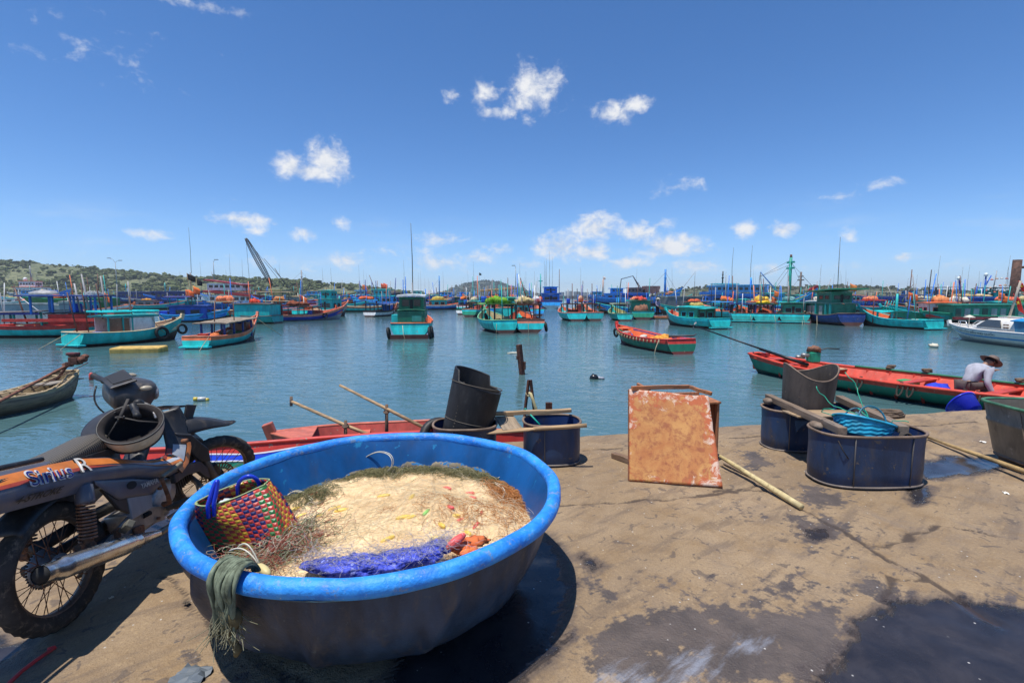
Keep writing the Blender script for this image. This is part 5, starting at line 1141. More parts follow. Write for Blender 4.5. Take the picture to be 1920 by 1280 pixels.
def make_helmet():
 c=AtY(247,797,2.52); t=thing('helmet','cream open face helmet hanging upside down from the motorbike handlebar','helmet',c)
 ax=Vector((.22,-.50,.84)).normalized(); M=rot_to(ax).to_4x4(); R=.142
 sh=paint((.50,.44,.31),.35,.2,.35,scale=4,dirtcol=(.15,.12,.08)); prof=[(R*math.cos(a)*1.0,R*1.02*math.sin(a))for a in np.linspace(-PI/2,.10,20)]
 mb=MB(); mb.lathe(prof,40,M); mb.build('shell',sh,t)
 ins=[(R*.93*math.cos(a),R*.93*math.sin(a))for a in np.linspace(.08,-PI/2,16)]; mb=MB(); mb.lathe([(R*1.0,.1*R),(R*.93,.09*R)]+ins,40,M); mb.build('lining',paint((.012,.010,.010),.95,.3,.2,bump=.4),t)
 mb=MB(); mb.lathe([(R*.97,.02),(R*.86,.012),(R*.80,-.02),(R*.82,-.06),(R*.9,-.08)],32,M); mb.build('padding',paint((.030,.024,.022),.95,.3,.3,scale=6,bump=.6),t)
 mb=MB(); mb.torus((0,0,0),R*1.0,.006,(M@Matrix.Translation((0,0,.1*R))).to_3x3(),44,8)
 V=[M@Vector((R*1.0*math.cos(a),R*1.0*math.sin(a),.1*R))for a in np.linspace(0,2*PI,44)]; mb=MB(); mb.tube(V[:-1],.006,8,closed=True); mb.build('edge_trim',paint((.03,.028,.027),.5),t)
 e=M.to_3x3(); inv=e.transposed(); side=inv@Vector((-1,.15,-.1)); ang=math.atan2(side.y,side.x)
 mb=MB(); rings=[]
 for i in range(8):
  u=i/7; rings.append([M@Vector(((R+.002+.09*u*math.cos(q*1.3)**.7)*math.cos(ang+q),(R+.002+.09*u*math.cos(q*1.3)**.7)*math.sin(ang+q),-.02-.03*u))for q in np.linspace(-1.0,1.0,17)])
 mb.loft(rings,closed=False,cap=False); o=mb.build('visor',paint((.035,.035,.038),.35,.2,.4,scale=4),t); sd=o.modifiers.new('solid','SOLIDIFY'); sd.thickness=.004
 hk=AtY(240,748,2.56)-c; kn=Vector((-.01,-.06,.06)); stp=paint((.06,.052,.045),.8,.3,.3)
 mb=MB(); mb.tube([hk,hk*.6+kn*.4,kn],.008,6,flat=.4); mb.tube([kn,kn*.5+(M@Vector((R*.9,0,0)))*.5+Vector((0,-.02,-.0)),M@Vector((R*.85*math.cos(ang+3.6),R*.85*math.sin(ang+3.6),0))],.009,6,flat=.4); mb.tube([kn,M@Vector((R*.85*math.cos(ang+1.1),R*.85*math.sin(ang+1.1),-.01))],.009,6,flat=.4); mb.torus(kn,.018,.004,None,12,5); mb.build('chin_strap',stp,t)
make_helmet()
# ------------------------------------------------------------------ boats: shared building blocks
class Hull:
 """u runs 0 (stern) to 1 (bow), x forward, z = 0 at the water"""
 def __init__(s,L,B,free,bow=.5,stern=.1,ws=.7,draft=.35,rake=.10,srake=-.045,full=2.2,mid=.42):
  s.L,s.B,s.free,s.bow,s.stern,s.ws,s.draft,s.rake,s.srake,s.full,s.mid=L,B,free,bow,stern,ws,draft,rake,srake,full,mid
 def b(s,u):
  if u<s.mid:k=u/s.mid; return s.B/2*(s.ws+(1-s.ws)*math.sin(k*PI/2)**.9)
  k=(u-s.mid)/(1-s.mid); return s.B/2*max(.012,1-k**s.full)
 def sh(s,u):return s.free+s.bow*max(0,(u-.35)/.65)**2.3+s.stern*max(0,(.35-u)/.35)**2
 def P(s,u,v,side,off=0.0):
  zs=s.sh(u); zk=-s.draft*(1-max(0,(u-.6)/.4)**2*1.0); z=zk+(zs-zk)*v
  k=.75*max(0,(u-.45)/.55); v=max(0.0,v)
  y=s.b(u)*((1-k)*(1-max(0,1-v)**2.5)+k*v**.8)
  x=s.L*(u-.5)+s.L*s.rake*u**7*(v-.35)-s.L*s.srake*(1-u)**7*(v-.35)
  return Vector((x,side*max(0,y-off),z))
 def zx(s,xf):return s.sh(xf+.5)
def hull_parts(root,H,main,stripe,boot,rail,inner,deckz=None,n=22,railr=.035,deckm=None,near=False,stripev=.80,raily=None):
 V,F,MI=[],[],[]; vs=[0,.25,.42,.47,.6,stripev,.9,1.0]; m=len(vs)
 for side in(1,-1):
  base=len(V)
  for i in range(n):
   u=i/(n-1)
   for v in vs:V.append(H.P(u,v,side))
  for i in range(n-1):
   for j in range(m-1):
    a=base+i*m+j; q=[a,a+m,a+m+1,a+1]; F.append(q if side<0 else q[::-1]); MI.append(2 if vs[j]<.45 else(1 if vs[j]>=stripev-.001 else 0))
 k=n*m
 for j in range(m-1):F.append([j,j+1,k+j+1,k+j]); MI.append(2 if vs[j]<.45 else(1 if vs[j]>=stripev-.001 else 0))
 mb=MB(); mb.add(V,F,MI,True); o=mb.build('hull',[main,stripe,boot],root)
 for p in o.data.polygons:
  if p.index>=len(F)-(m-1):p.use_smooth=False
 dz=H.free-.32 if deckz is None else deckz; th=.05*min(1,H.B)
 V,F=[],[]
 for side in(1,-1):
  base=len(V)
  for i in range(n):
   u=.012+.955*i/(n-1); zs=H.sh(u); d_=min(dz+.55*(zs-H.free)+.0,zs-.02); p=H.P(u,1,side,th); zk=-H.draft; v=(d_-zk)/(zs-zk); q=H.P(u,max(.3,v),side,th)
   V+=[Vector((p.x,p.y,zs)),Vector((p.x,q.y,d_))]
  for i in range(n-1):a=base+2*i; q=[a,a+2,a+3,a+1]; F.append(q if side>0 else q[::-1])
 F.append([0,1,2*n+1,2*n]); mb=MB(); mb.add(V,F,0,False); mb.build('bulwark',inner,root)
 V2=[]
 for i in range(n):V2+=[V[2*i+1],V[2*n+2*i+1]]
 mb=MB(); mb.add(V2,[(2*i,2*i+1,2*i+3,2*i+2)for i in range(n-1)],0,False); mb.build('deck',deckm or inner,root)
 mb=MB(); r=railr
 ring=[H.P(i/(n-1),1,1,th*.4)+Vector((0,0,r*.3))for i in range(n)]+[H.P(i/(n-1),1,-1,th*.4)+Vector((0,0,r*.3))for i in range(n-1,-1,-1)]
 mb.tube(ring,r,6,closed=True,flat=.75); mb.build('gunwale',rail,root)
 tip=H.P(1,1,1); mb=MB(); mb.box((tip.x-.02,0,tip.z+.02),(.12*H.B**.5,.10*H.B**.5,.22*H.B**.5),Matrix.Rotation(rad(18),3,'Y')); mb.build('stem_post',rail,root,bevel=.01)
 return dz
def bp(c,**k):
 k.setdefault('dirt',.24); k.setdefault('scale',1.3); k.setdefault('var',.22); k.setdefault('bump',.1)
 return paint(c,.5,k.pop('var'),k.pop('dirt'),chip=.06,scale=k.pop('scale'),dirtcol=scl(c,.35)if max(c)>.2 else(.07,.055,.045),stretch=(1,1,.4),bump=k.pop('bump'))
GLASS=plain((.015,.02,.028),.1)
def house(root,x0,x1,w,z0,h,wall,roof,nwin=3,over=.18,rth=.06,front=True,open_aft=False,trim=None,slope=0.0,winh=.34,crown=.05,band=None,wz=.56):
 """a wheelhouse: walls with set-in windows, a cambered roof that overhangs"""
 Lh=x1-x0; cx=(x0+x1)/2
 g=MB(); t=.05
 if open_aft:
  g.box((x1-t/2,0,z0+h/2),(t,w,h)); g.box((cx,w/2-t/2,z0+h/2),(Lh-t*2.2,t,h)); g.box((cx,-w/2+t/2,z0+h/2),(Lh-t*2.2,t,h))
 else:g.box((cx,0,z0+h/2),(Lh,w,h))
 wl=g.build('cabin_wall',wall,root,bevel=.012)
 r=MB(); n=7; rings=[]
 for i in range(9):
  u=i/8; x=x0-over+(Lh+2*over)*u; zz=z0+h+slope*(u-.5)
  top=[Vector((x,(w/2+over*.8)*c,zz+rth+crown*(1-c*c)+crown*.6*math.sin(PI*u)))for c in np.linspace(-1,1,n)]; bot=[p-Vector((0,0,rth))for p in top[::-1]]
  rings.append(top+bot)
 r.loft(rings,smooth=False); r.build('roof',roof,root)
 if band is not None:
  b_=MB(); b_.box((cx,0,z0+h*.30),(Lh+.02,w+.02,h*.14)); b_.build('band',band,wl)
 zz=z0+h*wz; hh=h*winh
 for side in(1,-1):
  for i in range(nwin):
   ww=Lh/(nwin+.6)*.66; x=x0+Lh*(i+.75)/(nwin+.5); f=MB(); y=side*(w/2+.006)
   for dx,dz_,sx,sz in((-ww/2,0,.04,hh+.04),(ww/2,0,.04,hh+.04),(0,hh/2,ww-.04,.04),(0,-hh/2,ww-.04,.04)):f.box((x+dx,y,zz+dz_),(sx,.03,sz))
   fo=f.build('window',trim or roof,root); p=MB(); p.box((x,y-side*.004,zz),(ww-.02,.012,hh-.02)); p.build('pane',GLASS,fo)
 if front:
  for xe,sg in((x1,1),(x0,-1)):
   if open_aft and sg<0:continue
   for y in(-w*.23,w*.23):
    f=MB(); ww=w*.3
    for dy,dz_,sy,sz in((-ww/2,0,.04,hh+.04),(ww/2,0,.04,hh+.04),(0,hh/2,ww-.04,.04),(0,-hh/2,ww-.04,.04)):f.box((xe+sg*.006,y+dy,zz+dz_),(.03,sy,sz))
    fo=f.build('window',trim or roof,root); p=MB(); p.box((xe+sg*.002,y,zz),(.012,ww-.02,hh-.02)); p.build('pane',GLASS,fo)
  if not open_aft:d=MB(); d.box((x0-.008,0,z0+h*.42),(.02,w*.13,h*.8)); d.build('door',plain((.02,.018,.016),.7),root)
def canopy(root,x0,x1,w,z0,h,post,roof,np_=3,over=.12,pr=.035,crown=.04,sag=0.0,rth=.05,tilt=0.0,rough=False):
 for i in range(np_):
  for s_ in(1,-1):
   x=x0+(x1-x0)*i/max(1,np_-1); m=MB(); m.box((x,s_*w/2,z0+h/2),(pr*2,pr*2,h)); m.build('roof_post',post,root)
 r=MB(); rings=[]; n=7
 for i in range(11):
  u=i/10; x=x0-over+(x1-x0+2*over)*u; zz=z0+h-sag*math.sin(PI*u)+tilt*(u-.5)
  j=(lambda a:.03*mnoise.noise(Vector((x*3,a*3,z0))))if rough else(lambda a:0)
  top=[Vector((x,(w/2+over)*c+(j(c+5)*2),zz+rth+crown*(1-c*c)+j(c)))for c in np.linspace(-1,1,n)]; rings.append(top+[p-Vector((0,0,rth))for p in top[::-1]])
 r.loft(rings,smooth=False); r.build('roof',roof,root)
def mast(root,x,y,z0,h,r,m,arms=(),lean=(0,0),name='mast',stays=()):
 g=MB(); top=Vector((x+lean[0]*h,y+lean[1]*h,z0+h)); g.tube([Vector((x,y,z0)),top],[r,r*.75],10); o=g.build(name,m,root)
 for(f,wd,rr)in arms:
  c=Vector((x,y,z0)).lerp(top,f); a=MB(); a.box(c,(rr*2,wd,rr*2)); a.build('crossarm',m,o)
 if stays:
  for(px,py,pz,f)in stays:a=MB(); a.tube([Vector((x,y,z0)).lerp(top,f),Vector((px,py,pz))],max(.006,r*.08),4); a.build('stay_wire',plain((.05,.05,.05),.6),o)
 return o
def antenna(root,x,y,z0,h,r=.012):g=MB(); g.tube([Vector((x,y,z0)),Vector((x+.01*h,y,z0+h*.5)),Vector((x-.005*h,y+.01*h,z0+h))],[r,r*.8,r*.5],5); return g.build('antenna',plain((.10,.10,.10),.6),root)
def world_of(root,x,y,z):return root.matrix_basis@Vector((x,y,z))
def net_heap(root,x,y,z,s,col,label,seed,cat='net',name='net_heap'):
 p=world_of(root,x,y,z); g=MB(); rng=random.Random(seed)
 for i in range(5):g.blob((rng.uniform(-.5,.5)*s[0],rng.uniform(-.4,.4)*s[1],s[2]*rng.uniform(.2,.5)),(s[0]*rng.uniform(.35,.6),s[1]*rng.uniform(.35,.6),s[2]*rng.uniform(.5,.8)),12,0,.3,5,seed+i)
 o=g.build(name,paint(col,.9,.4,.35,scale=3,bump=.7,spec=.1,dirtcol=scl(col,.4)),None,p,(0,0,root.rotation_euler[2])); return tag(o,label,cat)
def drum(root,x,y,z,h,r,col,label,cat='drum'):
 p=world_of(root,x,y,z); g=MB(); g.lathe([(0,0),(r*.95,0),(r,h*.06),(r*1.0,h*.3),(r*1.04,h*.33),(r,h*.36),(r,h*.64),(r*1.04,h*.67),(r,h*.7),(r,h*.94),(r*.93,h),(0,h)],16); o=g.build('plastic_drum',paint(col,.4,.15,.2,bump=0),None,p); return tag(o,label,cat)
def tyre(root,x,y,z,R,label,group=None,side=1):
 p=world_of(root,x,y,z); g=MB(); g.torus((0,0,0),R,R*.28,Matrix.Rotation(rad(82)*side,3,'X'),22,8); o=g.build('tyre_fender',paint((.012,.012,.012),.7,.3,.3,scale=4),None,p,(0,0,root.rotation_euler[2])); return tag(o,label,'tyre',group)
def marker_flags(root,x,y,z,h,cols,label,seed=0,s=.42,cat='flag'):
 """bamboo pole bundle that carries net marker flags"""
 p=world_of(root,x,y,z); rng=random.Random(seed); t=thing('marker_flags',label,cat,p)
 for i,c in enumerate(cols):
  a=(i-(len(cols)-1)/2)*.16+rng.uniform(-.05,.05); hh=h*rng.uniform(.75,1.0); q=Vector((a*hh,rng.uniform(-.1,.1),hh)); g=MB(); g.tube([Vector((a*.2,0,0)),q],.014,5); po=g.build('flag_pole',TANW,t)
  g=MB(); n=7; V=[Vector((q.x+s*u*.85+.0,q.y+.06*math.sin(u*5+i),q.z-.04-s*1.05*v-.25*s*u*(1 if v<.5 else-.1)-.12*s*u))for u in np.linspace(0,1,n)for v in np.linspace(0,1,5)]
  g.add(V,[(a_*5+b_,(a_+1)*5+b_,(a_+1)*5+b_+1,a_*5+b_+1)for a_ in range(n-1)for b_ in range(4)]); o=g.build('flag',paint(c,.85,.15,.15,bump=0),po); sd=o.modifiers.new('solid','SOLIDIFY'); sd.thickness=.008
 return t
def mooring(root,pts,r=.014):g=MB(); g.tube([Vector(p)for p in pts],r,5); return g.build('mooring_rope',paint((.40,.34,.22),.9,bump=0),root)
def Wp(px,py):p=G(px,py,ZW); return p
def boat_root(name,label,px,py,head,cat='boat',group=None,heel=0.0):
 p=px if py is None else Wp(px,py); t=thing(name,label,cat,p,group=group,rot=(heel,0,rad(head)));
 t.matrix_basis=Matrix.Translation(p)@Matrix.Rotation(rad(head),4,'Z')@Matrix.Rotation(heel,4,'X')
 return t
# ------------------------------------------------------------------ people
def person(label,root_loc,joints,rz=0.0,skin=(.30,.16,.10),shirt=(.5,.5,.52),trousers=(.03,.03,.05),hat=None,look=(1,0,0),scale=1.0,pose='stand',fingers=False):
 """one skinned body; clothes are thicker shells of the same limbs"""
 t=thing('person',label,'person',root_loc,rz)
 J={k:Vector(v)*scale for k,v in joints.items()}
 def skinned(nm,chain,mat,root,sub=2):
  names=[]; edges=[]
  for a,b in chain:
   for q in(a,b):
    if q[0]not in names:names.append(q[0])
  R={}
  for a,b in chain:R[a[0]]=a[1]; R[b[0]]=b[1]; edges.append((names.index(a[0]),names.index(b[0])))
  me=bpy.data.meshes.new(nm); me.from_pydata([tuple(J[k])for k in names],edges,[]); o=bpy.data.objects.new(nm,me); COL.objects.link(o); o.parent=t
  sk=o.modifiers.new('skin','SKIN'); lay=me.skin_vertices[0]
  for i,k in enumerate(names):lay.data[i].radius=(R[k]*scale,R[k]*scale); lay.data[i].use_root=(k==root)
  sk.use_smooth_shade=True; sb=o.modifiers.new('sub','SUBSURF'); sb.levels=sub; sb.render_levels=sub; me.materials.append(mat); return o
 sm=paint(skin,.55,.1,0,bump=0)
 ch=[(('pelvis',.085),('chest',.10)),(('chest',.10),('neck',.048)),(('neck',.048),('head0',.062)),(('head0',.062),('head1',.085)),(('head1',.085),('head2',.06))]
 for s_ in 'lr':
  ch+=[(('chest',.10),('sh'+s_,.052)),(('sh'+s_,.052),('el'+s_,.038)),(('el'+s_,.038),('wr'+s_,.027)),(('wr'+s_,.027),('pa'+s_,.034)),(('pelvis',.085),('hip'+s_,.075)),(('hip'+s_,.075),('kn'+s_,.055)),(('kn'+s_,.055),('an'+s_,.036)),(('an'+s_,.036),('toe'+s_,.034))]
  pa,wr=J['pa'+s_]/scale,J['wr'+s_]/scale; d=(pa-wr).normalized(); sd=d.cross(Vector((0,0,1))); sd=sd.normalized()if sd.length>.01 else Vector((0,1,0))
  for k,(o_,l)in enumerate(((-.028,.062),(-.010,.078),(.010,.074),(.028,.058))):
   J['f%s%d'%(s_,k)]=(pa+sd*o_+d*l*.55)*scale; J['g%s%d'%(s_,k)]=(pa+sd*o_+d*l+Vector((0,0,-.012)))*scale
   ch+=[(('pa'+s_,.034),('f%s%d'%(s_,k),.010)),(('f%s%d'%(s_,k),.010),('g%s%d'%(s_,k),.008))]
  J['th'+s_]=(pa+sd*-.045+d*.01)*scale; ch+=[(('pa'+s_,.034),('th'+s_,.010))]
 skinned('body',ch,sm,'pelvis')
 c2=[(('pelvis',.115),('chest',.135)),(('chest',.135),('neck',.06))]
 for s_ in 'lr':c2+=[(('chest',.135),('sh'+s_,.075)),(('sh'+s_,.075),('el'+s_,.058)),(('el'+s_,.058),('wr'+s_,.042))]
 skinned('shirt',c2,paint(shirt,.9,.15,.15,scale=6,bump=.4,spec=.1),'pelvis')
 c3=[]
 for s_ in 'lr':c3+=[(('pelvis',.118),('hip'+s_,.098)),(('hip'+s_,.098),('kn'+s_,.075)),(('kn'+s_,.075),('an'+s_,.055))]
 skinned('trousers',c3,paint(trousers,.9,.15,.2,scale=6,bump=.4,spec=.1),'pelvis')
 h=J['head1']; lk=Vector(look).normalized(); upv=(J['head2']-J['head0']).normalized(); sd=lk.cross(upv).normalized()
 mb=MB(); mb.blob(h+lk*.088*scale-upv*.01*scale,(.014*scale,.014*scale,.02*scale),8,0,0); mb.build('nose',sm,t)
 for s_ in(1,-1):
  mb=MB(); mb.blob(h+lk*.076*scale+sd*s_*.03*scale+upv*.01*scale,(.009*scale,)*3,8,0,0); mb.build('eye',plain((.02,.015,.012),.3),t)
  mb=MB(); mb.blob(h+sd*s_*.08*scale,(.012*scale,.012*scale,.026*scale),8,0,0); mb.build('ear',sm,t)
 mb=MB(); mb.blob(h+lk*.078*scale-upv*.045*scale,(.008*scale,.022*scale,.007*scale),8,0,0); mb.build('mouth',plain((.22,.08,.07),.5),t)
 M=Matrix((sd,lk,upv)).transposed().to_4x4()
 mb=MB(); mb.lathe([(.088*scale,-.02*scale),(.092*scale,.02*scale),(.085*scale,.06*scale),(.05*scale,.095*scale),(0,.105*scale)],18,Matrix.Translation(h-lk*.008*scale)@M); mb.build('hair',plain((.012,.010,.010),.6),t)
 if hat=='bucket':pr=[(.0,.125),(.07,.122),(.088,.10),(.098,.045),(.12,.03),(.185,.010),(.188,.004),(.12,.022),(.1,.03)]
 elif hat=='cone':pr=[(.0,.17),(.05,.14),(.24,.03),(.238,.024),(.05,.13),(0,.155)]
 else:pr=None
 if pr:mb=MB(); mb.lathe([(a*scale,(b_+.01)*scale)for a,b_ in pr],28,Matrix.Translation(h)@M,wob=lambda a,i,r,z:(r,z+(.012*math.sin(a*2+1)if r>.15*scale else 0))); mb.build('hat',paint((.16,.12,.10)if hat=='bucket' else(.55,.48,.36),.9,.2,.2,scale=6,bump=.4,spec=.1),t)
 return t
# ------------------------------------------------------------------ near boats
def near_boats():
 red=bp((.55,.055,.028),scale=2); redd=bp((.48,.05,.03),scale=2); grn=bp((.015,.19,.12),scale=1.6); woodm=wood((.42,.30,.17),.8,1,0,.2)
 lab='long red and green wooden boat moored along the quay at the right'
 st,bw=Vector((7.25,14.0,ZW)),Vector((10.35,7.5,ZW)); c=(st+bw)/2; L=(bw-st).length; hd=math.atan2(bw.y-st.y,bw.x-st.x)
 t=thing('motor_sampan',lab,'boat',c,hd); t.matrix_basis=Matrix.Translation(c)@Matrix.Rotation(hd,4,'Z')
 H=Hull(L,2.0,.36,.10,.16,.22,.2,.03,.05,3.0,.55); hull_parts(t,H,grn,red,bp((.02,.05,.04)),red,red,.02,34,.05,woodm,stripev=.86)
 for i in range(12):
  u=.14+.066*i
  for s_ in(1,-1):
   p=H.P(u,1,s_,.06); q=H.P(u,.55,s_,.06); g=MB(); g.tube([Vector((p.x,p.y,p.z)),Vector((p.x,(p.y+q.y)/2+s_*.0,.18)),Vector((p.x,q.y,.04))],.03,4,smooth=False); g.build('rib',redd,t)
 for u in(.15,.27,.52,.72):
  p=H.P(u,1,1,.08); g=MB(); g.box((p.x,0,p.z-.05),(.18,p.y*2,.03)); g.build('thwart',redd if u!=.27 else woodm,t,bevel=.004)
 p=H.P(.04,1,1,.05); g=MB(); g.box((H.P(.07,1,1).x,0,H.sh(.07)-.01),(.62,H.b(.08)*1.7,.03)); g.build('stern_deck',red,t)
 g=MB(); g.box((H.P(.045,1,1).x,0,H.sh(.04)+.05),(.13,.22,.1)); g.build('shaft_block',redd,t,bevel=.01)
 g=MB(); g.tube([H.P(u,1,1,.03)+Vector((0,0,.05))for u in np.linspace(.3,.97,14)],.05,6,flat=.5); g.build('gunwale_plank',bp((.03,.16,.08)),t)
 W_=t.matrix_basis
 for i,u in enumerate((.30,.355,.45,.56,.585,.70,.725)):
  p=H.P(u,1,-1); g=MB(); g.tube([Vector((p.x+.05*math.cos(a),p.y-.05+.10*math.sin(a)*.6+.02,p.z-.08+.14*math.cos(a+1.57)*-1))for a in np.linspace(0,2*PI,15)[:-1]],.019,7,closed=True)
  o=g.build('rope_fender',paint((.045,.034,.026),.95,.4,.3,scale=8,bump=.8),None,t.location,(0,0,hd)); tag(o,'brown rope loop hanging over the near red gunwale of the long motor boat','rope','rope fenders on the long red and green boat')
 for i,u in enumerate((.40,.50,.62,.72)):
  p=H.P(u,1,1); o=rope_heap('rope_coil','small rope bundle tied on the far green gunwale of the long motor boat',W_@(p+Vector((0,0,.07))),3,1,.022,ROPE,20+i,.10,.05); o['group']='rope bundles on the long red and green boat'
 pe=W_@Vector((H.P(.215,1,1).x,.05,.62)); e=thing('longtail_engine','green long tail engine with a long black propeller shaft on the red and green boat','engine',pe)
 gm=paint((.015,.28,.16),.5,.25,.4,scale=6); g=MB(); g.box((0,0,0),(.24,.26,.26)); g.build('engine_block',gm,e,bevel=.02)
 g=MB(); g.blob((.02,0,.20),(.17,.15,.10),12,0,.25,4,1); g.build('air_filter',rust((.2,.09,.05)),e); g=MB(); g.cyl((-.16,-.06,.04),(-.34,-.06,.06),.05,12); g.cyl((-.2,.06,-.02),(-.42,.04,.0),.04,10); g.build('gearbox',alu_,e); g=MB(); g.tube([Vector((.1,.1,.1)),Vector((.25,.14,.16)),Vector((.3,.2,.1))],.03,8); g.build('silencer',rust(),e)
 a=AtY(1515,684,pe.y)-pe; b_=AtY(1425,654,13.9)-pe; c_=AtY(1300,610,16.4)-pe
 g=MB(); g.tube([a,b_],[.045,.04],10); g.tube([b_*.97,c_],[.026,.022],8); g.build('propeller_shaft',plain((.012,.012,.013),.45,.3),e)
 g=MB(); d=(c_-b_).normalized(); s_=d.orthogonal().normalized()
 for k in range(3):v=Matrix.Rotation(2.09*k,3,d)@s_; g.plate([c_+v*.02,c_+v*.13+d*.05,c_+v*.16,c_+v*.12-d*.04],.012)
 g.build('propeller',alu_,e); g=MB(); g.tube([Vector((-.1,.05,.1)),Vector((.3,-.1,.24)),Vector((.55,-.2,.22))],.014,7); g.build('tiller',plain((.02,.02,.02),.5),e)
 o=MB(); o.box((0,0,0),(.30,.26,.24)); o=o.build('tool_box',paint((.02,.16,.05),.5,.2,.3),None,W_@Vector((H.P(.50,1,1).x,.25,.16)),(0,0,hd),bevel=.01); tag(o,'green box with a flat lid in the middle of the long red boat','box'); g=MB(); g.box((0,0,.135),(.36,.32,.025)); g.build('lid',paint((.03,.33,.10),.45,.15,.2),o,bevel=.005)
 t2=thing('wash_basin','dark basin heaped with bright blue cloth in the long red boat','basin',W_@Vector((H.P(.605,1,1).x,-.25,.10))); g=MB(); g.lathe([(0,0),(.24,0),(.31,.15),(.32,.15),(.30,.14),(.23,.02),(0,.02)],30); g.build('basin',plain((.02,.025,.05),.4),t2); g=MB(); g.blob((-.03,.0,.17),(.22,.2,.13),16,0,.35,4,5); g.blob((.1,.05,.15),(.13,.12,.1),14,0,.3,4,7); g.build('blue_cloth',paint((.015,.04,.50),.7,.25,.1,scale=4,bump=.3),t2)
 g=MB(); g.lathe([(0,0),(.26,0),(.34,.13),(.355,.135),(.34,.12),(.25,.02),(0,.02)],30); o=g.build('red_basin',paint((.60,.02,.03),.35,.1,.1,bump=0),None,W_@Vector((H.P(.65,1,1).x,-.42,.10))); tag(o,'wide red plastic basin in the boat beside the crouching person','basin')
 pbn=AtY(1812,764,7.4); g=MB(); g.lathe([(0,-.11),(.14,-.11),(.215,.10),(.232,.105),(.225,.085),(.205,.09),(.13,-.09),(0,-.09)],34); o=g.build('blue_basin',paint((.02,.03,.45),.3,.1,.05,bump=0),None,pbn,(rad(-62),0,rad(8))); tag(o,'blue plastic basin tipped on its side by the quay edge','basin')
 fl=W_@Vector((H.P(.665,1,1).x,.10,.06)); jo={'pelvis':(-.20,0,.36),'chest':(.06,0,.66),'neck':(.19,0,.77),'head0':(.25,0,.80),'head1':(.30,0,.83),'head2':(.345,0,.885),'shl':(.08,.17,.70),'shr':(.08,-.17,.70),'ell':(.30,.22,.56),'elr':(-.02,-.26,.45),'wrl':(.46,.12,.62),'wrr':(.04,-.32,.25),'pal':(.51,.08,.64),'par':(.06,-.34,.19),'hipl':(-.20,.10,.34),'hipr':(-.20,-.10,.34),'knl':(.18,.16,.40),'knr':(.16,-.16,.38),'anl':(-.08,.15,.07),'anr':(-.10,-.14,.07),'toel':(.08,.16,.035),'toer':(.06,-.15,.035)}
 person('crouching person in a pale shirt and brown bucket hat working in the red boat',fl,jo,rad(4),shirt=(.36,.36,.40),trousers=(.10,.075,.07),hat='bucket',look=(.75,-.1,-.65))
 stn,bww=G(128,735,ZW+.1),G(-165,800,ZW+.1); stn.z=bww.z=ZW; c=(stn+bww)/2; L=(bww-stn).length; hd=math.atan2(bww.y-stn.y,bww.x-stn.x); pale=wood((.36,.27,.15),.8,1,0,.35); dkw=wood((.24,.17,.10),.85,1,0,.2)
 t=thing('wooden_sampan','bare wooden sampan with a rusty engine at the left edge','boat',c,hd); t.matrix_basis=Matrix.Translation(c)@Matrix.Rotation(hd,4,'Z')@Matrix.Rotation(rad(2),4,'X')
 H=Hull(L,1.15,.30,.12,.26,.38,.16,.05,.05,2.4,.5); hull_parts(t,H,dkw,pale,dkw,pale,pale,.02,26,.028,wood((.30,.22,.12),.85,1,0,.3),stripev=.9)
 for s_ in(1,-1):g=MB(); g.tube([H.P(u,1,s_,.17)+Vector((0,0,-.005))for u in np.linspace(.03,.9,16)],.022,4,smooth=False,flat=.5); g.build('inner_rail',pale,t)
 for i in range(13):
  u=.05+.06*i
  for s_ in(1,-1):p,q=H.P(u,1,s_,.01),H.P(u,1,s_,.17); g=MB(); g.tube([p,q],.018,4,smooth=False); g.build('knee',pale,t)
 g=MB(); g.box((H.P(.10,1,1).x,0,H.sh(.1)-.06),(.8,H.b(.1)*1.4,.025)); g.build('stern_board',wood((.24,.21,.17),.85),t); g=MB(); g.box((H.P(.26,1,1).x,0,.22),(.1,H.b(.26)*1.9,.03)); g.build('thwart',pale,t)
 W_=t.matrix_basis; pe=AtY(140,676,stn.y-.1); e=thing('longtail_engine','rusty brown long tail engine raised over the wooden sampan','engine',pe); rs=rust((.10,.04,.025)); rs2=rust((.16,.06,.035))
 g=MB(); g.box((.02,0,.0),(.20,.16,.17)); g.box((.0,0,.115),(.17,.13,.05)); g.build('engine_block',rs,e,bevel=.015); g=MB(); g.box((-.02,0,.15),(.21,.16,.06)); g.build('fuel_tank',paint((.12,.03,.03),.6,.3,.5,scale=6),e,bevel=.02); g=MB(); g.cyl((.14,-.03,.02),(.26,-.03,.04),.065,14); g.blob((.22,.02,.09),(.08,.06,.05),10,0,.2); g.build('flywheel',rs2,e)
 tl=AtY(0,752,7.9)-pe; g=MB(); g.tube([Vector((-.08,0,-.06)),Vector((-.22,0,-.13)),tl,tl*1.6],[.04,.032,.024,.022],9); g.build('shaft_tube',rs2,e); g=MB(); g.tube([Vector((.28,0,-.05)),tl*.65+Vector((0,0,-.10))],.010,6); g.build('support_rod',rs,e); g=MB(); g.box(Vector((-.12,0,-.08)),(.10,.10,.10)); g.blob((-.2,0,-.1),(.06,.06,.06),10,0,.2); g.build('clutch_housing',rs,e,bevel=.01)
 g=MB(); pm=AtY(105,716,stn.y-.1)-pe; g.blob(pm,(.16,.1,.05),12,0,.35,5,3); g.tube([pm+Vector((0,0,.02)),Vector((-.2,0,-.14))],.03,6); g.build('mounting',rs,e)
 g=MB(); g.blob((0,0,0),(.12,.10,.05),12,0,.4,5,4); o=g.build('plastic_bag',plain((.6,.62,.6),.3),None,W_@Vector((H.P(.40,1,1).x,.05,.10))); tag(o,'crumpled clear plastic bag inside the wooden sampan','bag')
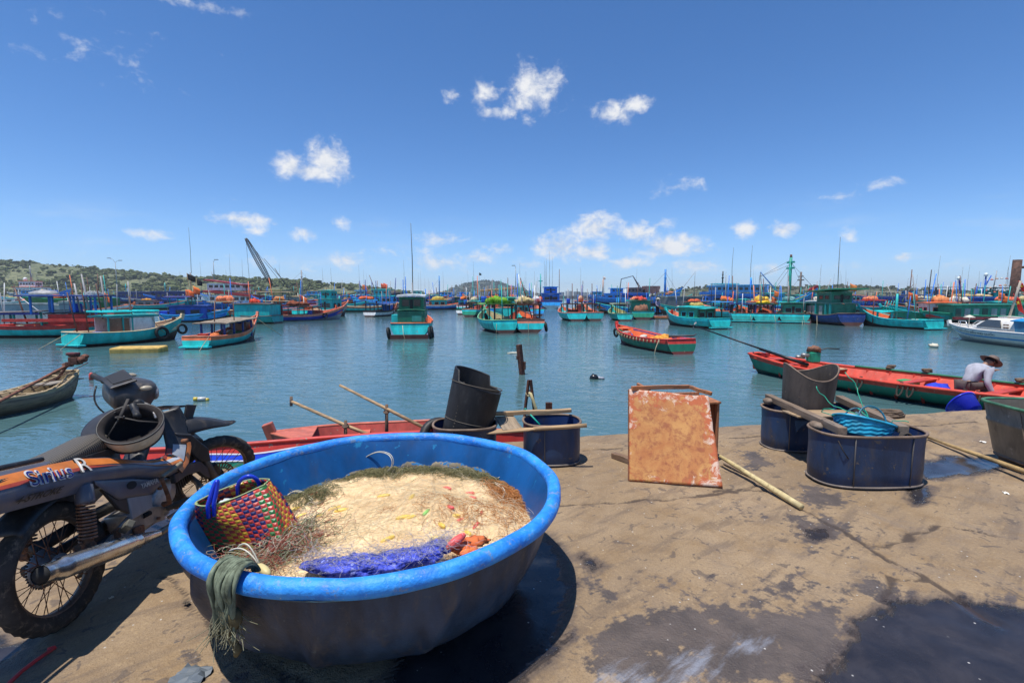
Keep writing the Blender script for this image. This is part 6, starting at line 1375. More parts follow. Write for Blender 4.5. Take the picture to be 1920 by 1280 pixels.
 g=MB(); g.tube([Vector((.22*math.cos(a),.12*math.sin(a),.03*math.sin(3*a)))for a in np.linspace(0,5,16)],.022,7); o=g.build('hose',paint((.40,.32,.14),.6,.2,.3),None,W_@Vector((H.P(.38,1,1).x,-.05,.2))); tag(o,'coiled tan hose in the wooden sampan','hose')
 rr=bp((.50,.040,.03),scale=1.6); a,b_=Vector((-3.75,3.86,ZW)),Vector((.30,5.12,ZW)); c=(a+b_)/2; L=(b_-a).length; hd=math.atan2(b_.y-a.y,b_.x-a.x); nrm=Vector((-math.sin(hd),math.cos(hd),0)); c=c+nrm*-.02
 t=thing('painted_boat','red boat with blue wave stripes on its hull moored behind the motorbike','boat',c,hd); t.matrix_basis=Matrix.Translation(c)@Matrix.Rotation(hd,4,'Z')@Matrix.Rotation(rad(-24),4,'X')
 H=Hull(L,.62,.80,-.09,.07,.75,.2,.02,.01,5,.5); hull_parts(t,H,rr,rr,rr,rr,bp((.42,.05,.04),scale=2),.55,30,.03,wood((.34,.22,.13),.8))
 def band(nm,f0,f1,m,off):
  mb=MB(); n=70; V=[]
  for i in range(n):
   u=.03+.50*i/(n-1); x=u*L
   for f in(f0,f1):V.append(H.P(u,f(x),-1)+Vector((0,-off,0)))
  mb.add(V,[(2*i,2*i+2,2*i+3,2*i+1)for i in range(n-1)]); return mb.build(nm,m,t)
 w1=lambda x:.928+.014*math.sin(x*7+.6); w2=lambda x:.862+.018*math.sin(x*5+2.5)
 band('green_band',lambda x:.70,w2,bp((.01,.20,.13)),.006); band('blue_band',w2,w1,bp((.012,.06,.62)),.008); wm_=plain((.75,.75,.8),.5); band('white_wave',lambda x:w1(x)-.004,lambda x:w1(x)+.009,wm_,.011); band('white_wave',lambda x:w2(x)-.008,lambda x:w2(x)+.004,wm_,.011)
 c=G(590,812,ZW+.35); c.z=ZW; t=thing('salmon_skiff','small faded red skiff with blunt bow behind the red painted boat','boat',c,rad(196)); t.matrix_basis=Matrix.Translation(c+Vector((.72,.22,-.12)))@Matrix.Rotation(rad(194),4,'Z')
 sal=bp((.50,.13,.08),scale=2.5,dirt=.45); H=Hull(2.5,1.15,.40,.10,.05,.6,.15,.05,.02,2.6,.45); hull_parts(t,H,sal,sal,sal,sal,bp((.42,.07,.05),scale=2.5),.1,20,.03,wood((.34,.20,.12),.8))
 g=MB(); q=[H.P(.80,1,1,.03),H.P(.88,1,1,.03),H.P(.95,1,1,.02),H.P(1,1,1),H.P(.95,1,-1,.02),H.P(.88,1,-1,.03),H.P(.80,1,-1,.03)]; g.plate([p+Vector((0,0,.012))for p in q],.025); g.build('bow_deck',sal,t); g=MB(); g.box((H.P(.55,1,1).x,0,.32),(.16,1.0,.03)); g.build('thwart',sal,t)
 dw=wood((.13,.08,.05),.85)
 for px,y0,y1,Y in((648,788,824,5.35),(725,758,812,5.45)):p,q=AtY(px,y0,Y),AtY(px,y1+20,Y); g=MB(); g.tube([Vector((0,0,0)),(p-q)],[.022,.018],8); g.torus((p-q)*.82,.03,.010,Matrix.Rotation(.5,3,'X'),12,5); o=g.build('thole_pin',dw,None,q); tag(o,'dark upright oar peg %s'%('by the bow of the faded red skiff' if px<700 else 'taller, right of the faded red skiff'),'oar peg')
 paddle('tan oar with a crossbar grip pointing up left over the faded red skiff',[AtY(546,752,5.5),AtY(650,798,5.38),AtY(720,826,5.3)],[.017,.02,.021],TANW,None,'oar',(.0,.1,1)); paddle('plain tan oar without crossbar slanting down towards the black bucket',[AtY(637,722,5.6),AtY(725,766,5.45),AtY(800,804,5.3)],[.015,.019,.02],TANW,None,'oar')
 rm_=rust((.10,.035,.02)); p=G(979,702,ZW); t=thing('rusty_post','rusty iron post standing alone in the water','post',p); tp=AtY(973,646,p.y)-p; s_=(tp+Vector((0,0,0)))
 g=MB(); g.tube([Vector((0,0,-1)),Vector((0,0,0)),tp],.085,4,smooth=False); g.build('beam',rm_,t); g=MB(); g.box(tp*.3+Vector((.1,0,0)),(.06,.1,.22)); g.box(tp*.45+Vector((-.1,0,.1)),(.05,.08,.1)); g.build('bracket',rm_,t)
 p=G(992,778,-.02)+Vector((0,.55,0)); t=thing('rusty_mooring_frame','rusty iron mooring frame with a yellow rope at the quay edge','mooring post',p)
 for px in(987,1000):q,q2=AtY(px-(3 if px<990 else-2),772,p.y)-p,AtY(993,712,p.y)-p; g=MB(); g.tube([q+Vector((0,0,-.6)),q,q2+Vector(((px-993)*.002,0,0))],.022,4,smooth=False); g.build('iron_leg',rm_,t)
 g=MB(); q=AtY(992,737,p.y)-p; g.tube([q,q+Vector((.02,-.03,.0)),q+Vector((.05,-.05,-.08)),q+Vector((.09,-.06,-.2)),q+Vector((.13,-.05,-.4))],.022,7); g.torus(q,.04,.012,Matrix.Rotation(1.2,3,'X'),14,6); g.build('yellow_rope',paint((.48,.40,.20),.8,.2,.2),t)
 p=AtY(1027,772,5.5); g=MB(); g.box((0,0,0),(.05,.05,.22)); g.box((.035,0,.0),(.03,.05,.22)); o=g.build('iron_stub',rm_,None,p); tag(o,'short rusty iron stub at the quay edge behind the drum','mooring post')
 def floaty(name,label,cat,px,py,parts_):
  p=G(px,py,ZW); t=thing(name,label,cat,p)
  for nm,fn,m in parts_:g=MB(); fn(g); g.build(nm,m,t)
 p=G(262,660,ZW); g=MB(); g.box((0,0,.08),(1.75,.75,.28),None,0); o=g.build('foam_raft',paint((.50,.33,.09),.85,.25,.4,scale=3,bump=.6,dirtcol=(.2,.13,.05)),None,p,(rad(2),0,rad(12)),bevel=.06); tag(o,'yellow foam block floating in front of the boats at left','float')
 floaty('plastic_bottle','yellow and clear plastic bottle floating in the water','bottle',376,752,[('bottle_body',lambda g:g.tube([Vector((-.06,0,.04)),Vector((-.05,0,.045)),Vector((.08,.05,.04))],[.02,.045,.045],10),plain((.55,.55,.5),.2)),('yellow_end',lambda g:(g.cyl((-.13,-.02,.05),(-.06,0,.045),.045,10),g.blob((.1,.06,.02),(.05,.045,.04),10,0,.2)),plain((.6,.45,.06),.4))])
 floaty('black_rubbish','black and white rubbish floating behind the rusty sheet','rubbish',1119,710,[('black_lump',lambda g:g.blob((-.08,0,.04),(.11,.09,.09),12,0,.4,5,2),plain((.012,.012,.014),.3)),('white_lump',lambda g:g.blob((.10,0,.02),(.10,.07,.04),12,0,.4,5,4),plain((.3,.32,.36),.4))])
 floaty('foam_lump','white foam lump floating near the speedboat','rubbish',1751,651,[('foam',lambda g:g.blob((0,0,.06),(.20,.14,.10),12,0,.35,5,6),plain((.6,.55,.42),.7))])
 floaty('white_scum','pale scrap floating left of the rusty post','rubbish',962,662,[('scrap',lambda g:g.blob((0,0,.01),(.22,.1,.035),12,0,.4,5,8),plain((.5,.48,.38),.6))])
 floaty('red_float','small red float in the water beside the sampan engine','float',171,712,[('float_body',lambda g:g.tube([Vector((0,0,-.06)),Vector((0,0,.0)),Vector((.01,0,.16)),Vector((.01,0,.2))],[.02,.05,.05,.015],10),paint((.45,.05,.04),.5))])
alu_=paint((.30,.29,.27),.45,.3,.6,metal=.5,scale=6)
near_boats()
# ------------------------------------------------------------------ the fleet in the harbour
BOOT=bp((.07,.035,.025)); TL=bp(TEAL); TLD=bp(TEALD); GR=bp(GREEN); BL=bp(BLUE); BLL=bp(BLUEL); NV=bp(NAVY); OR=bp(ORANGE); RD=bp(RED); SL=bp(SALMON); WH=bp(WHITE,dirt=.25); CRM=bp(CREAM); GY=bp(GREY); DK=bp(DARK); YL=bp(YELLOW); AQ=bp(AQUA); BRN=bp(BROWN); TN=bp(TAN)
LGREEN=bp((.16,.42,.22)); TEALB=bp((.02,.56,.55)); DGR=bp((.012,.09,.05)); THATCH=paint((.26,.21,.16),.95,.35,.4,scale=3,bump=.8,spec=.1); TARPO=(.62,.16,.03); NETY=(.40,.31,.10); NETT=(.36,.25,.15)
DECKW=wood((.34,.22,.12),.85,1,0,.3); DECKO=bp((.52,.14,.06))
def fishing_boat(label,px,py,L,B,head,free,bow=.6,stern=.1,ws=.72,hull=(TL,TL,BOOT),rail=OR,inner=OR,deck=DECKW,name='fishing_boat',cat='boat',group='fishing boats moored in the harbour',heel=0.0,draft=.3,full=2.2,n=18,rail_r=None,mid=.42,rake=.1):
 if isinstance(px,tuple):
  a,b_=Wp(*px),Wp(*py); d=b_-a; head=math.degrees(math.atan2(d.y,d.x)); L=L or d.length; c=a+d.normalized()*L/2; px,py=c,None
 t=boat_root(name,label,px,py,head,cat,group,heel); H=Hull(L,B,free,bow,stern,ws,draft,rake,-.04,full,mid)
 dz=hull_parts(t,H,hull[0],hull[1],hull[2],rail,inner,free-min(.35,free*.5),n,rail_r or max(.03,min(.06,B*.02)),deck)
 g=MB(); rg=random.Random(label)
 for k in range(9):
  q=Vector((L*rg.uniform(-.42,.30),B*rg.uniform(-.24,.24),dz+.06)); z=.05+.03*L**.5
  if k%3:g.blob(q+Vector((0,0,z)),(z*rg.uniform(1,2.4),z*rg.uniform(1,2),z*rg.uniform(.8,1.8)),8,rg.randrange(6),.3,4,k)
  else:g.box(q+Vector((0,0,z)),(z*rg.uniform(2,4),z*rg.uniform(2,3),z*rg.uniform(1.5,3)),Matrix.Rotation(rg.uniform(0,3),3,'Z'),rg.randrange(6))
 g.build('deck_gear',GEAR,t)
 for k in range(rg.randrange(1,4)if name!='rowing_boat' else 0):x=L*rg.uniform(-.4,.25); h=rg.uniform(1.3,2.2)*(1+L/22); g=MB(); g.tube([Vector((x,B*.3*(k-1),dz)),Vector((x+h*rg.uniform(-.12,.16),B*.3*(k-1),dz+h))],.012+.0022*L,5); g.build('pole',(BRN,GY,BL,TLD,WH)[rg.randrange(5)],t)
 return t,H,dz
GEAR=[paint(c,.7,.25,.2,bump=0)for c in((.62,.16,.04),(.55,.07,.04),(.62,.58,.50),(.45,.32,.16),(.02,.14,.50),(.10,.30,.10))]
def anchor_line(t,H,side=0.0,dx=1.4,end=-1,z=None):
 u=.01 if end<0 else .99; p=H.P(u,1,1); x=p.x; zz=p.z if z is None else z
 mooring(t,[(x,side,zz),(x+end*dx*.4,side*1.1,zz*.45),(x+end*dx,side*1.3,-.25)],.013)
def shelf(t,H,m,w=.18):
 x=-H.L/2; g=MB(); g.box((x+.02,0,H.free*.16),(.30,H.B*H.ws*1.0,.07)); g.build('stern_ledge',m,t,bevel=.01)
# ---- left side, front row
s_='teal boat with the white cabin wall'
t,H,dz=fishing_boat('teal boat with a white cabin wall and two tyre fenders, front row at left',(132,651),(305,637),4.7,2.0,0,.58,.55,.05,.8,(TL,TL,BOOT),CRM,CRM,DECKO)
shelf(t,H,TEALB); g=MB(); g.box((-.2,0,.0),(.1,.1,.1));
house(t,-1.1,.85,1.25,dz,.95,WH,TLD,0,.14,.09,False,True,crown=.03); g=MB(); g.box((.2,-.66,dz+.5),(.95,.02,.85)); g.build('white_panel',WH,t); g=MB(); g.box((-.75,-.655,dz+.48),(.85,.02,.86)); g.build('brown_panel',bp((.22,.12,.07)),t)
for x in(-1.2,-.6,-.2):g=MB(); g.box((x,-.67,dz+.5),(.06,.05,.95)); g.build('roof_post',TLD,t)
g=MB(); g.tube([Vector((x,y,dz+1.22))for x,y in((-1.3,-.7),(1.0,-.7),(1.05,.7),(-1.3,.7))],.05,4,closed=True,smooth=False); g.build('roof_rail',TEALB,t); g=MB(); g.box((-.35,0,dz+1.14),(.7,.5,.14)); g.build('roof_hatch',bp((.55,.08,.07)),t); g=MB(); g.box((.6,.2,dz+1.16),(.5,.4,.12)); g.build('roof_box',TEALB,t)
mast(t,.2,.1,dz+1.0,1.65,.035,GY); mast(t,-.25,.3,dz+1.0,1.5,.02,GY,lean=(.05,0)); mast(t,-1.2,-.3,dz+.9,1.6,.03,BRN,lean=(-.1,0)); mast(t,-1.9,.2,dz,2.1,.03,BRN,lean=(-.12,.05))
g=MB(); g.box((2.2,0,H.zx(.38)+.05),(.12,.12,.35)); g.build('bow_bitt',BRN,t); mooring(t,[(.6,-.6,dz+1.1),(.9,-.75,dz+.4),(1.15,-.85,dz+.1)]); mooring(t,[(1.1,-.3,dz+1.1),(1.6,-.5,dz+.6),(2.1,-.3,dz+.5)]); anchor_line(t,H,-.6,1.2); anchor_line(t,H,.3,1.5)
tyre(t,.95,-.93,.42,.27,'larger black tyre hanging on the teal boat with the white cabin wall','tyres on the front left teal boat'); tyre(t,2.05,-.80,.55,.22,'smaller black tyre near the bow of the teal boat with the white cabin wall','tyres on the front left teal boat')
t,H,dz=fishing_boat('small teal boat with orange rail under a ragged thatched awning',(366,654),(485,632),5.6,1.5,0,.46,.78,.05,.8,(TL,OR,BOOT),SL,OR,DECKW,'awning_boat')
shelf(t,H,TEALB); canopy(t,-1.35,1.25,1.0,dz,.80,NV,THATCH,4,.25,.035,.03,rough=True,tilt=.12); g=MB(); g.box((1.45,.05,dz+.40),(.75,.75,.62)); g.build('chest',bp((.30,.13,.08)),t,bevel=.02); g=MB(); g.blob((1.42,.05,dz+.74),(.42,.40,.16),14,0,.25,4,3); g.build('blue_tarp',bp((.012,.03,.33)),t); g=MB(); g.tube([Vector((-1.7,-.3,.5)),Vector((-1.0,-.2,.62)),Vector((-.5,.2,.5))],.05,6); g.build('coiled_rope',ROPE,t); anchor_line(t,H,-.5,1.4); mooring(t,[(2.1,-.2,1.0),(1.5,-.5,.8),(.8,-.4,dz+.75)])
mooring(t,[(2.75,0,1.15),(3.6,-.4,.5),(4.6,-.9,-.2)])
t,H,dz=fishing_boat('red railed boat with blue posts and a dark awning, behind the white cabin boat',118,631,6.2,1.9,6,.62,.3,.05,.8,(TL,RD,BOOT),RD,RD,DECKW)
house(t,-.2,1.7,1.4,dz,.95,RD,DK,0,.1,.06,False,True); canopy(t,-1.0,2.2,1.2,dz+.95,.95,BL,NV,4,.45,.04,.03); mast(t,1.9,-.5,dz+.2,2.9,.05,GY,lean=(-.12,0)); mast(t,2.6,-.3,dz,3.0,.05,GY,lean=(-.08,0)); mast(t,1.4,-.4,dz,2.6,.05,GY,lean=(-.12,0)); g=MB(); g.box((.2,-1.0,.95),(4.6,.10,.16)); g.build('rail_board',bp((.60,.045,.03)),t);
drum(t,1.0,-.2,dz+1.0,.52,.22,(.012,.06,.5),'blue plastic drum standing under the dark awning of the red railed boat')
t2=thing('net_basket','round white wire basket on the red railed boat','basket',world_of(t,2.1,-.5,dz+2.0)); g=MB()
for k in range(9):g.torus((0,0,-.15+.04*k),.14+.22*math.sin(PI*k/9),.008,None,18,4)
for k in range(10):a=PI*k/5; g.tube([Vector(((.14+.22*math.sin(PI*j/8))*math.cos(a),(.14+.22*math.sin(PI*j/8))*math.sin(a),-.15+.045*j))for j in range(9)],.006,4)
g.build('wire_mesh',plain((.6,.6,.58),.5),t2)
t,H,dz=fishing_boat('pale teal boat with sagging canvas awning and orange deck at the left edge',28,628,5.4,1.8,4,.55,.35,.05,.8,(TL,LGREEN,BOOT),CRM,OR,DECKO)
canopy(t,-2.2,2.1,1.4,dz,1.05,TLD,paint((.24,.2,.19),.9,.3,.3,scale=2),4,.25,.04,.02,.03,tilt=.1); g=MB(); g.box((0,-.92,dz+.98),(4.4,.03,.12)); g.build('awning_edge',bp((.02,.03,.22)),t); mast(t,1.0,-.2,dz,2.4,.05,BRN,lean=(-.25,0)); mast(t,1.6,.2,dz+.8,1.1,.02,WH,lean=(-1.2,0)); net_heap(t,-.3,0,dz,(.9,.5,.3),(.05,.05,.07),'dark tarpaulin heap on the boat with sagging canvas awning',3,'tarpaulin','tarpaulin'); anchor_line(t,H,.2,1.2,1,.4)
# ---- left side, behind
def barge(label,px,py,L,B,head,H_,col,cap=None,group='fishing boats moored in the harbour'):
 t=boat_root('barge',label,px,py,head,'barge',group); g=MB(); n=9; rings=[]
 for i in range(n):u=i/(n-1); x=(u-.5)*L; k=1-.25*max(0,abs(u-.5)*2-.85)/.15; rings.append([Vector((x,y*k,z))for y,z in((-B/2*.92,-.4),(B/2*.92,-.4),(B/2,H_),(-B/2,H_))])
 g.loft(rings,smooth=False); g.build('hull',col,t,bevel=.05); g=MB()
 for s__ in(-1,1):g.box((0,s__*B/2,H_+.06),(L,.14,.12))
 g.box((-L/2,0,H_+.06),(.14,B-.15,.12)); g.box((L/2,0,H_+.06),(.14,B-.15,.12)); g.build('coaming',cap or col,t); return t
t=barge('pale grey concrete hulled barge behind the boats at the left edge',70,604,5.3,2,2,1.55,paint((.34,.37,.36),.8,.2,.35,scale=1));
t,H,dz=fishing_boat('long dark green trawler hull behind the pale grey barge',135,590,10.5,3.0,178,1.9,.3,.1,.85,(bp((.03,.16,.035)),bp((.05,.2,.04)),BOOT),GR,GR,DECKW,cat='trawler'); g=MB(); g.blob((3.2,0,dz+.9),(1.5,1.2,.6),16,0,.1,4,1); g.build('grey_cover',GY,t); mast(t,-3.6,0,dz,3.4,.06,BRN); mast(t,-2.8,.3,dz,3.0,.05,BRN,lean=(.1,0)); net_heap(t,1.5,0,dz+.3,(.8,.8,.5),(.35,.10,.04),'rust red heap on the long dark green trawler',5); net_heap(t,-4.3,0,dz+.3,(.6,.8,.5),(.08,.03,.02),'dark brown heap at the end of the long green trawler',6); mast(t,3.9,-.4,.5,2.6,.16,YL)
t,H,dz=fishing_boat('orange and white patrol ship with grey hull by the hill at left',62,566,18,5,180,3.3,.6,.1,.85,(GY,GY,BOOT),WH,WH,GY,'patrol_ship','ship',n=22); house(t,-6,5.5,4.2,dz,3.0,WH,bp((.62,.17,.09)),7,.5,.25); house(t,-3,3.5,3.4,dz+3.2,2.2,WH,bp((.62,.17,.09)),5,.3,.2); mast(t,0,0,dz+5.4,6.5,.22,GY,((.5,2.2,.08),(.75,1.4,.08))); mast(t,-.8,0,dz+5.4,4,.1,GY,lean=(.18,0)); g=MB(); g.blob((2.4,0,dz+6.4),(.7,.7,.8),14,0,0); g.build('radar_dome',WH,t); antenna(t,-2.5,0,dz+3.8,5,.05)
t,H,dz=fishing_boat('bright blue boat bow beside the orange and white patrol ship',98,567,13,4,0,3.0,2.0,.1,.8,(bp((.012,.16,.55)),BL,BOOT),BL,BLL,BLL,n=20); house(t,-4,1,3,dz,1.8,BLL,BL,3,.3,.15)
t,H,dz=fishing_boat('small pale teal launch at the far left edge',20,577,9,2.6,3,1.1,.6,.1,.8,(AQ,TL,BOOT),WH,WH,DECKW); house(t,-2.6,1.6,1.8,dz,1.1,WH,TLD,3,.2,.08); net_heap(t,3.0,0,dz+.3,(.8,.7,.6),(.55,.12,.06),'orange heap on the pale teal launch at the far left',11)
for i,(px,py,L,lb,wl,rf)in enumerate(((255,569,19,'long navy trawler with a flat roof below the street lamp',NV,bp((.03,.06,.2))),(330,570,17,'long navy trawler with white lamps, right of the street lamp',bp((.012,.03,.2)),NV))):
 t,H,dz=fishing_boat(lb,px,py,L,4.6,178,1.6,1.2,.3,.8,(bp((.02,.06,.25)),WH if i==0 else BL,BOOT),BL,NV,DK,cat='trawler',n=20); house(t,-6.5,4.6,3.8,dz,2.3,wl,rf,8,.9,.18); canopy(t,-7.5,-6.9,3,dz,2.2,DK,rf,2,.5); mast(t,3,0,dz+2.4,2.6,.12,TL,((.7,1.2,.06),))
 g=MB(); rng=random.Random(i)
 for k in range(13):g.blob((-6.6+.95*k,-2.1,dz+1.9+rng.uniform(-.25,.15)),(.17,.17,.2),8,0,0)
 g.build('fishing_lamps',plain((.8,.78,.7),.15),t); antenna(t,-2,.3,dz+2.4,6,.03)
t,H,dz=fishing_boat('teal boat with orange foredeck in front of the navy trawlers',292,580,9.5,2.4,6,.75,.8,.1,.78,(TL,TL,BOOT),SL,SL,DECKO); house(t,-2.6,.2,1.8,dz,1.1,GY,BRN,2,.35,.07); canopy(t,-3.8,-2.7,1.6,dz,1.4,BRN,THATCH,2,.3); drum(t,1.2,-.3,dz,.9,.32,(.02,.06,.4),'blue drum on the deck of the teal boat before the navy trawlers'); net_heap(t,-1.4,0,dz+1.15,(.9,.5,.3),(.62,.30,.05),'yellow heap on the roof of the teal boat before the navy trawlers',8); mast(t,-3.9,0,dz,3,.04,GY)
t,H,dz=fishing_boat('bright blue boat with a blue cabin below the bunch of marker flags',366,603,5.2,1.9,3,.6,.5,.08,.8,(BLL,bp((.02,.3,.5)),BOOT),BLL,BL,DECKO); house(t,-1.7,1.4,1.45,dz,1.05,bp((.012,.08,.42)),NV,2,.22,.07,True); g=MB(); g.box((-2.35,-.05,dz+.35),(.7,.9,.6)); g.build('stern_locker',bp((.01,.06,.5)),t,bevel=.02); canopy(t,-1.7,-.2,1.1,dz+1.15,.7,TLD,bp((.12,.1,.3)),2,.35,.03); mooring(t,[(-2.6,-.8,.5),(-2.2,-1.3,.1),(-1.9,-1.6,-.2)]); mooring(t,[(3.1,0,.9),(3.3,-.3,.3),(3.4,-.5,-.2)]); g=MB(); g.box((-.4,.1,dz+1.35),(.6,.5,.35)); g.build('roof_tank',TLD,t); mast(t,.6,-.5,.2,2.2,.03,GY)
marker_flags(t,-.1,0,dz+1.1,2.9,((.02,.02,.022),(.02,.02,.022),(.02,.02,.022)),'three black marker flags on tall poles above the bright blue cabin boat',2,.55); marker_flags(t,-.1,-.3,dz+1.1,1.9,((.72,.13,.03),(.72,.14,.03),(.70,.30,.05),(.72,.12,.03)),'orange marker flags on shorter poles above the bright blue cabin boat',4,.60); mast(t,-.3,.2,dz+1.1,2.9,.04,BRN); antenna(t,-.2,.2,dz+3.9,4.0,.02)
t,H,dz=fishing_boat('big white and maroon trawler with sloping wheelhouse and blue hull, at left',447,579,12.5,3.8,180,1.15,1.7,.3,.8,(bp((.02,.14,.5)),WH,BL),BL,WH,GY,cat='trawler',heel=0,n=22); MRN=bp((.30,.03,.03)); house(t,-3.6,4.4,3.2,dz+.2,1.5,WH,MRN,7,.55,.35,slope=.9,crown=.04); house(t,-1.6,4.6,2.7,dz+2.5,1.25,WH,MRN,6,.4,.22,slope=.9); canopy(t,-4.6,-2.4,2.8,dz+1.9,.5,MRN,MRN,2,.3); mast(t,4.4,0,dz+4.2,1.6,.05,GY); antenna(t,1,.2,dz+4,5,.025); antenna(t,-1.2,.2,dz+3.6,4.4,.025)
t,H,dz=fishing_boat('boat with a tall teal deckhouse and dark doorway, behind the thatched awning boat',480,606,3.9,2.1,176,.6,.2,.05,.85,(TLD,TLD,BOOT),BRN,BRN,DECKW); house(t,-1.7,1.3,1.7,dz,1.25,TL,bp((.10,.08,.06)),0,.12,.07,False); g=MB(); g.box((-.55+1.0,-.86,dz+.58),(1.15,.04,1.1)); g.build('dark_doorway',plain((.012,.010,.01),.8),t); g=MB(); g.box((-1.75,-.87,dz+.58),(.18,.05,1.15)); g.build('red_post',bp((.3,.05,.04)),t); net_heap(t,.2,0,dz+1.3,(.7,.6,.35),(.55,.07,.04),'red cloth heap on the roof of the tall teal deckhouse',12,'cloth'); drum(t,-.3,-.3,dz+1.28,.36,.17,(.02,.25,.6),'light blue can on the roof of the tall teal deckhouse')
t,H,dz=fishing_boat('royal blue boat with orange deck and dark canopy, right of the tall teal deckhouse',(516,603),(627,599),6.2,1.8,0,.55,.75,.08,.78,(bp((.012,.045,.33)),SL,GY),SL,OR,DECKO); canopy(t,-2.2,.6,1.3,dz,1.0,BRN,bp((.06,.05,.05)),3,.25,.03,.02); g=MB(); g.box((.7,0,dz+.35),(.8,.7,.6)); g.build('red_locker',bp((.32,.05,.03)),t,bevel=.02); g=MB(); g.box((2.6,0,H.zx(.4)+.1),(.14,.14,.5)); g.build('bow_bitt',OR,t); net_heap(t,-1.0,0,dz+1.1,(1.1,.55,.35),(.22,.07,.04),'rusty red tarpaulin on the canopy of the royal blue boat',13,'tarpaulin','tarpaulin'); drum(t,-.05,-.2,dz,.65,.2,(.02,.12,.5),'small blue drum beside the red locker of the royal blue boat'); tyre(t,1.1,-.80,.45,.20,'black tyre on the side of the royal blue boat with orange deck'); anchor_line(t,H,-.4,-.9)
t,H,dz=fishing_boat('cream decked boat with a teal wheelhouse, just behind the royal blue boat',(560,597),(640,592),8.0,2.4,0,.75,.9,.1,.78,(TL,TL,BOOT),SL,SL,DECKO); house(t,.2,2.0,1.7,dz,1.5,TL,TLD,2,.2,.07,True); house(t,.4,1.6,1.2,dz+1.6,.8,TL,TLD,2,.25,.06); net_heap(t,-1.8,0,dz,(1.8,.9,.5),NETT,'tan nets heaped behind the teal wheelhouse',14); net_heap(t,-2.9,0,dz+.5,(.6,.6,.5),(.5,.15,.06),'orange floats piled at the stern of the cream decked boat',15,'float pile','float_pile'); mast(t,2.8,0,dz,1.9,.08,TL,((.6,.6,.05),))
for i,(px,py,L,lb,hc,rc,hd)in enumerate(((535,584,9,'brown roofed boat behind the teal deckhouse',BL,TN,176),(560,577,11,'blue trawler carrying the tall grey mast at left',BL,GY,4),(508,575,15,'blue and teal trawler with upturned stern under the crane boom',BLL,AQ,0))):
 t,H,dz=fishing_boat(lb,px,py,L,L*.28,hd,.9+.02*L,.7+.05*L,.3,.78,(hc,AQ if i==2 else RD,BOOT),BL,TN,DECKW,cat='trawler',n=18); house(t,-L*.3,L*.05,L*.2,dz,1.4,(GY,BRN,BLL)[i],rc,3,.4,.1)
 if i==0:canopy(t,-1.2,3.2,2.2,dz+.2,1.9,BRN,paint((.5,.36,.22),.9,.25,.3),3,.4); net_heap(t,2.0,0,dz,(1.2,.9,.8),(.05,.05,.05),'black net heap under the brown roof boat',16)
 if i==1:mast(t,.8,0,dz,6.6,.17,GY,((.8,.7,.07),(.66,.5,.06)),stays=((5,0,2.2,.95),(-5,0,1.5,.95),(2.5,.8,1.2,.8))); net_heap(t,2.5,0,dz+.4,(1.5,1.1,.7),(.12,.13,.09),'grey green net heap by the tall grey mast',17); net_heap(t,-3.6,0,dz+.4,(1.0,1.0,.7),(.6,.2,.05),'orange net heap behind the tall grey mast',18)
 if i==2:CRANE=(t,dz)
t=boat_root('crane_barge','floating crane with a long dark lattice boom leaning left',512,572,0,'crane barge','fishing boats moored in the harbour'); g=MB(); g.box((0,0,.8),(9,5,2.4)); g.build('pontoon',bp((.10,.10,.08)),t,bevel=.1); g=MB(); g.box((1.5,0,3.0),(3.2,2.4,2.0)); g.build('crane_cab',bp((.25,.22,.08)),t,bevel=.1)
Yc=t.location.y; b0=AtY(510,535,Yc)-t.location; b1=AtY(461,447,Yc)-t.location; d=(b1-b0); g=MB(); nx=d.cross(Vector((0,1,0))).normalized()
def wd(u):return .16+.34*math.sin(PI*min(1,max(0,u)))**.7
crn=[[b0+d*(i/24)+nx*(sx*wd(i/24))+Vector((0,sy*wd(i/24),0))for i in range(25)]for sx,sy in((-1,-1),(1,-1),(1,1),(-1,1))]
for c in crn:g.tube(c,.10,5)
for i in range(24):
 for a,b_ in((0,1),(1,2),(2,3),(3,0)):g.cyl(crn[a][i],crn[b_][i+1],.05,4)
g.build('lattice_boom',plain((.02,.018,.016),.6),t); g=MB(); g.tube([b1,b0+Vector((3.2,0,-.3))],.05,4); g.tube([b1*.55+b0*.45+Vector((1.6,0,.3)),b0+Vector((4.2,0,-.2))],.06,4); g.tube([b1,Vector((b1.x+.4,0,b0.z+.8))],.04,4); g.build('crane_cable',plain((.02,.02,.02),.6),t)
g=MB(); k0=AtY(515,503,Yc)-t.location; g.tube([k0,b0+Vector((4.0,0,-.6))],.09,5); g.build('back_mast',plain((.05,.05,.05),.6),t)
for i,(px,py,L,lb)in enumerate(((648,567,16,'blue hulled trawler with high bow, right end of the left group'),(605,569,15,'blue trawler with brown nets under a dark green roof, in the left group'))):
 t,H,dz=fishing_boat(lb,px,py,L,4.2,2,1.5,2.6 if i==0 else 1.6,.3,.75,(bp((.012,.09,.4)),SL if i==0 else BLL,BOOT),OR,TN,DECKW,cat='trawler',n=20); house(t,-L*.36,-L*.12,2.8,dz,1.9,WH if i else BL,bp((.03,.08,.04)),3,.6,.15); net_heap(t,.8,0,dz,(3.0,1.5,1.0),(.18,.12,.07),'brown nets on the deck of the %s'%('high bowed blue trawler' if i==0 else 'blue trawler with the dark green roof'),30+i); canopy(t,-1,3.5,3,dz,2.2,BRN,bp((.05,.10,.03)),2,.6)
 if i==0:marker_flags(t,6.6,0,dz+2.2,3.6,((.74,.16,.03),(.74,.17,.03)),'two orange marker flags at the bow of the high bowed blue trawler',6,2.0)
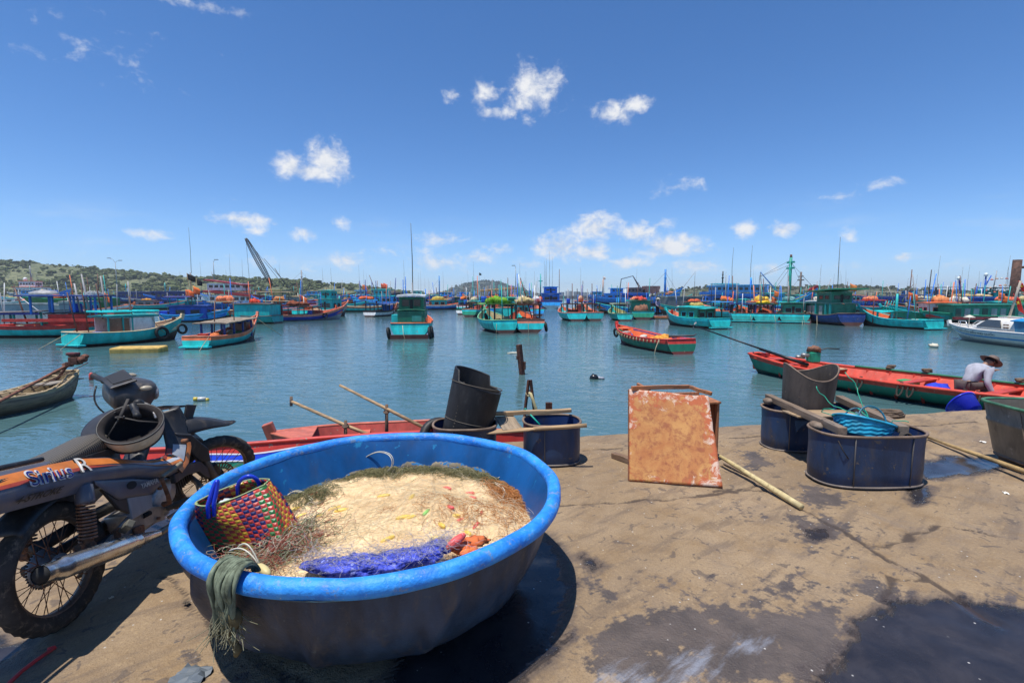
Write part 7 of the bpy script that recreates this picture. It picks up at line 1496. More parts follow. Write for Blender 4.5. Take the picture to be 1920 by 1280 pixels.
# ---- centre
t,H,dz=fishing_boat('green boat seen stern on with a tall wheelhouse, centre of the harbour',(768,635),(792,615),6.2,2.1,0,.72,.55,.08,.95,(TEALB,TL,BOOT),OR,OR,DECKO,mid=.5)
x0=-2.1; house(t,x0,.2,1.45,dz,1.05,bp((.012,.19,.11)),bp((.03,.16,.09)),1,.05,.05,False); g=MB(); g.box((x0-.01,-.30,dz+.48),(.03,.52,.62)); g.build('shutter',bp((.04,.32,.27)),t); g=MB(); g.box((x0-.03,-.30,dz+.48),(.02,.56,.04)); g.build('shutter_bar',DGR,t)
house(t,x0+.25,.0,1.32,dz+1.1,.70,bp((.012,.16,.08)),WH,1,.14,.10,True,trim=DGR,winh=.55); g=MB(); g.box((-3.22,0,.05),(.12,1.95,.34)); g.build('transom_skirt',bp((.10,.03,.02)),t); antenna(t,-.9,0,dz+2.0,3.9,.03); mooring(t,[(-3.1,.35,.7),(-3.3,.3,.3),(-3.6,.1,-.3)],.016); g=MB(); g.box((-1.0,.95,dz+.55),(.7,.4,.55)); g.build('side_locker',TEALB,t); net_heap(t,-2.7,.15,dz,(.35,.4,.2),(.28,.22,.12),'tan net on the stern deck of the centre green boat',22)
for i,(x,y,lb)in enumerate(((-3.0,1.08,'black tyre at the left stern corner of the centre green boat'),(-3.1,-1.05,'black tyre at the right stern corner of the centre green boat'),(-2.3,-1.12,'second black tyre further forward on the right side of the centre green boat'))):tyre(t,x,y,.28,.27,lb,'tyres on the centre green boat',1)
t,H,dz=fishing_boat('small dark boat with a white stripe and posts, left behind the centre green boat',(692,594),(740,590.5),5.6,1.9,0,.62,.5,.05,.85,(WH,DK,BOOT),DK,OR,DECKO); canopy(t,-2.2,1.2,1.5,dz,1.1,DK,NV,5,.2,.035,.03,.08); g=MB(); g.box((1.2,0,dz+.5),(1.0,1.0,.9)); g.build('blue_locker',BL,t); g=MB(); g.plate([Vector((.7,-.9,dz+.25)),Vector((2.2,-.7,dz+.5)),Vector((2.2,-.7,dz+1.3)),Vector((1.5,-.8,dz+.6))],.05); g.build('orange_sail',paint((.66,.15,.06),.8),t)
for i,(px,py,L,lb,hd,c1,c2)in enumerate(((712,578,10,'light blue trawler with many poles, upper left of the centre green boat',172,BLL,AQ),(742,576,9,'navy trawler with grey nets, right behind the light blue trawler',20,NV,BL),(808,577,7.5,'white striped boat with a navy cabin, right of the centre green boat',16,NV,WH),(842,568,15,'bright blue trawler with a raised bow near the small round hill',10,BLL,BL))):
 t,H,dz=fishing_boat(lb,px,py,L,L*.3,hd,.8+.03*L,.5+.06*L,.2,.78,(c1,c2,BOOT),SL if i==2 else BL,OR if i==2 else BLL,DECKW,cat='trawler' if i!=2 else 'boat'); house(t,-L*.3,L*.06,L*.2,dz,1.5,c1 if i!=2 else BL,(TL,NV,NV,BLL)[i],3,.4,.1)
 if i==0:house(t,-L*.2,L*.08,L*.16,dz+1.6,1.1,AQ,TL,3,.4,.08); [mast(t,x,.3,dz,h_,.09,NV,lean=(l_,0))for x,h_,l_ in((.5,4.4,0),(1.3,4.2,0),(2.6,4.6,.0),(3.3,4.4,.1),(-3,4.9,-.08))]
 if i==1:[mast(t,x,0,dz,h_,.10,BL,lean=(l_,0))for x,h_,l_ in((1.6,5.0,0),(2.1,5.6,0),(3.0,3.6,-.3))]; net_heap(t,-.6,0,dz+1.7,(1.6,1.0,.8),(.12,.11,.10),'grey nets on the cabin of the navy trawler',40); marker_flags(t,-2.6,0,dz+1.6,3.0,((.74,.12,.05),(.74,.10,.05)),'coral orange marker flags behind the centre green boat wheelhouse',3,1.0); mast(t,-3.6,.2,dz+1.6,4.2,.07,BRN,lean=(-.35,0)); antenna(t,1.8,0,dz+4,5,.03)
 if i==2:net_heap(t,1.8,0,dz,(1.0,.8,.5),(.35,.12,.05),'rusty heap at the bow of the white striped boat',41); mast(t,1.7,0,dz,5.6,.13,bp((.02,.2,.5)),((.8,.5,.08),(.7,.7,.06)),stays=((-2,0,1,.9),));
 if i==3:house(t,-3,1,2.4,dz+1.6,1.2,BLL,YL,3,.3,.1)
t,H,dz=fishing_boat('white striped green boat heaped with tan nets, left of the centre cluster',(866,590),(898,586.5),5.6,1.9,0,.66,.45,.06,.85,(WH,DGR,BOOT),DGR,BRN,DECKW); canopy(t,-1.9,1.3,1.5,dz,.85,DGR,DGR,3,.15,.04); net_heap(t,-.4,0,dz+.92,(1.4,.7,.42),NETT,'tan net heap on the canopy of the white striped green boat',42); drum(t,-2.0,-.2,dz+.95,.5,.2,(.015,.10,.5),'blue drum on the white striped green boat'); net_heap(t,1.6,0,dz,(.5,.6,.4),(.45,.3,.2),'cream bundle at the bow of the white striped green boat',43)
t,H,dz=fishing_boat('bright green boat with a pale green rail and yellowish deck, stern towards us',(948,625),(908,612),6.4,2.1,0,.72,.6,.06,.72,(TL,TEALB,BOOT),LGREEN,bp((.45,.38,.2)),DECKW,mid=.5); canopy(t,-1.8,.8,1.4,dz,1.35,DGR,bp((.10,.26,.05)),2,.3,.035,.03,.06); net_heap(t,-.4,0,dz+1.45,(1.2,.8,.35),(.14,.30,.03),'lime green net on the canopy of the bright green boat',44); drum(t,1.2,.5,dz+1.4,.45,.18,(.015,.10,.55),'blue drum on the bright green boat'); tyre(t,.4,.5,dz+.45,.24,'black tyre lying inside the bright green boat'); anchor_line(t,H,.5,.5); g=MB(); g.box((-1.9,.4,dz+.65),(.09,.09,1.4)); g.build('post',DK,t)
t,H,dz=fishing_boat('teal boat with two orange stripes and orange deck, touching the bright green boat',(994,624),(972,612),6.0,2.0,0,.74,.5,.06,.92,(TEALB,SL,BOOT),BRN,OR,DECKO,mid=.5); canopy(t,-1.9,.6,1.5,dz,1.3,DK,BRN,2,.15,.05,.03,.06); net_heap(t,-.5,0,dz+1.38,(1.2,.7,.35),(.5,.4,.2),'cream nets on the canopy of the teal boat with orange stripes',45); net_heap(t,.3,.2,dz,(.9,.6,.35),(.45,.28,.15),'tan tarpaulin under the canopy of the teal boat with orange stripes',46,'tarpaulin','tarpaulin'); drum(t,-2.4,-.75,dz,.42,.17,(.015,.06,.5),'small blue drum at the stern of the teal boat with orange stripes'); tyre(t,-2.8,-1.0,.35,.25,'black tyre on the right stern corner of the orange striped teal boat'); mast(t,-1.4,.3,dz+1.3,1.9,.03,WH,lean=(0,.12)); mast(t,-1.2,-.5,dz,3.0,.04,BRN,lean=(0,.3)); mast(t,-.6,-.7,dz,2.6,.03,GY); anchor_line(t,H,.1,.5)
for i,(px,py,L,lb,hd,c1,nets)in enumerate(((905,580,8,'green net boat with rusty orange floats, behind the bright green boat',60,GR,((.55,.15,.05),'rusty orange float heap on the green net boat')),(948,597,6.5,'teal boat with a big orange tarpaulin, behind the bright green boat',100,TL,((.68,.17,.02),'big bright orange tarpaulin over the teal boat in the centre cluster')),(968,588,7,'pale green boat with white bundles in the centre cluster',75,LGREEN,((.5,.45,.3),'white and cream bundles on the pale green boat')),(918,573,11,'dark teal trawler in the middle of the centre cluster',30,TLD,((.14,.13,.2),'grey violet nets on the dark teal trawler')),(984,578,9,'maroon boat with white floats at the right of the centre cluster',100,bp((.16,.04,.04)),((.5,.5,.55),'white float pile on the maroon boat')),(875,575,9,'dark green trawler at the left of the centre cluster',20,DGR,((.10,.09,.07),'dark net heap on the dark green trawler')))):
 L*=1.2; t,H,dz=fishing_boat(lb,px,py,L,L*.3,hd,.85+.03*L,.9,.1,.8,(c1,c1,BOOT),(OR,SL,CRM,TL,BRN,DGR)[i],(OR,OR,CRM,TLD,BRN,BRN)[i],DECKW); house(t,-L*.28,L*.02,L*.18,dz,1.25,(TLD,GR,TL,TLD,NV,DGR)[i],(BRN,GR,TLD,THATCH,DK,TN)[i],2,.25,.08); net_heap(t,L*.14,0,dz+.3,(L*.2,L*.12,.6+.03*L),nets[0],nets[1],50+i,'tarpaulin' if i==1 else 'net')
 for k in range(3):mast(t,L*(-.3+.25*k),.2,dz,2.0+.7*((i*3+k*2)%4)*.6,.035,(BRN,GY,TLD)[k],lean=(.06*(k-1),0))
 if i in(3,4):mast(t,L*.2,0,dz,4.2,.12,TLD,((.8,.7,.06),)); antenna(t,-L*.1,0,dz+1.4,4.6,.025)
 if i==0:
  marker_flags(t,-1.0,0,dz+3.5,2.4,((.05,.09,.11),),'dark teal flag at the head of a tall thin pole in the centre cluster',9,.45); mast(t,-1.0,0,dz,4.0,.035,TLD)
t,H,dz=fishing_boat('large trawler under a long thatched roof full of hanging floats, below the small hill',938,569,15,4.6,176,1.5,.9,.2,.8,(NV,BL,BOOT),BL,BL,DECKW,cat='trawler'); canopy(t,-5.4,5.6,3.8,dz,3.0,BRN,paint((.42,.25,.10),.95,.4,.4,scale=2,bump=.9,spec=.1),5,.7,.07,.15,rth=.5,tilt=-.9,rough=True); net_heap(t,0,0,dz,(6.0,1.8,1.6),(.15,.13,.25),'violet grey nets packed under the long thatched roof',60); g=MB(); rng=random.Random(4)
for k in range(20):g.blob((-5.6+.58*k,-2.3,dz+1.7+rng.uniform(-.5,.5)),(.18,.18,.2),8,0,0)
g.build('hanging_floats',plain((.55,.5,.5),.3),t)
t,H,dz=fishing_boat('bright blue trawler seen stern on, right of the centre cluster',1031,577,11,4.4,88,1.3,.6,.2,.95,(BLL,NV,bp((.10,.2,.26))),NV,BL,BLL,cat='trawler',mid=.5); house(t,-4.6,1.5,3.2,dz,1.7,BL,bp((.02,.1,.4)),3,.4,.2); house(t,-3.6,.4,2.4,dz+1.9,1.1,BL,BLL,2,.3,.12); mast(t,-3.2,-1.6,dz,6.4,.07,BRN); [antenna(t,x,y,dz+3,h_,.03)for x,y,h_ in((-2,.2,7),(-2.5,.8,5.5),(-1,-.4,6),(-3,1.2,5),(-1,.9,4.4))]; mast(t,-2,1.9,dz+1,4.6,.13,TLD,((.7,.8,.08),)); net_heap(t,-4.9,2.0,dz+.2,(.5,.7,.9),(.55,.10,.06),'red float bunch at the left stern corner of the stern on blue trawler',61,'float pile','float_pile')
for i,(px,py,hd,lb,c1)in enumerate(((1073,601,105,'left boat of the moored pair, teal with orange inside',TEALB),(1115,600,97,'right boat of the moored pair, lighter teal stern and narrow',bp((.02,.36,.36))))):
 t,H,dz=fishing_boat(lb,((1082,602),(1116,601.5))[i],((1054,596),(1097,596))[i],6.4,2.0 if i==0 else 1.75,0,.7,.5,.05,.9,(c1,c1,BOOT),SL,OR,DECKO,mid=.5); canopy(t,-2.0,.4,1.4 if i==0 else 1.15,dz,1.15,(TLD,DGR)[i],(bp((.10,.07,.05)),BRN)[i],2,.12,.07 if i else .05,.03,.06); drum(t,-.8,.3 if i==0 else-.25,dz+1.2,.46,.17,(.012,.06,.45),'blue drum on the roof of the %s boat of the moored pair'%('left' if i==0 else 'right')); [mast(t,-1.2+.3*k,-.5+.4*k,dz,2.6+.5*(k%2),.045,(DK,BRN,GY)[k],lean=(0,.02))for k in range(3)]
 if i==0:g=MB(); g.box((-1.9,-.55,dz+.55),(.3,.34,1.0)); g.build('red_bin',bp((.3,.05,.03)),t); g=MB(); g.box((-1.6,.05,dz+.35),(.3,.8,.6)); g.build('dark_engine_box',DK,t)
 else:net_heap(t,.9,0,dz,(.8,.6,.5),(.55,.16,.08),'salmon heap inside the right boat of the moored pair',62)
t=thing('far_pier','distant pier with pale low buildings on the horizon','pier',G(1085,559.5,ZW)); Yp=t.location.y; k_=Yp/FPX
g=MB(); g.box((0,0,1.0),(120*k_*.8,12,4.2)); g.build('deck',paint((.10,.11,.12),.9,.3,.2,scale=.1),t)
for i,(dx,w_,h_)in enumerate(((-32,9,7),(-18,12,9),(-4,10,8),(9,18,7),(26,9,6),(38,6,5))):g=MB(); g.box((dx*k_,0,3+h_*k_/2),(w_*k_,8,h_*k_)); g.build('building',paint((.40,.42,.42)if i%2 else(.24,.27,.30),.9,.3,.2,scale=.1),t)
for i,(px,lb,hd,bw,c2)in enumerate(((1150,'bright blue trawler with a white flag man pole, left of the blue trawlers',176,.9,BLL),(1196,'bright blue trawler with net gallows, middle of the blue trawlers',5,1.0,bp((.10,.07,.09))),(1232,'deep blue trawler with a very high bow pointing right',4,2.6,BL))):
 t,H,dz=fishing_boat(lb,px,571+i*.8,11.5 if i==0 else 11,4,hd,1.7,bw,.4,.85,((bp((.012,.19,.60)),BLL,BL)[i],BLL,bp((.02,.10,.2))),BL,BLL,BLL,cat='trawler',n=20);
 if i<2:house(t,-3.8,2.4,3,dz,1.6,BLL if i==0 else bp((.02,.13,.5)),BL,3,.3,.15); house(t,-2.4,.8,2.3,dz+1.8,1.2,BLL if i==0 else bp((.35,.16,.12)),c2,3,.5,.15)
 if i==0:mast(t,2.9,0,dz+1,4.6,.2,bp((.5,.28,.18))); marker_flags(t,2.9,0,dz+4.6,2.0,((.75,.6,.5),),'pale flag on the left of the blue trawlers',12,.8); mast(t,-3.6,0,dz,4,.05,GY)
 if i==1:g=MB(); g.tube([Vector((-5,0,dz+2)),Vector((-4.6,0,dz+5.4)),Vector((-1.5,0,dz+6.2)),Vector((.8,0,dz+2.2))],.12,6); g.tube([Vector((-1.5,0,dz+6.2)),Vector((1.6,0,dz+1.8))],.10,5); g.build('net_gallows',plain((.03,.04,.07),.6),t); g=MB(); g.box((3.4,0,dz+2.6),(4,2.6,2.0)); g.build('canvas_shelter',paint((.24,.13,.11),.9,.35,.4,scale=1),t); net_heap(t,1.0,0,dz+1.6,(1.3,1,.8),NETT,'tan net heap on the trawler with net gallows',63)
 if i==2:mast(t,1.9,0,dz,7.6,.3,bp((.015,.2,.55)),((.72,1.3,.10),(.9,.8,.08)),stays=((6,0,2,.9),(-5,0,1,.9),(4.4,0,1.5,.8))); mast(t,4.6,0,dz+.5,6.2,.07,GY,lean=(.75,0)); net_heap(t,3.2,0,dz+1.4,(1.6,1,.6),(.68,.20,.08),'orange and white tarpaulin by the tall blue mast',64,'tarpaulin','tarpaulin')
t,H,dz=fishing_boat('green boat with a pale yellow green rail, stern towards us, beside the net laden boat',(1172,602),(1145,595),6.4,1.9,0,.62,.6,.05,.75,(TL,TLD,BOOT),LGREEN,bp((.42,.38,.14)),DECKW,mid=.5); canopy(t,-1.7,.6,1.2,dz,1.2,DGR,bp((.30,.34,.22)),2,.2,.04,.02,.06); mast(t,-1.6,.4,dz,2.9,.035,DGR,lean=(.15,0)); mast(t,-1.9,.3,dz,2.8,.035,DGR); drum(t,-2.3,-.5,dz,.4,.16,(.02,.05,.4),'blue can at the stern of the pale railed green boat'); anchor_line(t,H,-.5,.5)
t,H,dz=fishing_boat('dark green boat loaded with brown nets and red bundles',(1206,599),(1193,593),6.2,2.3,0,.75,.4,.06,.92,(GR,TLD,BOOT),DGR,BRN,DECKW,mid=.5); house(t,-.6,1.8,1.9,dz,1.3,GR,DGR,1,.2,.08,False); net_heap(t,-1.4,0,dz,(1.0,1.0,.85),(.22,.11,.07),'brown net mound on the stern of the dark green boat',65); net_heap(t,.6,0,dz+1.35,(1.1,.8,.4),(.50,.07,.05),'red and white bundles on the roof of the dark green boat',66,'bundle','bundle'); tyre(t,-1.5,-1.1,.75,.3,'tan rope ring on the net mound of the dark green boat')
p=Wp(1246,597); t=thing('timber_raft','small orange raft carrying two people','raft',p,0,None); g=MB()
for k in range(6):g.box((0,-.65+.26*k,.14),(4.2,.22,.16))
g.build('planks',bp((.46,.16,.05)),t); g=MB(); g.box((0,0,.0),(4.0,1.4,.14)); g.build('float_base',DGR,t)
stand={'pelvis':(0,0,.92),'chest':(.02,0,1.28),'neck':(.03,0,1.47),'head0':(.04,0,1.53),'head1':(.05,0,1.61),'head2':(.05,0,1.69),'shl':(.01,.19,1.40),'shr':(.01,-.19,1.40),'ell':(.06,.24,1.12),'elr':(.05,-.24,1.12),'wrl':(.22,.16,.98),'wrr':(.22,-.18,.96),'pal':(.29,.13,.96),'par':(.29,-.15,.93),'hipl':(0,.10,.88),'hipr':(0,-.10,.88),'knl':(.03,.11,.48),'knr':(.03,-.11,.48),'anl':(0,.11,.08),'anr':(0,-.11,.08),'toel':(.16,.12,.035),'toer':(.16,-.12,.035)}
crouch={'pelvis':(-.22,0,.32),'chest':(.05,0,.58),'neck':(.16,0,.72),'head0':(.2,0,.77),'head1':(.25,0,.83),'head2':(.27,0,.9),'shl':(.06,.18,.64),'shr':(.06,-.18,.64),'ell':(.24,.22,.44),'elr':(.24,-.22,.44),'wrl':(.42,.14,.32),'wrr':(.42,-.14,.32),'pal':(.48,.12,.28),'par':(.48,-.12,.28),'hipl':(-.22,.10,.30),'hipr':(-.22,-.10,.30),'knl':(.14,.18,.46),'knr':(.14,-.18,.46),'anl':(-.06,.14,.07),'anr':(-.06,-.14,.07),'toel':(.08,.15,.035),'toer':(.08,-.15,.035)}
person('person standing on the orange raft in a plaid shirt and white cap',p+Vector((-.75,0,.22)),stand,rad(-60),shirt=(.35,.30,.42),trousers=(.02,.02,.035),hat='cone',scale=1.06)
person('person crouching on the orange raft under a white conical hat',p+Vector((1.3,0,.22)),crouch,rad(-100),shirt=(.30,.32,.36),trousers=(.04,.03,.05),hat='cone',scale=1.1)
t,H,dz=fishing_boat('open red and dark green boat with a blue side, alone in the nearer water',(1281,664),(1160,640),5.4,1.55,0,.50,.32,.06,.80,(bp((.012,.16,.095)),RD,bp((.16,.035,.025))),RD,OR,DECKO,'rowing_boat',full=2.8,mid=.5,n=26);
g=MB(); q=[H.P(u,1,1,.10)for u in np.linspace(.30,.86,10)]; g.loft([[p+Vector((0,-.02,-.02)),p+Vector((0,-.06,-.2)),p+Vector((0,-.03,-.2)),p+Vector((0,.0,-.02))]for p in[H.P(u,1,-1,.08)*1.0 for u in np.linspace(.28,.86,12)]],smooth=False); g.build('blue_side_board',bp((.02,.10,.45)),t)
g=MB(); p=H.P(.90,1,1,.05); g.box((H.P(.90,1,1).x,0,H.sh(.9)-.03),(.6,.5,.04)); g.build('bow_deck',OR,t); g=MB(); g.box((1.0,0,.36),(.8,1.1,.05)); g.build('thwart',OR,t); net_heap(t,-.9,0,dz+.02,(.9,.45,.30),(.62,.28,.05),'orange and yellow net inside the open red and green boat',67); g=MB(); g.box((-2.3,-.3,.46),(.3,.3,.2)); g.build('blue_box',BL,t)
g=MB()
for i in range(15):u=.1+.052*i; p=H.P(u,1,1); g.blob((p.x,p.y+.01,p.z-.10),(.03,.03,.09),6,0,.3,4,i)
g.build('rope_tassels',paint((.45,.36,.2),.9),t); pw=world_of(t,-1.8,.1,.62); paddle('dark oar lying over the stern of the open red and green boat',[pw,pw+Vector((.9,-.3,.05)),AtY(1305,626,pw.y)],[.05,.035,.025],plain((.06,.05,.05),.6),None,'oar'); mooring(t,[(-2.2,.75,.55),(-2.3,.95,.2),(-2.4,1.1,-.3)],.014); tyre(t,2.6,.25,.45,.18,'black tyre at the bow of the open red and green boat')
# ---- right side
t,H,dz=fishing_boat('bright teal boat with orange foredeck and green cabin, right of the red and green boat',(1352,617),(1256,608),6.2,1.9,0,.66,.55,.05,.90,(TL,TEALB,BOOT),TL,SL,DECKO,mid=.5); shelf(t,H,TEALB); house(t,-1.5,.7,1.45,dz,1.05,GR,TL,2,.15,.08,True,trim=TEALB); canopy(t,-2.3,-1.6,1.3,dz,1.0,DGR,TL,2,.1); net_heap(t,-.5,0,dz+1.1,(.8,.5,.3),NETY,'yellowish net on the roof of the bright teal cabin boat',68); net_heap(t,1.2,-.2,dz+.1,(.6,.4,.3),(.6,.12,.06),'orange red bundle on the foredeck of the bright teal cabin boat',69,'bundle','bundle'); g=MB(); g.box((2.6,0,.95),(.12,.12,.5)); g.box((2.5,0,1.05),(.08,.5,.08)); g.build('bow_bitt',bp((.5,.05,.03)),t); g=MB(); g.box((.76,-.1,dz+.6),(.03,.4,.9)); g.build('white_panel',WH,t); antenna(t,-.4,.2,dz+1.1,2.6,.02)
for i,(px,py,lb,hd,rf)in enumerate(((1392,604,'teal sterned boat with orange floats, left of three under the green mast',128,TLD),(1436,605,'teal sterned boat with a yellow roof cover, middle of three under the green mast',122,YL),(1489,606,'teal sterned boat with bright ledge and dark doorway, right of three under the green mast',140,DGR))):
 t,H,dz=fishing_boat(lb,(px,py),(px-10,py-6),6.3,(1.9,2.1,2.4)[i],0,.72,.5,.05,.93,(TLD,TEALB,BOOT),BRN,OR if i<2 else DGR,DECKO,mid=.5); shelf(t,H,TEALB)
 if i<2:canopy(t,-2.0,.8,1.5,dz,1.15,(DK,NV)[i],(NV,DGR)[i],3,.15,.05,.03,.07); net_heap(t,-.8,0,dz,(.9,.7,.6),((.45,.2,.1),(.60,.07,.04))[i],('orange and tan floats under the canopy of the left teal sterned boat','red bundles under the yellow roofed teal boat')[i],70+i,'float pile','float_pile')
 else:house(t,-1.6,1.4,1.6,dz,1.2,GR,DGR,2,.15,.07,True,trim=TLD);
 if i==1:net_heap(t,.1,0,dz+1.2,(1.1,.7,.25),(.62,.42,.03),'bright yellow cover on the roof of the middle teal sterned boat',73,'cover','roof_cover')
 [mast(t,-1.5+1.2*k,.3,dz,2.4+.4*k,.035,(DGR,BRN,GY)[k])for k in range(3)]; anchor_line(t,H,-.6,.6)
t,H,dz=fishing_boat('dark blue hulled boat with a green two storey wheelhouse, right of the green mast',(1598,611),(1520,603),6.4,2.5,0,.72,.5,.2,.78,(bp((.012,.04,.16)),NV,bp((.10,.045,.035))),bp((.12,.07,.05)),DGR,DECKW); G1=bp((.03,.22,.13)); house(t,-1.9,2.2,1.8,dz,1.25,G1,bp((.16,.3,.2)),0,.12,.08,False);
for x,w_,m in((1.55,.75,bp((.48,.5,.45))),(.75,.45,bp((.42,.45,.4))),(-.35,.5,bp((.42,.42,.36)))):g=MB(); g.box((x,.91,dz+.66),(w_,.03,.85)); g.build('pale_shutter',m,t)
for x in(.35,-1.2,-1.85):g=MB(); g.box((x,.95,dz+.65),(.14,.12,1.3)); g.build('roof_post',TLD,t)
house(t,-1.6,.7,1.5,dz+1.3,.85,G1,GR,2,.15,.05,True,trim=DGR); g=MB(); g.plate([Vector(p)for p in((-2.9,1.2,dz+2.42),(2.0,1.2,dz+2.25),(2.0,-1.2,dz+2.25),(-2.9,-1.2,dz+2.42))],.09); g.build('upper_roof',bp((.03,.24,.12)),t); mooring(t,[(2.2,1.1,.75),(.5,1.9,.35),(-1.2,2.6,-.25)],.018); mooring(t,[(-.3,1.15,.75),(-1.3,1.6,.3),(-2.0,1.9,-.2)],.018); antenna(t,-.9,0,dz+2.3,4.2,.03); g=MB(); g.box((-2.4,.8,dz+.2),(.3,.3,.3)); g.build('crate',TN,t); marker_flags(t,-2.6,0,dz+2.3,.75,((.72,.22,.06),),'orange marker flag above the stern of the dark blue green housed boat',4,.55)
t,H,dz=fishing_boat('long royal blue trawler with a red tipped high bow pointing right',1446,589,10.8,3.0,8,.95,2.1,.2,.8,(bp((.012,.12,.50)),bp((.03,.25,.45)),BOOT),BL,TLD,DECKW,cat='trawler',n=24,full=2.0); g=MB(); tp=H.P(1,1,1); g.plate([tp+Vector(q)for q in((-1.3,0,-.35),(.15,0,.3),(.1,0,.62),(-1.1,0,.05))],.16); g.build('red_bow_cap',bp((.30,.02,.03)),t); net_heap(t,-1.4,0,dz+.7,(2.3,1.0,.55),(.42,.33,.12),'big mound of yellow netting on the long royal blue trawler',74); net_heap(t,-1.4,0,dz,(2.2,1.0,.8),(.04,.045,.04),'dark net under the yellow mound on the long royal blue trawler',75); house(t,-4.6,-3.4,1.7,dz,1.2,AQ,TLD,1,.2,.07); mooring(t,[(1.0,-1.0,1.6),(2.6,-1.0,1.9),(4.2,-.7,2.4)],.05); mast(t,3.4,-.5,.5,2.2,.06,BRN)
t,H,dz=fishing_boat('big blue and white fishing ship with two rows of windows, right of the grey barge',1376,577,13,4.6,178,1.0,.5,.3,.85,(WH,BLL,BOOT),BL,BLL,BLL,'fishing_ship','ship',n=20); BB=bp((.02,.15,.5)); house(t,-5.2,5.6,4.0,dz+.3,1.4,BB,BB,5,.4,.5,slope=.5,band=WH); house(t,-5.4,4.4,3.4,dz+2.4,1.2,bp((.16,.42,.6)),bp((.05,.3,.55)),9,.4,.2,slope=-.2,winh=.45); g=MB(); g.box((2.0,0,dz+4.0),(4.4,3.2,.22)); g.build('aqua_roof',bp((.15,.55,.6)),t); mast(t,2.4,0,dz+3.9,2.6,.14,DK,((.5,1.0,.07),(.75,.7,.06))); antenna(t,.6,0,dz+3.9,7.2,.05); antenna(t,-3.0,0,dz+3.9,7.6,.05); mast(t,-3.1,0,dz+3.9,1.4,.2,BLL); marker_flags(t,2.2,-2.4,dz+2.0,1.7,((.55,.12,.06),(.5,.1,.06)),'dull red flags hung at the side of the big blue and white fishing ship',8,.8)
t,H,dz=fishing_boat('teal trawler that carries the tall green mast and boom',1478,582,12.5,3.6,4,1.1,1.0,.2,.8,(TL,BL,BOOT),TLD,TLD,DECKW,cat='trawler'); mast(t,.0,0,dz,7.6,.27,bp((.015,.32,.24)),((.78,1.7,.14),(.90,1.7,.13)),stays=((-4.8,0,5.4,.95),(-4.8,0,5.4,.85),(-4,0,2,.9),(5.4,0,2.2,.9),(-3,.5,2,.8),(3.5,.5,1.6,.95)),name='green_mast'); g=MB(); g.tube([Vector((-1.0,0,dz+1.2)),Vector((-4.9,0,dz+5.3))],[.13,.08],8); g.build('boom',bp((.08,.20,.45)),t); g=MB(); [g.tube([Vector((-4.9,0,dz+5.3)),Vector((-5.2+.4*k,0,dz+1.2))],.03,4)for k in range(3)]; g.build('boom_tackle',plain((.08,.08,.08),.6),t); house(t,1.0,4.4,2.4,dz+.2,1.4,TLD,TL,3,.3,.1); house(t,-3.6,-1.4,2.2,dz+1.0,.9,AQ,TL,2,.3,.1); mast(t,.0,0,dz+7.5,.55,.2,BRN); net_heap(t,-.8,-.6,dz+.6,(.9,.8,.5),(.35,.28,.18),'tan heap at the foot of the tall green mast',76)
t,H,dz=fishing_boat('grey trawler with the shorter grey mast, right behind the tall green mast',1512,576,12,3.6,6,1.2,1.2,.2,.8,(GR,TL,BOOT),TL,TLD,DECKW,cat='trawler'); mast(t,-1.6,0,dz,6.4,.24,paint((.16,.13,.11),.7),((.74,1.8,.11),(.86,1.4,.1)),stays=((4,0,2,.9),(-5,0,1.5,.9))); house(t,-.5,3,2.6,dz,1.8,TL,GR,3,.4,.12); mast(t,3.6,0,dz,5,.08,GY,lean=(.3,0)); marker_flags(t,.4,0,dz+1.8,1.6,((.62,.02,.03),),'small red flag behind the tall green mast',3,.7)
t=barge('long flat grey barge with a pale deck edge, behind the bright teal cabin boat',1290,574,14,4.5,1,2.2,paint((.17,.18,.18),.8,.25,.35,scale=.6),paint((.42,.45,.38),.8)); g=MB(); g.box((0,0,3.1),(13,4.2,.16)); g.build('canopy_roof',paint((.30,.34,.26),.8),t); [MB().box((x,y,2.7),(.12,.12,.9)).build('post',GY,t)for x in(-6,-2,2,6)for y in(-1.9,1.9)]; tyre(t,-.8,-2.35,1.3,.55,'big tan tyre hung on the side of the long grey barge')
t,H,dz=fishing_boat('dark green boat with red bow, between the raft and the grey barge',1296,590,7.2,2.0,170,.75,.6,.1,.8,(GR,TL,BOOT),GR,OR,DECKO); house(t,-1.6,.8,1.5,dz,1.1,GR,BRN,2,.2,.07); net_heap(t,-.2,0,dz+1.15,(.8,.5,.35),(.6,.12,.05),'orange red bundle on the dark green boat with red bow',77,'bundle','bundle'); mast(t,-2.2,.2,dz,3.4,.04,DK)
t,H,dz=fishing_boat('white and violet small boat by the big blue and white ship',1340,589,6,1.9,178,.7,.6,.1,.8,(bp((.4,.38,.55)),BL,BOOT),BL,AQ,DECKW); house(t,-2.0,.4,1.4,dz,.9,AQ,TLD,2,.15,.06); drum(t,1.1,0,dz,.7,.3,(.02,.35,.1),'green drum on the white and violet small boat')
t,H,dz=fishing_boat('blue ferry like boat with a long windowed cabin and black tyres, under the cream awning',1650,577,9.4,2.9,176,.95,.6,.15,.85,(bp((.03,.09,.36)),bp((.35,.4,.5)),NV),NV,BL,BLL,n=18); house(t,-3.9,3.0,2.3,dz,1.5,bp((.03,.09,.45)),bp((.02,.06,.3)),9,.5,.12,winh=.42); canopy(t,-2.4,1.8,2.2,dz+1.6,.9,GY,paint((.62,.56,.44),.8,.15,.2),3,.4,.05);
for k,x in enumerate((-2.2,.6,1.9)):tyre(t,x,1.42,.5,.36,'black tyre fender hanging on the blue long cabin boat','tyres on the blue long cabin boat',1)
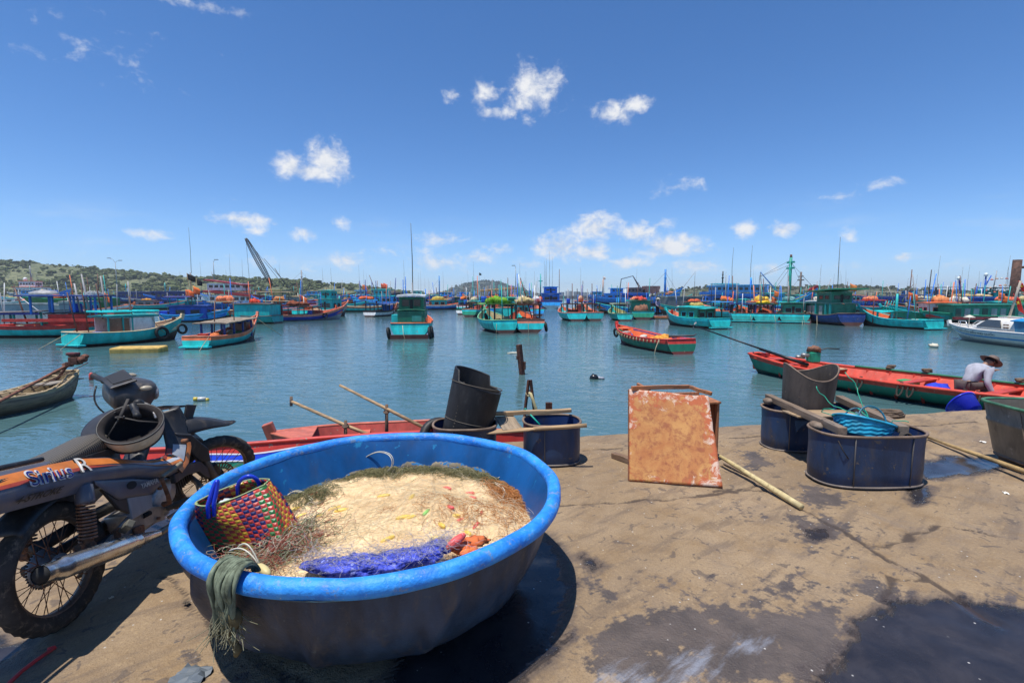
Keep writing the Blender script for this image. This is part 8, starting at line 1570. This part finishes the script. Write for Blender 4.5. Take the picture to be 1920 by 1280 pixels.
t,H,dz=fishing_boat('teal boat with an orange upturned bow pointing left, near the speedboat',(1755,618.5),(1636,611),5.4,1.9,0,.60,.85,.05,.82,(TL,TL,BOOT),TEALB,OR,DECKO,mid=.45); shelf(t,H,TEALB); canopy(t,-.2,.9,1.3,dz,.85,TL,TL,2,.2,.05,.02,.1); [MB().tube([Vector((x,.4,dz+.9)),Vector((x-.1,.3,dz+1.6))],.03,5).build('roof_post',TLD,t)for x in(.1,.3,.5,.7)]; mast(t,-.1,.2,dz+.2,1.9,.09,TL); mast(t,1.2,.7,dz,1.9,.035,BRN); g=MB(); g.box((1.5,0,.62),(.14,.8,.12)); g.build('bow_beam',OR,t); anchor_line(t,H,0,.9,1,.9); mast(t,-.3,0,dz+1.6,1.2,.03,GY,lean=(-.6,0)); mast(t,.3,0,dz+1.6,1.2,.03,GY,lean=(.5,0)); g=MB(); g.plate([H.P(u,v,1,-.012)for u,v in((.04,.55),(.30,.55),(.30,.9),(.04,.9))],.012); g.build('bright_patch',TEALB,t)
t,H,dz=fishing_boat('long green boat with a row of pale shutters, directly behind the speedboat',1840,606,8.6,2.2,176,.62,.4,.05,.85,(TLD,GR,BOOT),GR,RD,DECKO); house(t,-3.4,2.9,1.7,dz,1.15,GR,bp((.02,.20,.13)),0,.18,.08,False)
for k in range(9):g=MB(); g.box((2.55-.68*k,.86,dz+.62),(.42,.03,.62)); g.build('pale_shutter',bp((.34,.40,.36)if k%3 else(.05,.12,.08)),t)
g=MB(); g.box((.2,1.0,dz+.14),(5.6,.2,.22)); g.build('red_sponson',bp((.25,.04,.04)),t); mast(t,2.2,.3,dz,2.4,.04,BRN); mast(t,-1.2,.3,dz,2.2,.04,DK)
t,H,dz=fishing_boat('bright blue cabin boat with leaning blue posts, among the green boats at right',1808,592,8.0,2.6,176,.75,.8,.1,.8,(RD,bp((.4,.06,.04)),BOOT),RD,BL,DECKW); BK=bp((.012,.09,.42)); house(t,-2.6,.3,2.0,dz+.3,1.3,BK,BK,2,.25,.08,True,trim=BK); house(t,.3,2.3,1.9,dz+.3,.9,BK,NV,2,.1,.07,slope=-.3); mast(t,.3,-.4,dz+1.4,2.4,.11,BK,lean=(.1,0)); mast(t,-1.4,-.4,dz+1.4,1.6,.13,BK,lean=(0,0)); mast(t,-1.6,-.4,dz+1.4,2.8,.07,BK,lean=(-.45,0)); mast(t,-2.3,-.4,dz+1.4,2.7,.10,BK); g=MB(); [g.blob((x,-.4,dz+z_),(.2,.2,.22),10,0,0)for x,z_ in((.6,3.9),(-2.3,4.3))]; g.build('lamp_globe',plain((.75,.8,.75),.1),t); net_heap(t,.2,0,dz+1.75,(1.2,.7,.3),(.55,.36,.16),'tan and white bundle on the roof of the bright blue cabin boat',78,'bundle','bundle'); net_heap(t,-1.7,0,dz+1.75,(.9,.7,.3),(.58,.42,.22),'cream net bundle behind the leaning blue posts',79,'bundle','bundle')
for i,(px,py,lb,c1,c2,nc)in enumerate(((1740,594,'teal and brown boat with pale green bundles, left of the bright blue cabin boat',TL,TN,(.3,.42,.3)),(1762,588,'boat with a grey tin roof and orange floats, left behind the bright blue cabin boat',BL,GY,(.55,.25,.1)),(1722,584,'dark boat with cream covers, right of the blue long cabin boat',DK,BRN,(.45,.4,.28)))):
 t,H,dz=fishing_boat(lb,px,py,7.2,2.3,170+4*i,.8,.6,.1,.8,(c1,c1,BOOT),(OR,BRN,BRN)[i],BRN,DECKW); house(t,-2.2,.8,1.6,dz,1.3,c1,c2,2,.3,.08); net_heap(t,-.6,0,dz+1.4,(1.0,.7,.4),nc,('pale green bundles on the teal and brown boat','orange float pile on the tin roofed boat','cream covers on the dark boat at right')[i],80+i,'bundle','bundle'); [mast(t,-2.4+1.5*k,.2,dz,2.6+.5*((k+i)%3),.045,(BRN,TLD,BL)[k])for k in range(3)]
 if i==1:canopy(t,-1.4,1.4,1.8,dz+1.5,1.4,BRN,paint((.16,.15,.14),.8),3,.3); mast(t,1.6,0,dz,5.2,.07,DK,lean=(-.04,0))
t,H,dz=fishing_boat('green squid boat strung with many round lamps at the right edge',1893,590,9.5,2.8,177,.9,.9,.1,.8,(GR,TL,BOOT),bp((.25,.05,.04)),GR,DECKW,'squid_boat'); house(t,-3.4,2.6,2.0,dz,1.35,GR,TLD,4,.3,.1); house(t,.6,2.6,1.5,dz+1.45,.8,TL,TLD,2,.2,.07); rng=random.Random(9)
canopy(t,-3.6,3.4,2.0,dz+1.4,1.3,DGR,DGR,4,.1,.04,.02,.05)
for row in range(4):
 for k in range(13):
  x=3.6-.56*k; z_=dz+2.0+.33*row+(.5 if(row==3 and k<5)else 0)+.3*math.sin(k*.5); g=MB(); g.lathe([(.0,.16),(.09,.12),(.15,.02),(.14,-.03),(.0,-.03)],10,Matrix.Translation((x,1.2-.5*(row%2),z_)),0); g.build('lamp_shade',paint(((.5,.48,.45),(.48,.12,.08),(.45,.3,.2))[(k+row)%3],.4,.1,.2,bump=0),t)if row<4 else None
mast(t,2.2,0,dz+2.2,2.6,.06,GY,lean=(-.1,0)); antenna(t,.6,0,dz+2.6,4,.02); antenna(t,-1.5,0,dz+2.6,4.6,.02); mast(t,-3.6,.3,dz+1.4,3.4,.09,BL)
def speedboat():
 t=boat_root('speedboat','white speedboat with blue stripes, lettering and a windowed cabin at the right edge',1888,645,80,'speedboat',None); L=6.4; H=Hull(L,2.0,.62,.14,.0,.92,.25,.16,.0,2.6,.45); wh=paint((.72,.69,.63),.3,.06,.2,scale=1.2,dirtcol=(.45,.36,.22),bump=0); st=paint((.02,.22,.52),.3,.05,.05,bump=0)
 hull_parts(t,H,wh,wh,paint((.62,.58,.48),.4,.08,.3,dirtcol=(.35,.3,.18),bump=0),wh,wh,.45,26,.045,wh)
 for v0,v1,u0 in((.62,.70,.02),(.965,.992,.02)):
  mb=MB(); V=[]; n=40
  for i in range(n):u=u0+(.97-u0)*i/(n-1); V+=[H.P(u,v0,1,-.008),H.P(u,v1,1,-.008)]
  mb.add(V,[(2*i,2*i+1,2*i+3,2*i+2)for i in range(n-1)]); mb.build('blue_stripe',st,t)
 Vt,Ft=text_mesh('KHU BẢO TỒN BIỂN PHÚ QUỐC',.19,0,.002); xs=[a for a,b_,c_ in Vt]; w_=max(xs); mb=MB(); out=[]
 for a,b_,c_ in Vt:u=.895-(a/w_)*.50; out.append(H.P(u,.765+b_*.72,1,-.014))
 mb.add(out,Ft,0,False); mb.build('lettering',plain((.03,.05,.10),.4),t)
 n=16; mb=MB(); rings=[]
 for i in range(n):
  u=i/(n-1); x=1.35-3.0*u; top=.60+.62*math.sin(PI/2*min(1,u*2.6))**.9; hw=.80+.05*u
  rings.append([Vector((x,y*hw,.60+(top-.60)*z_))for y,z_ in((-1,0),(-.98,.3),(-.86,.8),(-.6,.97),(0,1.0),(.6,.97),(.86,.8),(.98,.3),(1,0))])
 mb.loft(rings,closed=False,cap=False); o=mb.build('cabin',wh,t); sd=o.modifiers.new('solid','SOLIDIFY'); sd.thickness=.03
 mb=MB(); q=[Vector((.72,.80,.80)),Vector((-.75,.845,.80)),Vector((-.60,.775,1.12)),Vector((.20,.755,1.12))]; mb.plate(q,.03); o=mb.build('side_window',plain((.06,.07,.08),.08),t); mb=MB()
 for a,b_ in zip(q,q[1:]+q[:1]):mb.tube([a,b_],.018,6)
 for k in(1,2):mb.tube([q[0].lerp(q[1],.2+k/3.6),q[3].lerp(q[2],k/3)],.01,5)
 mb.build('window_frame',plain((.10,.10,.10),.5),o)
 mb=MB(); V=[Vector((.92-.55*j/6,y*.7,.80+.36*j/6*(1-.1*y*y)+.05))for j in range(7)for y in np.linspace(-1,1,7)]; mb.add(V,[(j*7+i,j*7+i+1,(j+1)*7+i+1,(j+1)*7+i)for j in range(6)for i in range(6)]); mb.build('windscreen',plain((.05,.06,.07),.08),t)
 for k in range(4):mb=MB(); mb.box((-.95-.16*(k%2),.85,.82+.12*(k//2)),(.11,.03,.06)); mb.build('vent',plain((.22,.12,.08),.6),t)
 mb=MB(); mb.plate([Vector((-1.55,.84,.66)),Vector((-3.0,.86,.62)),Vector((-3.0,.84,1.15)),Vector((-1.35,.80,1.15))],.03); mb.build('blue_side_curtain',paint((.05,.20,.34),.5,.2,.2),t)
 mb=MB(); rings=[[Vector((-1.3-1.8*u,y*.9,1.15+.14*(1-y*y)))for y in np.linspace(-1,1,9)]for u in np.linspace(0,1,6)]; mb.loft(rings,closed=False,cap=False); o=mb.build('blue_canopy',paint((.02,.28,.62),.5,.1,.1),t); sd=o.modifiers.new('solid','SOLIDIFY'); sd.thickness=.04
 mb=MB()
 for s_ in(1,-1):mb.tube([Vector((1.5,s_*.6,.62)),Vector((1.75,s_*.62,.98)),Vector((2.5,s_*.42,.96)),Vector((2.75,s_*.30,.72))],.022,7); mb.tube([Vector((2.3,s_*.48,.7)),Vector((2.3,s_*.48,.97))],.018,6)
 mb.build('bow_rail',plain((.6,.6,.6),.25,.6),t); mb=MB(); mb.lathe([(.0,.12),(.10,.08),(.24,0),(.23,-.02),(0,-.01)],18,Matrix.Translation((2.45,0,1.15))); mb.tube([Vector((2.45,0,.7)),Vector((2.45,0,1.15))],.02,6); mb.build('anchor_lamp',plain((.6,.55,.45),.5),t)
 mb=MB(); mb.tube([Vector((.2,.3,1.24)),Vector((-.4,.3,1.30)),Vector((-1.2,.3,1.27))],.02,6); mb.build('roof_rail',wh,t); mb=MB(); mb.tube([Vector((-.25,.2,1.2)),Vector((-.70,.2,2.9))],.045,8); mb.build('flag_mast',paint((.42,.36,.28),.6),t)
 for(z0,s,lb)in((1.72,.62,'red flag with a yellow star on the speedboat mast, lower and larger'),(2.55,.36,'small red flag at the head of the speedboat mast')):
  ft=thing('flag',lb,'flag',t.matrix_basis@Vector((-.25-(z0-1.2)*.265,.2,z0))); mb=MB(); n=10; V=[Vector((s*(.9*u*.55+.45*(1-v))*1.0,.05*math.sin(u*6),s*(.95*(v-.5)*1.2+.45-.9*u*.55)))for u in np.linspace(0,1,n)for v in np.linspace(0,1,6)]
  mb.add(V,[(a*6+b_,(a+1)*6+b_,(a+1)*6+b_+1,a*6+b_+1)for a in range(n-1)for b_ in range(5)]); o=mb.build('flag_cloth',paint((.62,.03,.02),.8,.1,.1,bump=0),ft); sd=o.modifiers.new('solid','SOLIDIFY'); sd.thickness=.012
  mb=MB(); c=V[27]; pts=[]
  for k in range(10):a=PI/2+PI*k/5; r=s*(.20 if k%2==0 else .08); pts.append(c+Vector((r*math.cos(a),-.035,r*math.sin(a))))
  mb.plate(pts,.01); mb.build('star',paint((.75,.5,.03),.6,.05,0,bump=0),ft)
 mooring(t,[(3.3,.1,.6),(3.5,.2,.2),(3.6,.3,-.3)],.012)
speedboat()
p=AtY(1900,560,52); t=thing('rusty_pile_gantry','thick rusty pile with a crossbar at the right edge','gantry',(p.x,p.y,ZW)); q=AtY(1901,548,52)-t.location; tp=AtY(1908,487,52)-t.location; rp=rust((.09,.045,.03),.2)
g=MB(); g.tube([Vector((q.x-.1,0,-1)),q,tp],[.42,.42,.38],14); g.build('pile',rp,t); g=MB(); r_=AtY(1909,501,52)-t.location; g.tube([r_,r_+Vector((4,0,.0))],.13,8); g.build('crossbar',rp,t); g=MB(); g.tube([q+Vector((.4,0,.0)),q+Vector((1.6,0,1.2)),q+Vector((3,0,2.0))],.06,6); g.build('brace',rp,t)
def street_lamp(label,px,py0,py1,Y,arms):
 b0,tp=AtY(px,py0,Y),AtY(px,py1,Y); t=thing('street_lamp',label,'street lamp',b0); h=tp.z-b0.z; m=plain((.30,.32,.34),.5); g=MB(); g.tube([Vector((0,0,0)),Vector((0,0,h*.88))],[.16,.10],8); g.build('pole',m,t)
 for s_,l,up in arms:g=MB(); e=Vector((s_*l,0,h*(.88+up))); g.tube([Vector((0,0,h*.86)),Vector((s_*l*.4,0,h*(.88+up*.6))),e],.07,6); g.build('arm',m,t); g=MB(); g.box(e+Vector((s_*.4,0,0)),(1.3,.4,.22)); g.build('lamp_head',plain((.18,.2,.22),.4),t)
street_lamp('two armed street lamp on the shore below the left hill',220,545,484,190,((-1,1.9,.12),(1,1.6,.05))); street_lamp('single armed street lamp behind the maroon roofed trawler',402,528,486,170,((1,.7,.1),)); street_lamp('single armed street lamp right of the thatched roof trawler',967,540,497,190,((-1,.5,.1),))
FAR=[(160,572,12,GR,BRN,'green trawler with a brown roof behind the long dark green hull'),(190,568,14,TL,GY,'teal trawler with a grey roof beside the two armed lamp'),(390,573,13,BL,NV,'navy roofed blue trawler behind the marker flags'),(575,570,14,TLD,TN,'dark teal trawler with a tan roof left of the dark green roof'),(625,575,9,OR,TLD,'orange hulled boat with a dark teal house behind the cream decked boat'),(690,572,11,BL,BLL,'blue trawler with a light blue roof at the left of the gap'),(765,569,13,NV,BL,'navy trawler with a blue roof hidden behind the centre green boat'),(795,571,12,BLL,WH,'light blue trawler with a white roof behind the white striped boat'),(826,572,12,BL,TLD,'blue trawler with a teal roof near the blue mast'),(860,567,14,GY,BL,'grey trawler with a blue roof below the small hill'),(895,569,12,TLD,DK,'dark roofed teal trawler at the left of the thatched roof'),(990,568,13,DGR,TL,'dark green trawler with a teal roof right of the thatched roof'),(1010,574,9,BRN,GY,'brown boat with a grey roof left of the stern on blue trawler'),(1130,569,13,BL,BL,'all blue trawler peeping out left of the blue trawlers'),(1262,571,10,BLL,GY,'light blue trawler with a grey roof left of the grey barge'),(1325,568,14,DK,TN,'dark trawler with a tan roof left of the big blue and white ship'),(1420,572,11,TLD,DK,'dark roofed teal trawler left of the boom'),(1435,569,15,BRN,GY,'brown trawler with a long grey roof under the boom'),(1540,573,12,TL,GR,'teal trawler with a green roof right of the grey mast'),(1585,569,14,RD,GY,'red trawler with a grey roof behind the green two storey boat'),(1605,572,12,BL,RD,'blue trawler with a red roof behind the orange marker'),(1690,572,12,TLD,BRN,'teal trawler with a brown roof right of the cream awning'),(1715,568,14,GY,GY,'all grey trawler behind the cream covers'),(1755,571,12,DK,BL,'dark trawler with a blue roof behind the tin roofed boat'),(1790,574,10,TL,YL,'teal trawler with a yellow roof behind the leaning blue posts'),(1850,573,12,GR,TL,'green trawler with a teal roof left of the lamp strung boat'),(1910,571,13,BRN,TLD,'brown trawler with a teal roof at the far right'),(45,572,12,OR,GY,'orange hulled trawler with a grey roof at the far left'),(290,567,15,GR,TN,'green trawler with a tan roof between the two navy trawlers'),(470,568,14,NV,RD,'navy trawler with a red roof behind the maroon roofed ship')]
for i,(px,py,L,c1,c2,lb)in enumerate(FAR):
 t,H,dz=fishing_boat(lb,px,py,L,L*.3,(4 if i%3 else 176)+(i*7)%9,1.1+.05*(i%4),1.0+.25*(i%3),.2,.8,(c1,(BL,TL,OR,RD)[i%4],BOOT),(BL,OR,TL)[i%3],BRN,DECKW,cat='trawler',n=14)
 w_=L*.2; house(t,-L*.34,L*.02,w_,dz,1.7,(TL,BL,WH,c1)[i%4],c2,3,.5,.12)
 if i%2:house(t,-L*.26,-L*.04,w_*.75,dz+1.85,1.0,(BLL,TL,CRM)[i%3],c2,2,.4,.1)
 g=MB(); rng=random.Random(i)
 for k in range(4):g.blob((L*rng.uniform(.06,.3),rng.uniform(-.5,.5),dz+.5),(L*.07,.9,rng.uniform(.5,1.0)),9,0,.3,5,i+k)
 g.build('deck_nets',paint(((.2,.13,.08),(.5,.17,.06),(.1,.12,.1),(.35,.28,.15))[i%4],.9,.4,.3,bump=.5,spec=.1),t)
 for k in range(2+i%3):mast(t,L*rng.uniform(-.3,.35),rng.uniform(-.5,.5),dz,rng.uniform(2.8,5.4),rng.uniform(.05,.11),(BRN,BL,GY,TLD)[(i+k)%4],lean=(rng.uniform(-.12,.2),0))
 for k in range(2):antenna(t,L*rng.uniform(-.3,.1),0,dz+1.7,rng.uniform(4,8),.03)
 g=MB()
 for k in range(7):g.blob((-L*.36+L*.06*k,-w_*.6,dz+1.5+rng.uniform(-.2,.3)),(.17,.17,.19),6,0,0)
 g.build('fishing_lamps',plain((.72,.7,.62),.2),t)
# ---- smaller net boats between the rows, each loaded in its own colours
MID=[(868,582,7,95,TL,NV,(.66,.17,.04),'teal net boat with an orange heap and navy roof, left edge of the centre cluster'),(893,592,6.5,80,GR,TL,(.5,.42,.28),'green net boat with cream bundles behind the lime green net'),(925,590,7,100,BL,OR,(.70,.15,.03),'blue net boat with an orange roof in the middle of the centre cluster'),(956,583,8,85,TLD,WH,(.12,.3,.14),'dark teal net boat with a white roof behind the big orange tarpaulin'),(975,600,6,98,OR,TL,(.60,.5,.4),'orange hulled net boat with a teal roof behind the orange striped boat'),(1003,590,6.5,92,BLL,RD,(.62,.62,.62),'light blue net boat with a red roof at the right of the centre cluster'),(912,579,9,20,RD,BLL,(.2,.14,.3),'red net boat with a light blue roof under the thatched roof trawler'),(700,584,8,20,TL,BLL,(.55,.12,.05),'teal net boat with a light blue roof left behind the centre green boat'),(832,580,8,30,BL,YL,(.5,.4,.1),'blue net boat with a yellow roof right of the white striped boat'),(540,590,8,8,RD,TN,(.5,.2,.08),'red net boat with a tan roof behind the royal blue boat'),(628,582,9,12,TL,OR,(.2,.14,.09),'teal net boat with an orange roof behind the cream decked boat'),(440,594,7,6,TL,TN,(.66,.2,.1),'teal net boat with a tan roof behind the bright blue cabin boat'),(172,594,8,4,SL,GY,(.1,.12,.2),'salmon net boat with a grey roof behind the white cabin boat'),(1352,596,7,100,TL,BLL,(.62,.16,.05),'teal net boat with a pale aqua roof left of the three teal sterns'),(1415,596,7,95,BL,OR,(.62,.42,.06),'blue net boat with an orange roof behind the yellow roofed boat'),(1465,597,7,100,RD,TL,(.15,.3,.3),'red net boat with a teal roof behind the bright ledged boat'),(1527,590,8,95,TL,WH,(.55,.5,.4),'teal net boat with a white roof left of the green two storey boat'),(1618,584,8,175,TLD,RD,(.6,.2,.1),'dark teal net boat with a red roof left of the blue long cabin boat'),(1735,604,6.5,172,GR,OR,(.66,.25,.1),'green net boat with an orange roof behind the orange bowed teal boat'),(1780,600,7,176,TL,BRN,(.6,.55,.45),'teal net boat with a brown roof left of the pale shuttered boat'),(1862,598,8,174,BL,TL,(.62,.14,.08),'blue net boat with a teal roof left of the lamp strung boat'),(1905,603,7,176,RD,GR,(.5,.4,.2),'red net boat with a green roof at the right edge'),(1180,588,8,172,BLL,TL,(.6,.2,.1),'light blue net boat with a teal roof behind the net laden boat'),(1090,588,7.5,80,TLD,OR,(.5,.3,.2),'dark teal net boat with an orange roof behind the moored pair')]
for i,(px,py,L,hd,c1,c2,nc,lb)in enumerate(MID):
 t,H,dz=fishing_boat(lb,px,py,L,L*.3,hd,.72,.7,.1,.85,(c1,(WH,TEALB,c1,OR)[i%4],BOOT),(OR,SL,TEALB,CRM)[i%4],(OR,SL)[i%2],DECKO,n=14)
 (canopy(t,-L*.32,L*.06,L*.19,dz,1.25,(TLD,BRN,BL)[i%3],c2,3,.2,.05)if i%2 else house(t,-L*.30,L*.04,L*.19,dz,1.25,(TL,GR,WH,BLL)[i%4],c2,2,.2,.07)); lo=lb.split(' boat')[0]
 net_heap(t,-L*.12,0,dz+1.33,(L*.15,L*.085,.5),nc,'net heap on the roof of the '+' '.join(lb.replace(',','').split()[:9]),200+i)
 rng=random.Random(i+50); [mast(t,L*rng.uniform(-.34,.3),L*rng.uniform(-.06,.06),dz,rng.uniform(2.2,4.2),.045,(BRN,BL,TLD,GY,OR)[(i+k)%5],lean=(rng.uniform(-.15,.2),0))for k in range(4)]; antenna(t,-L*.1,.1,dz+1.3,rng.uniform(2.5,4.5),.016)
 if i%3==0:marker_flags(t,L*.2,0,dz,2.5,((.74,.15,.04),(.74,.17,.04)),'orange marker flags on the '+' '.join(lb.replace(',','').split()[:11]),i,.6)
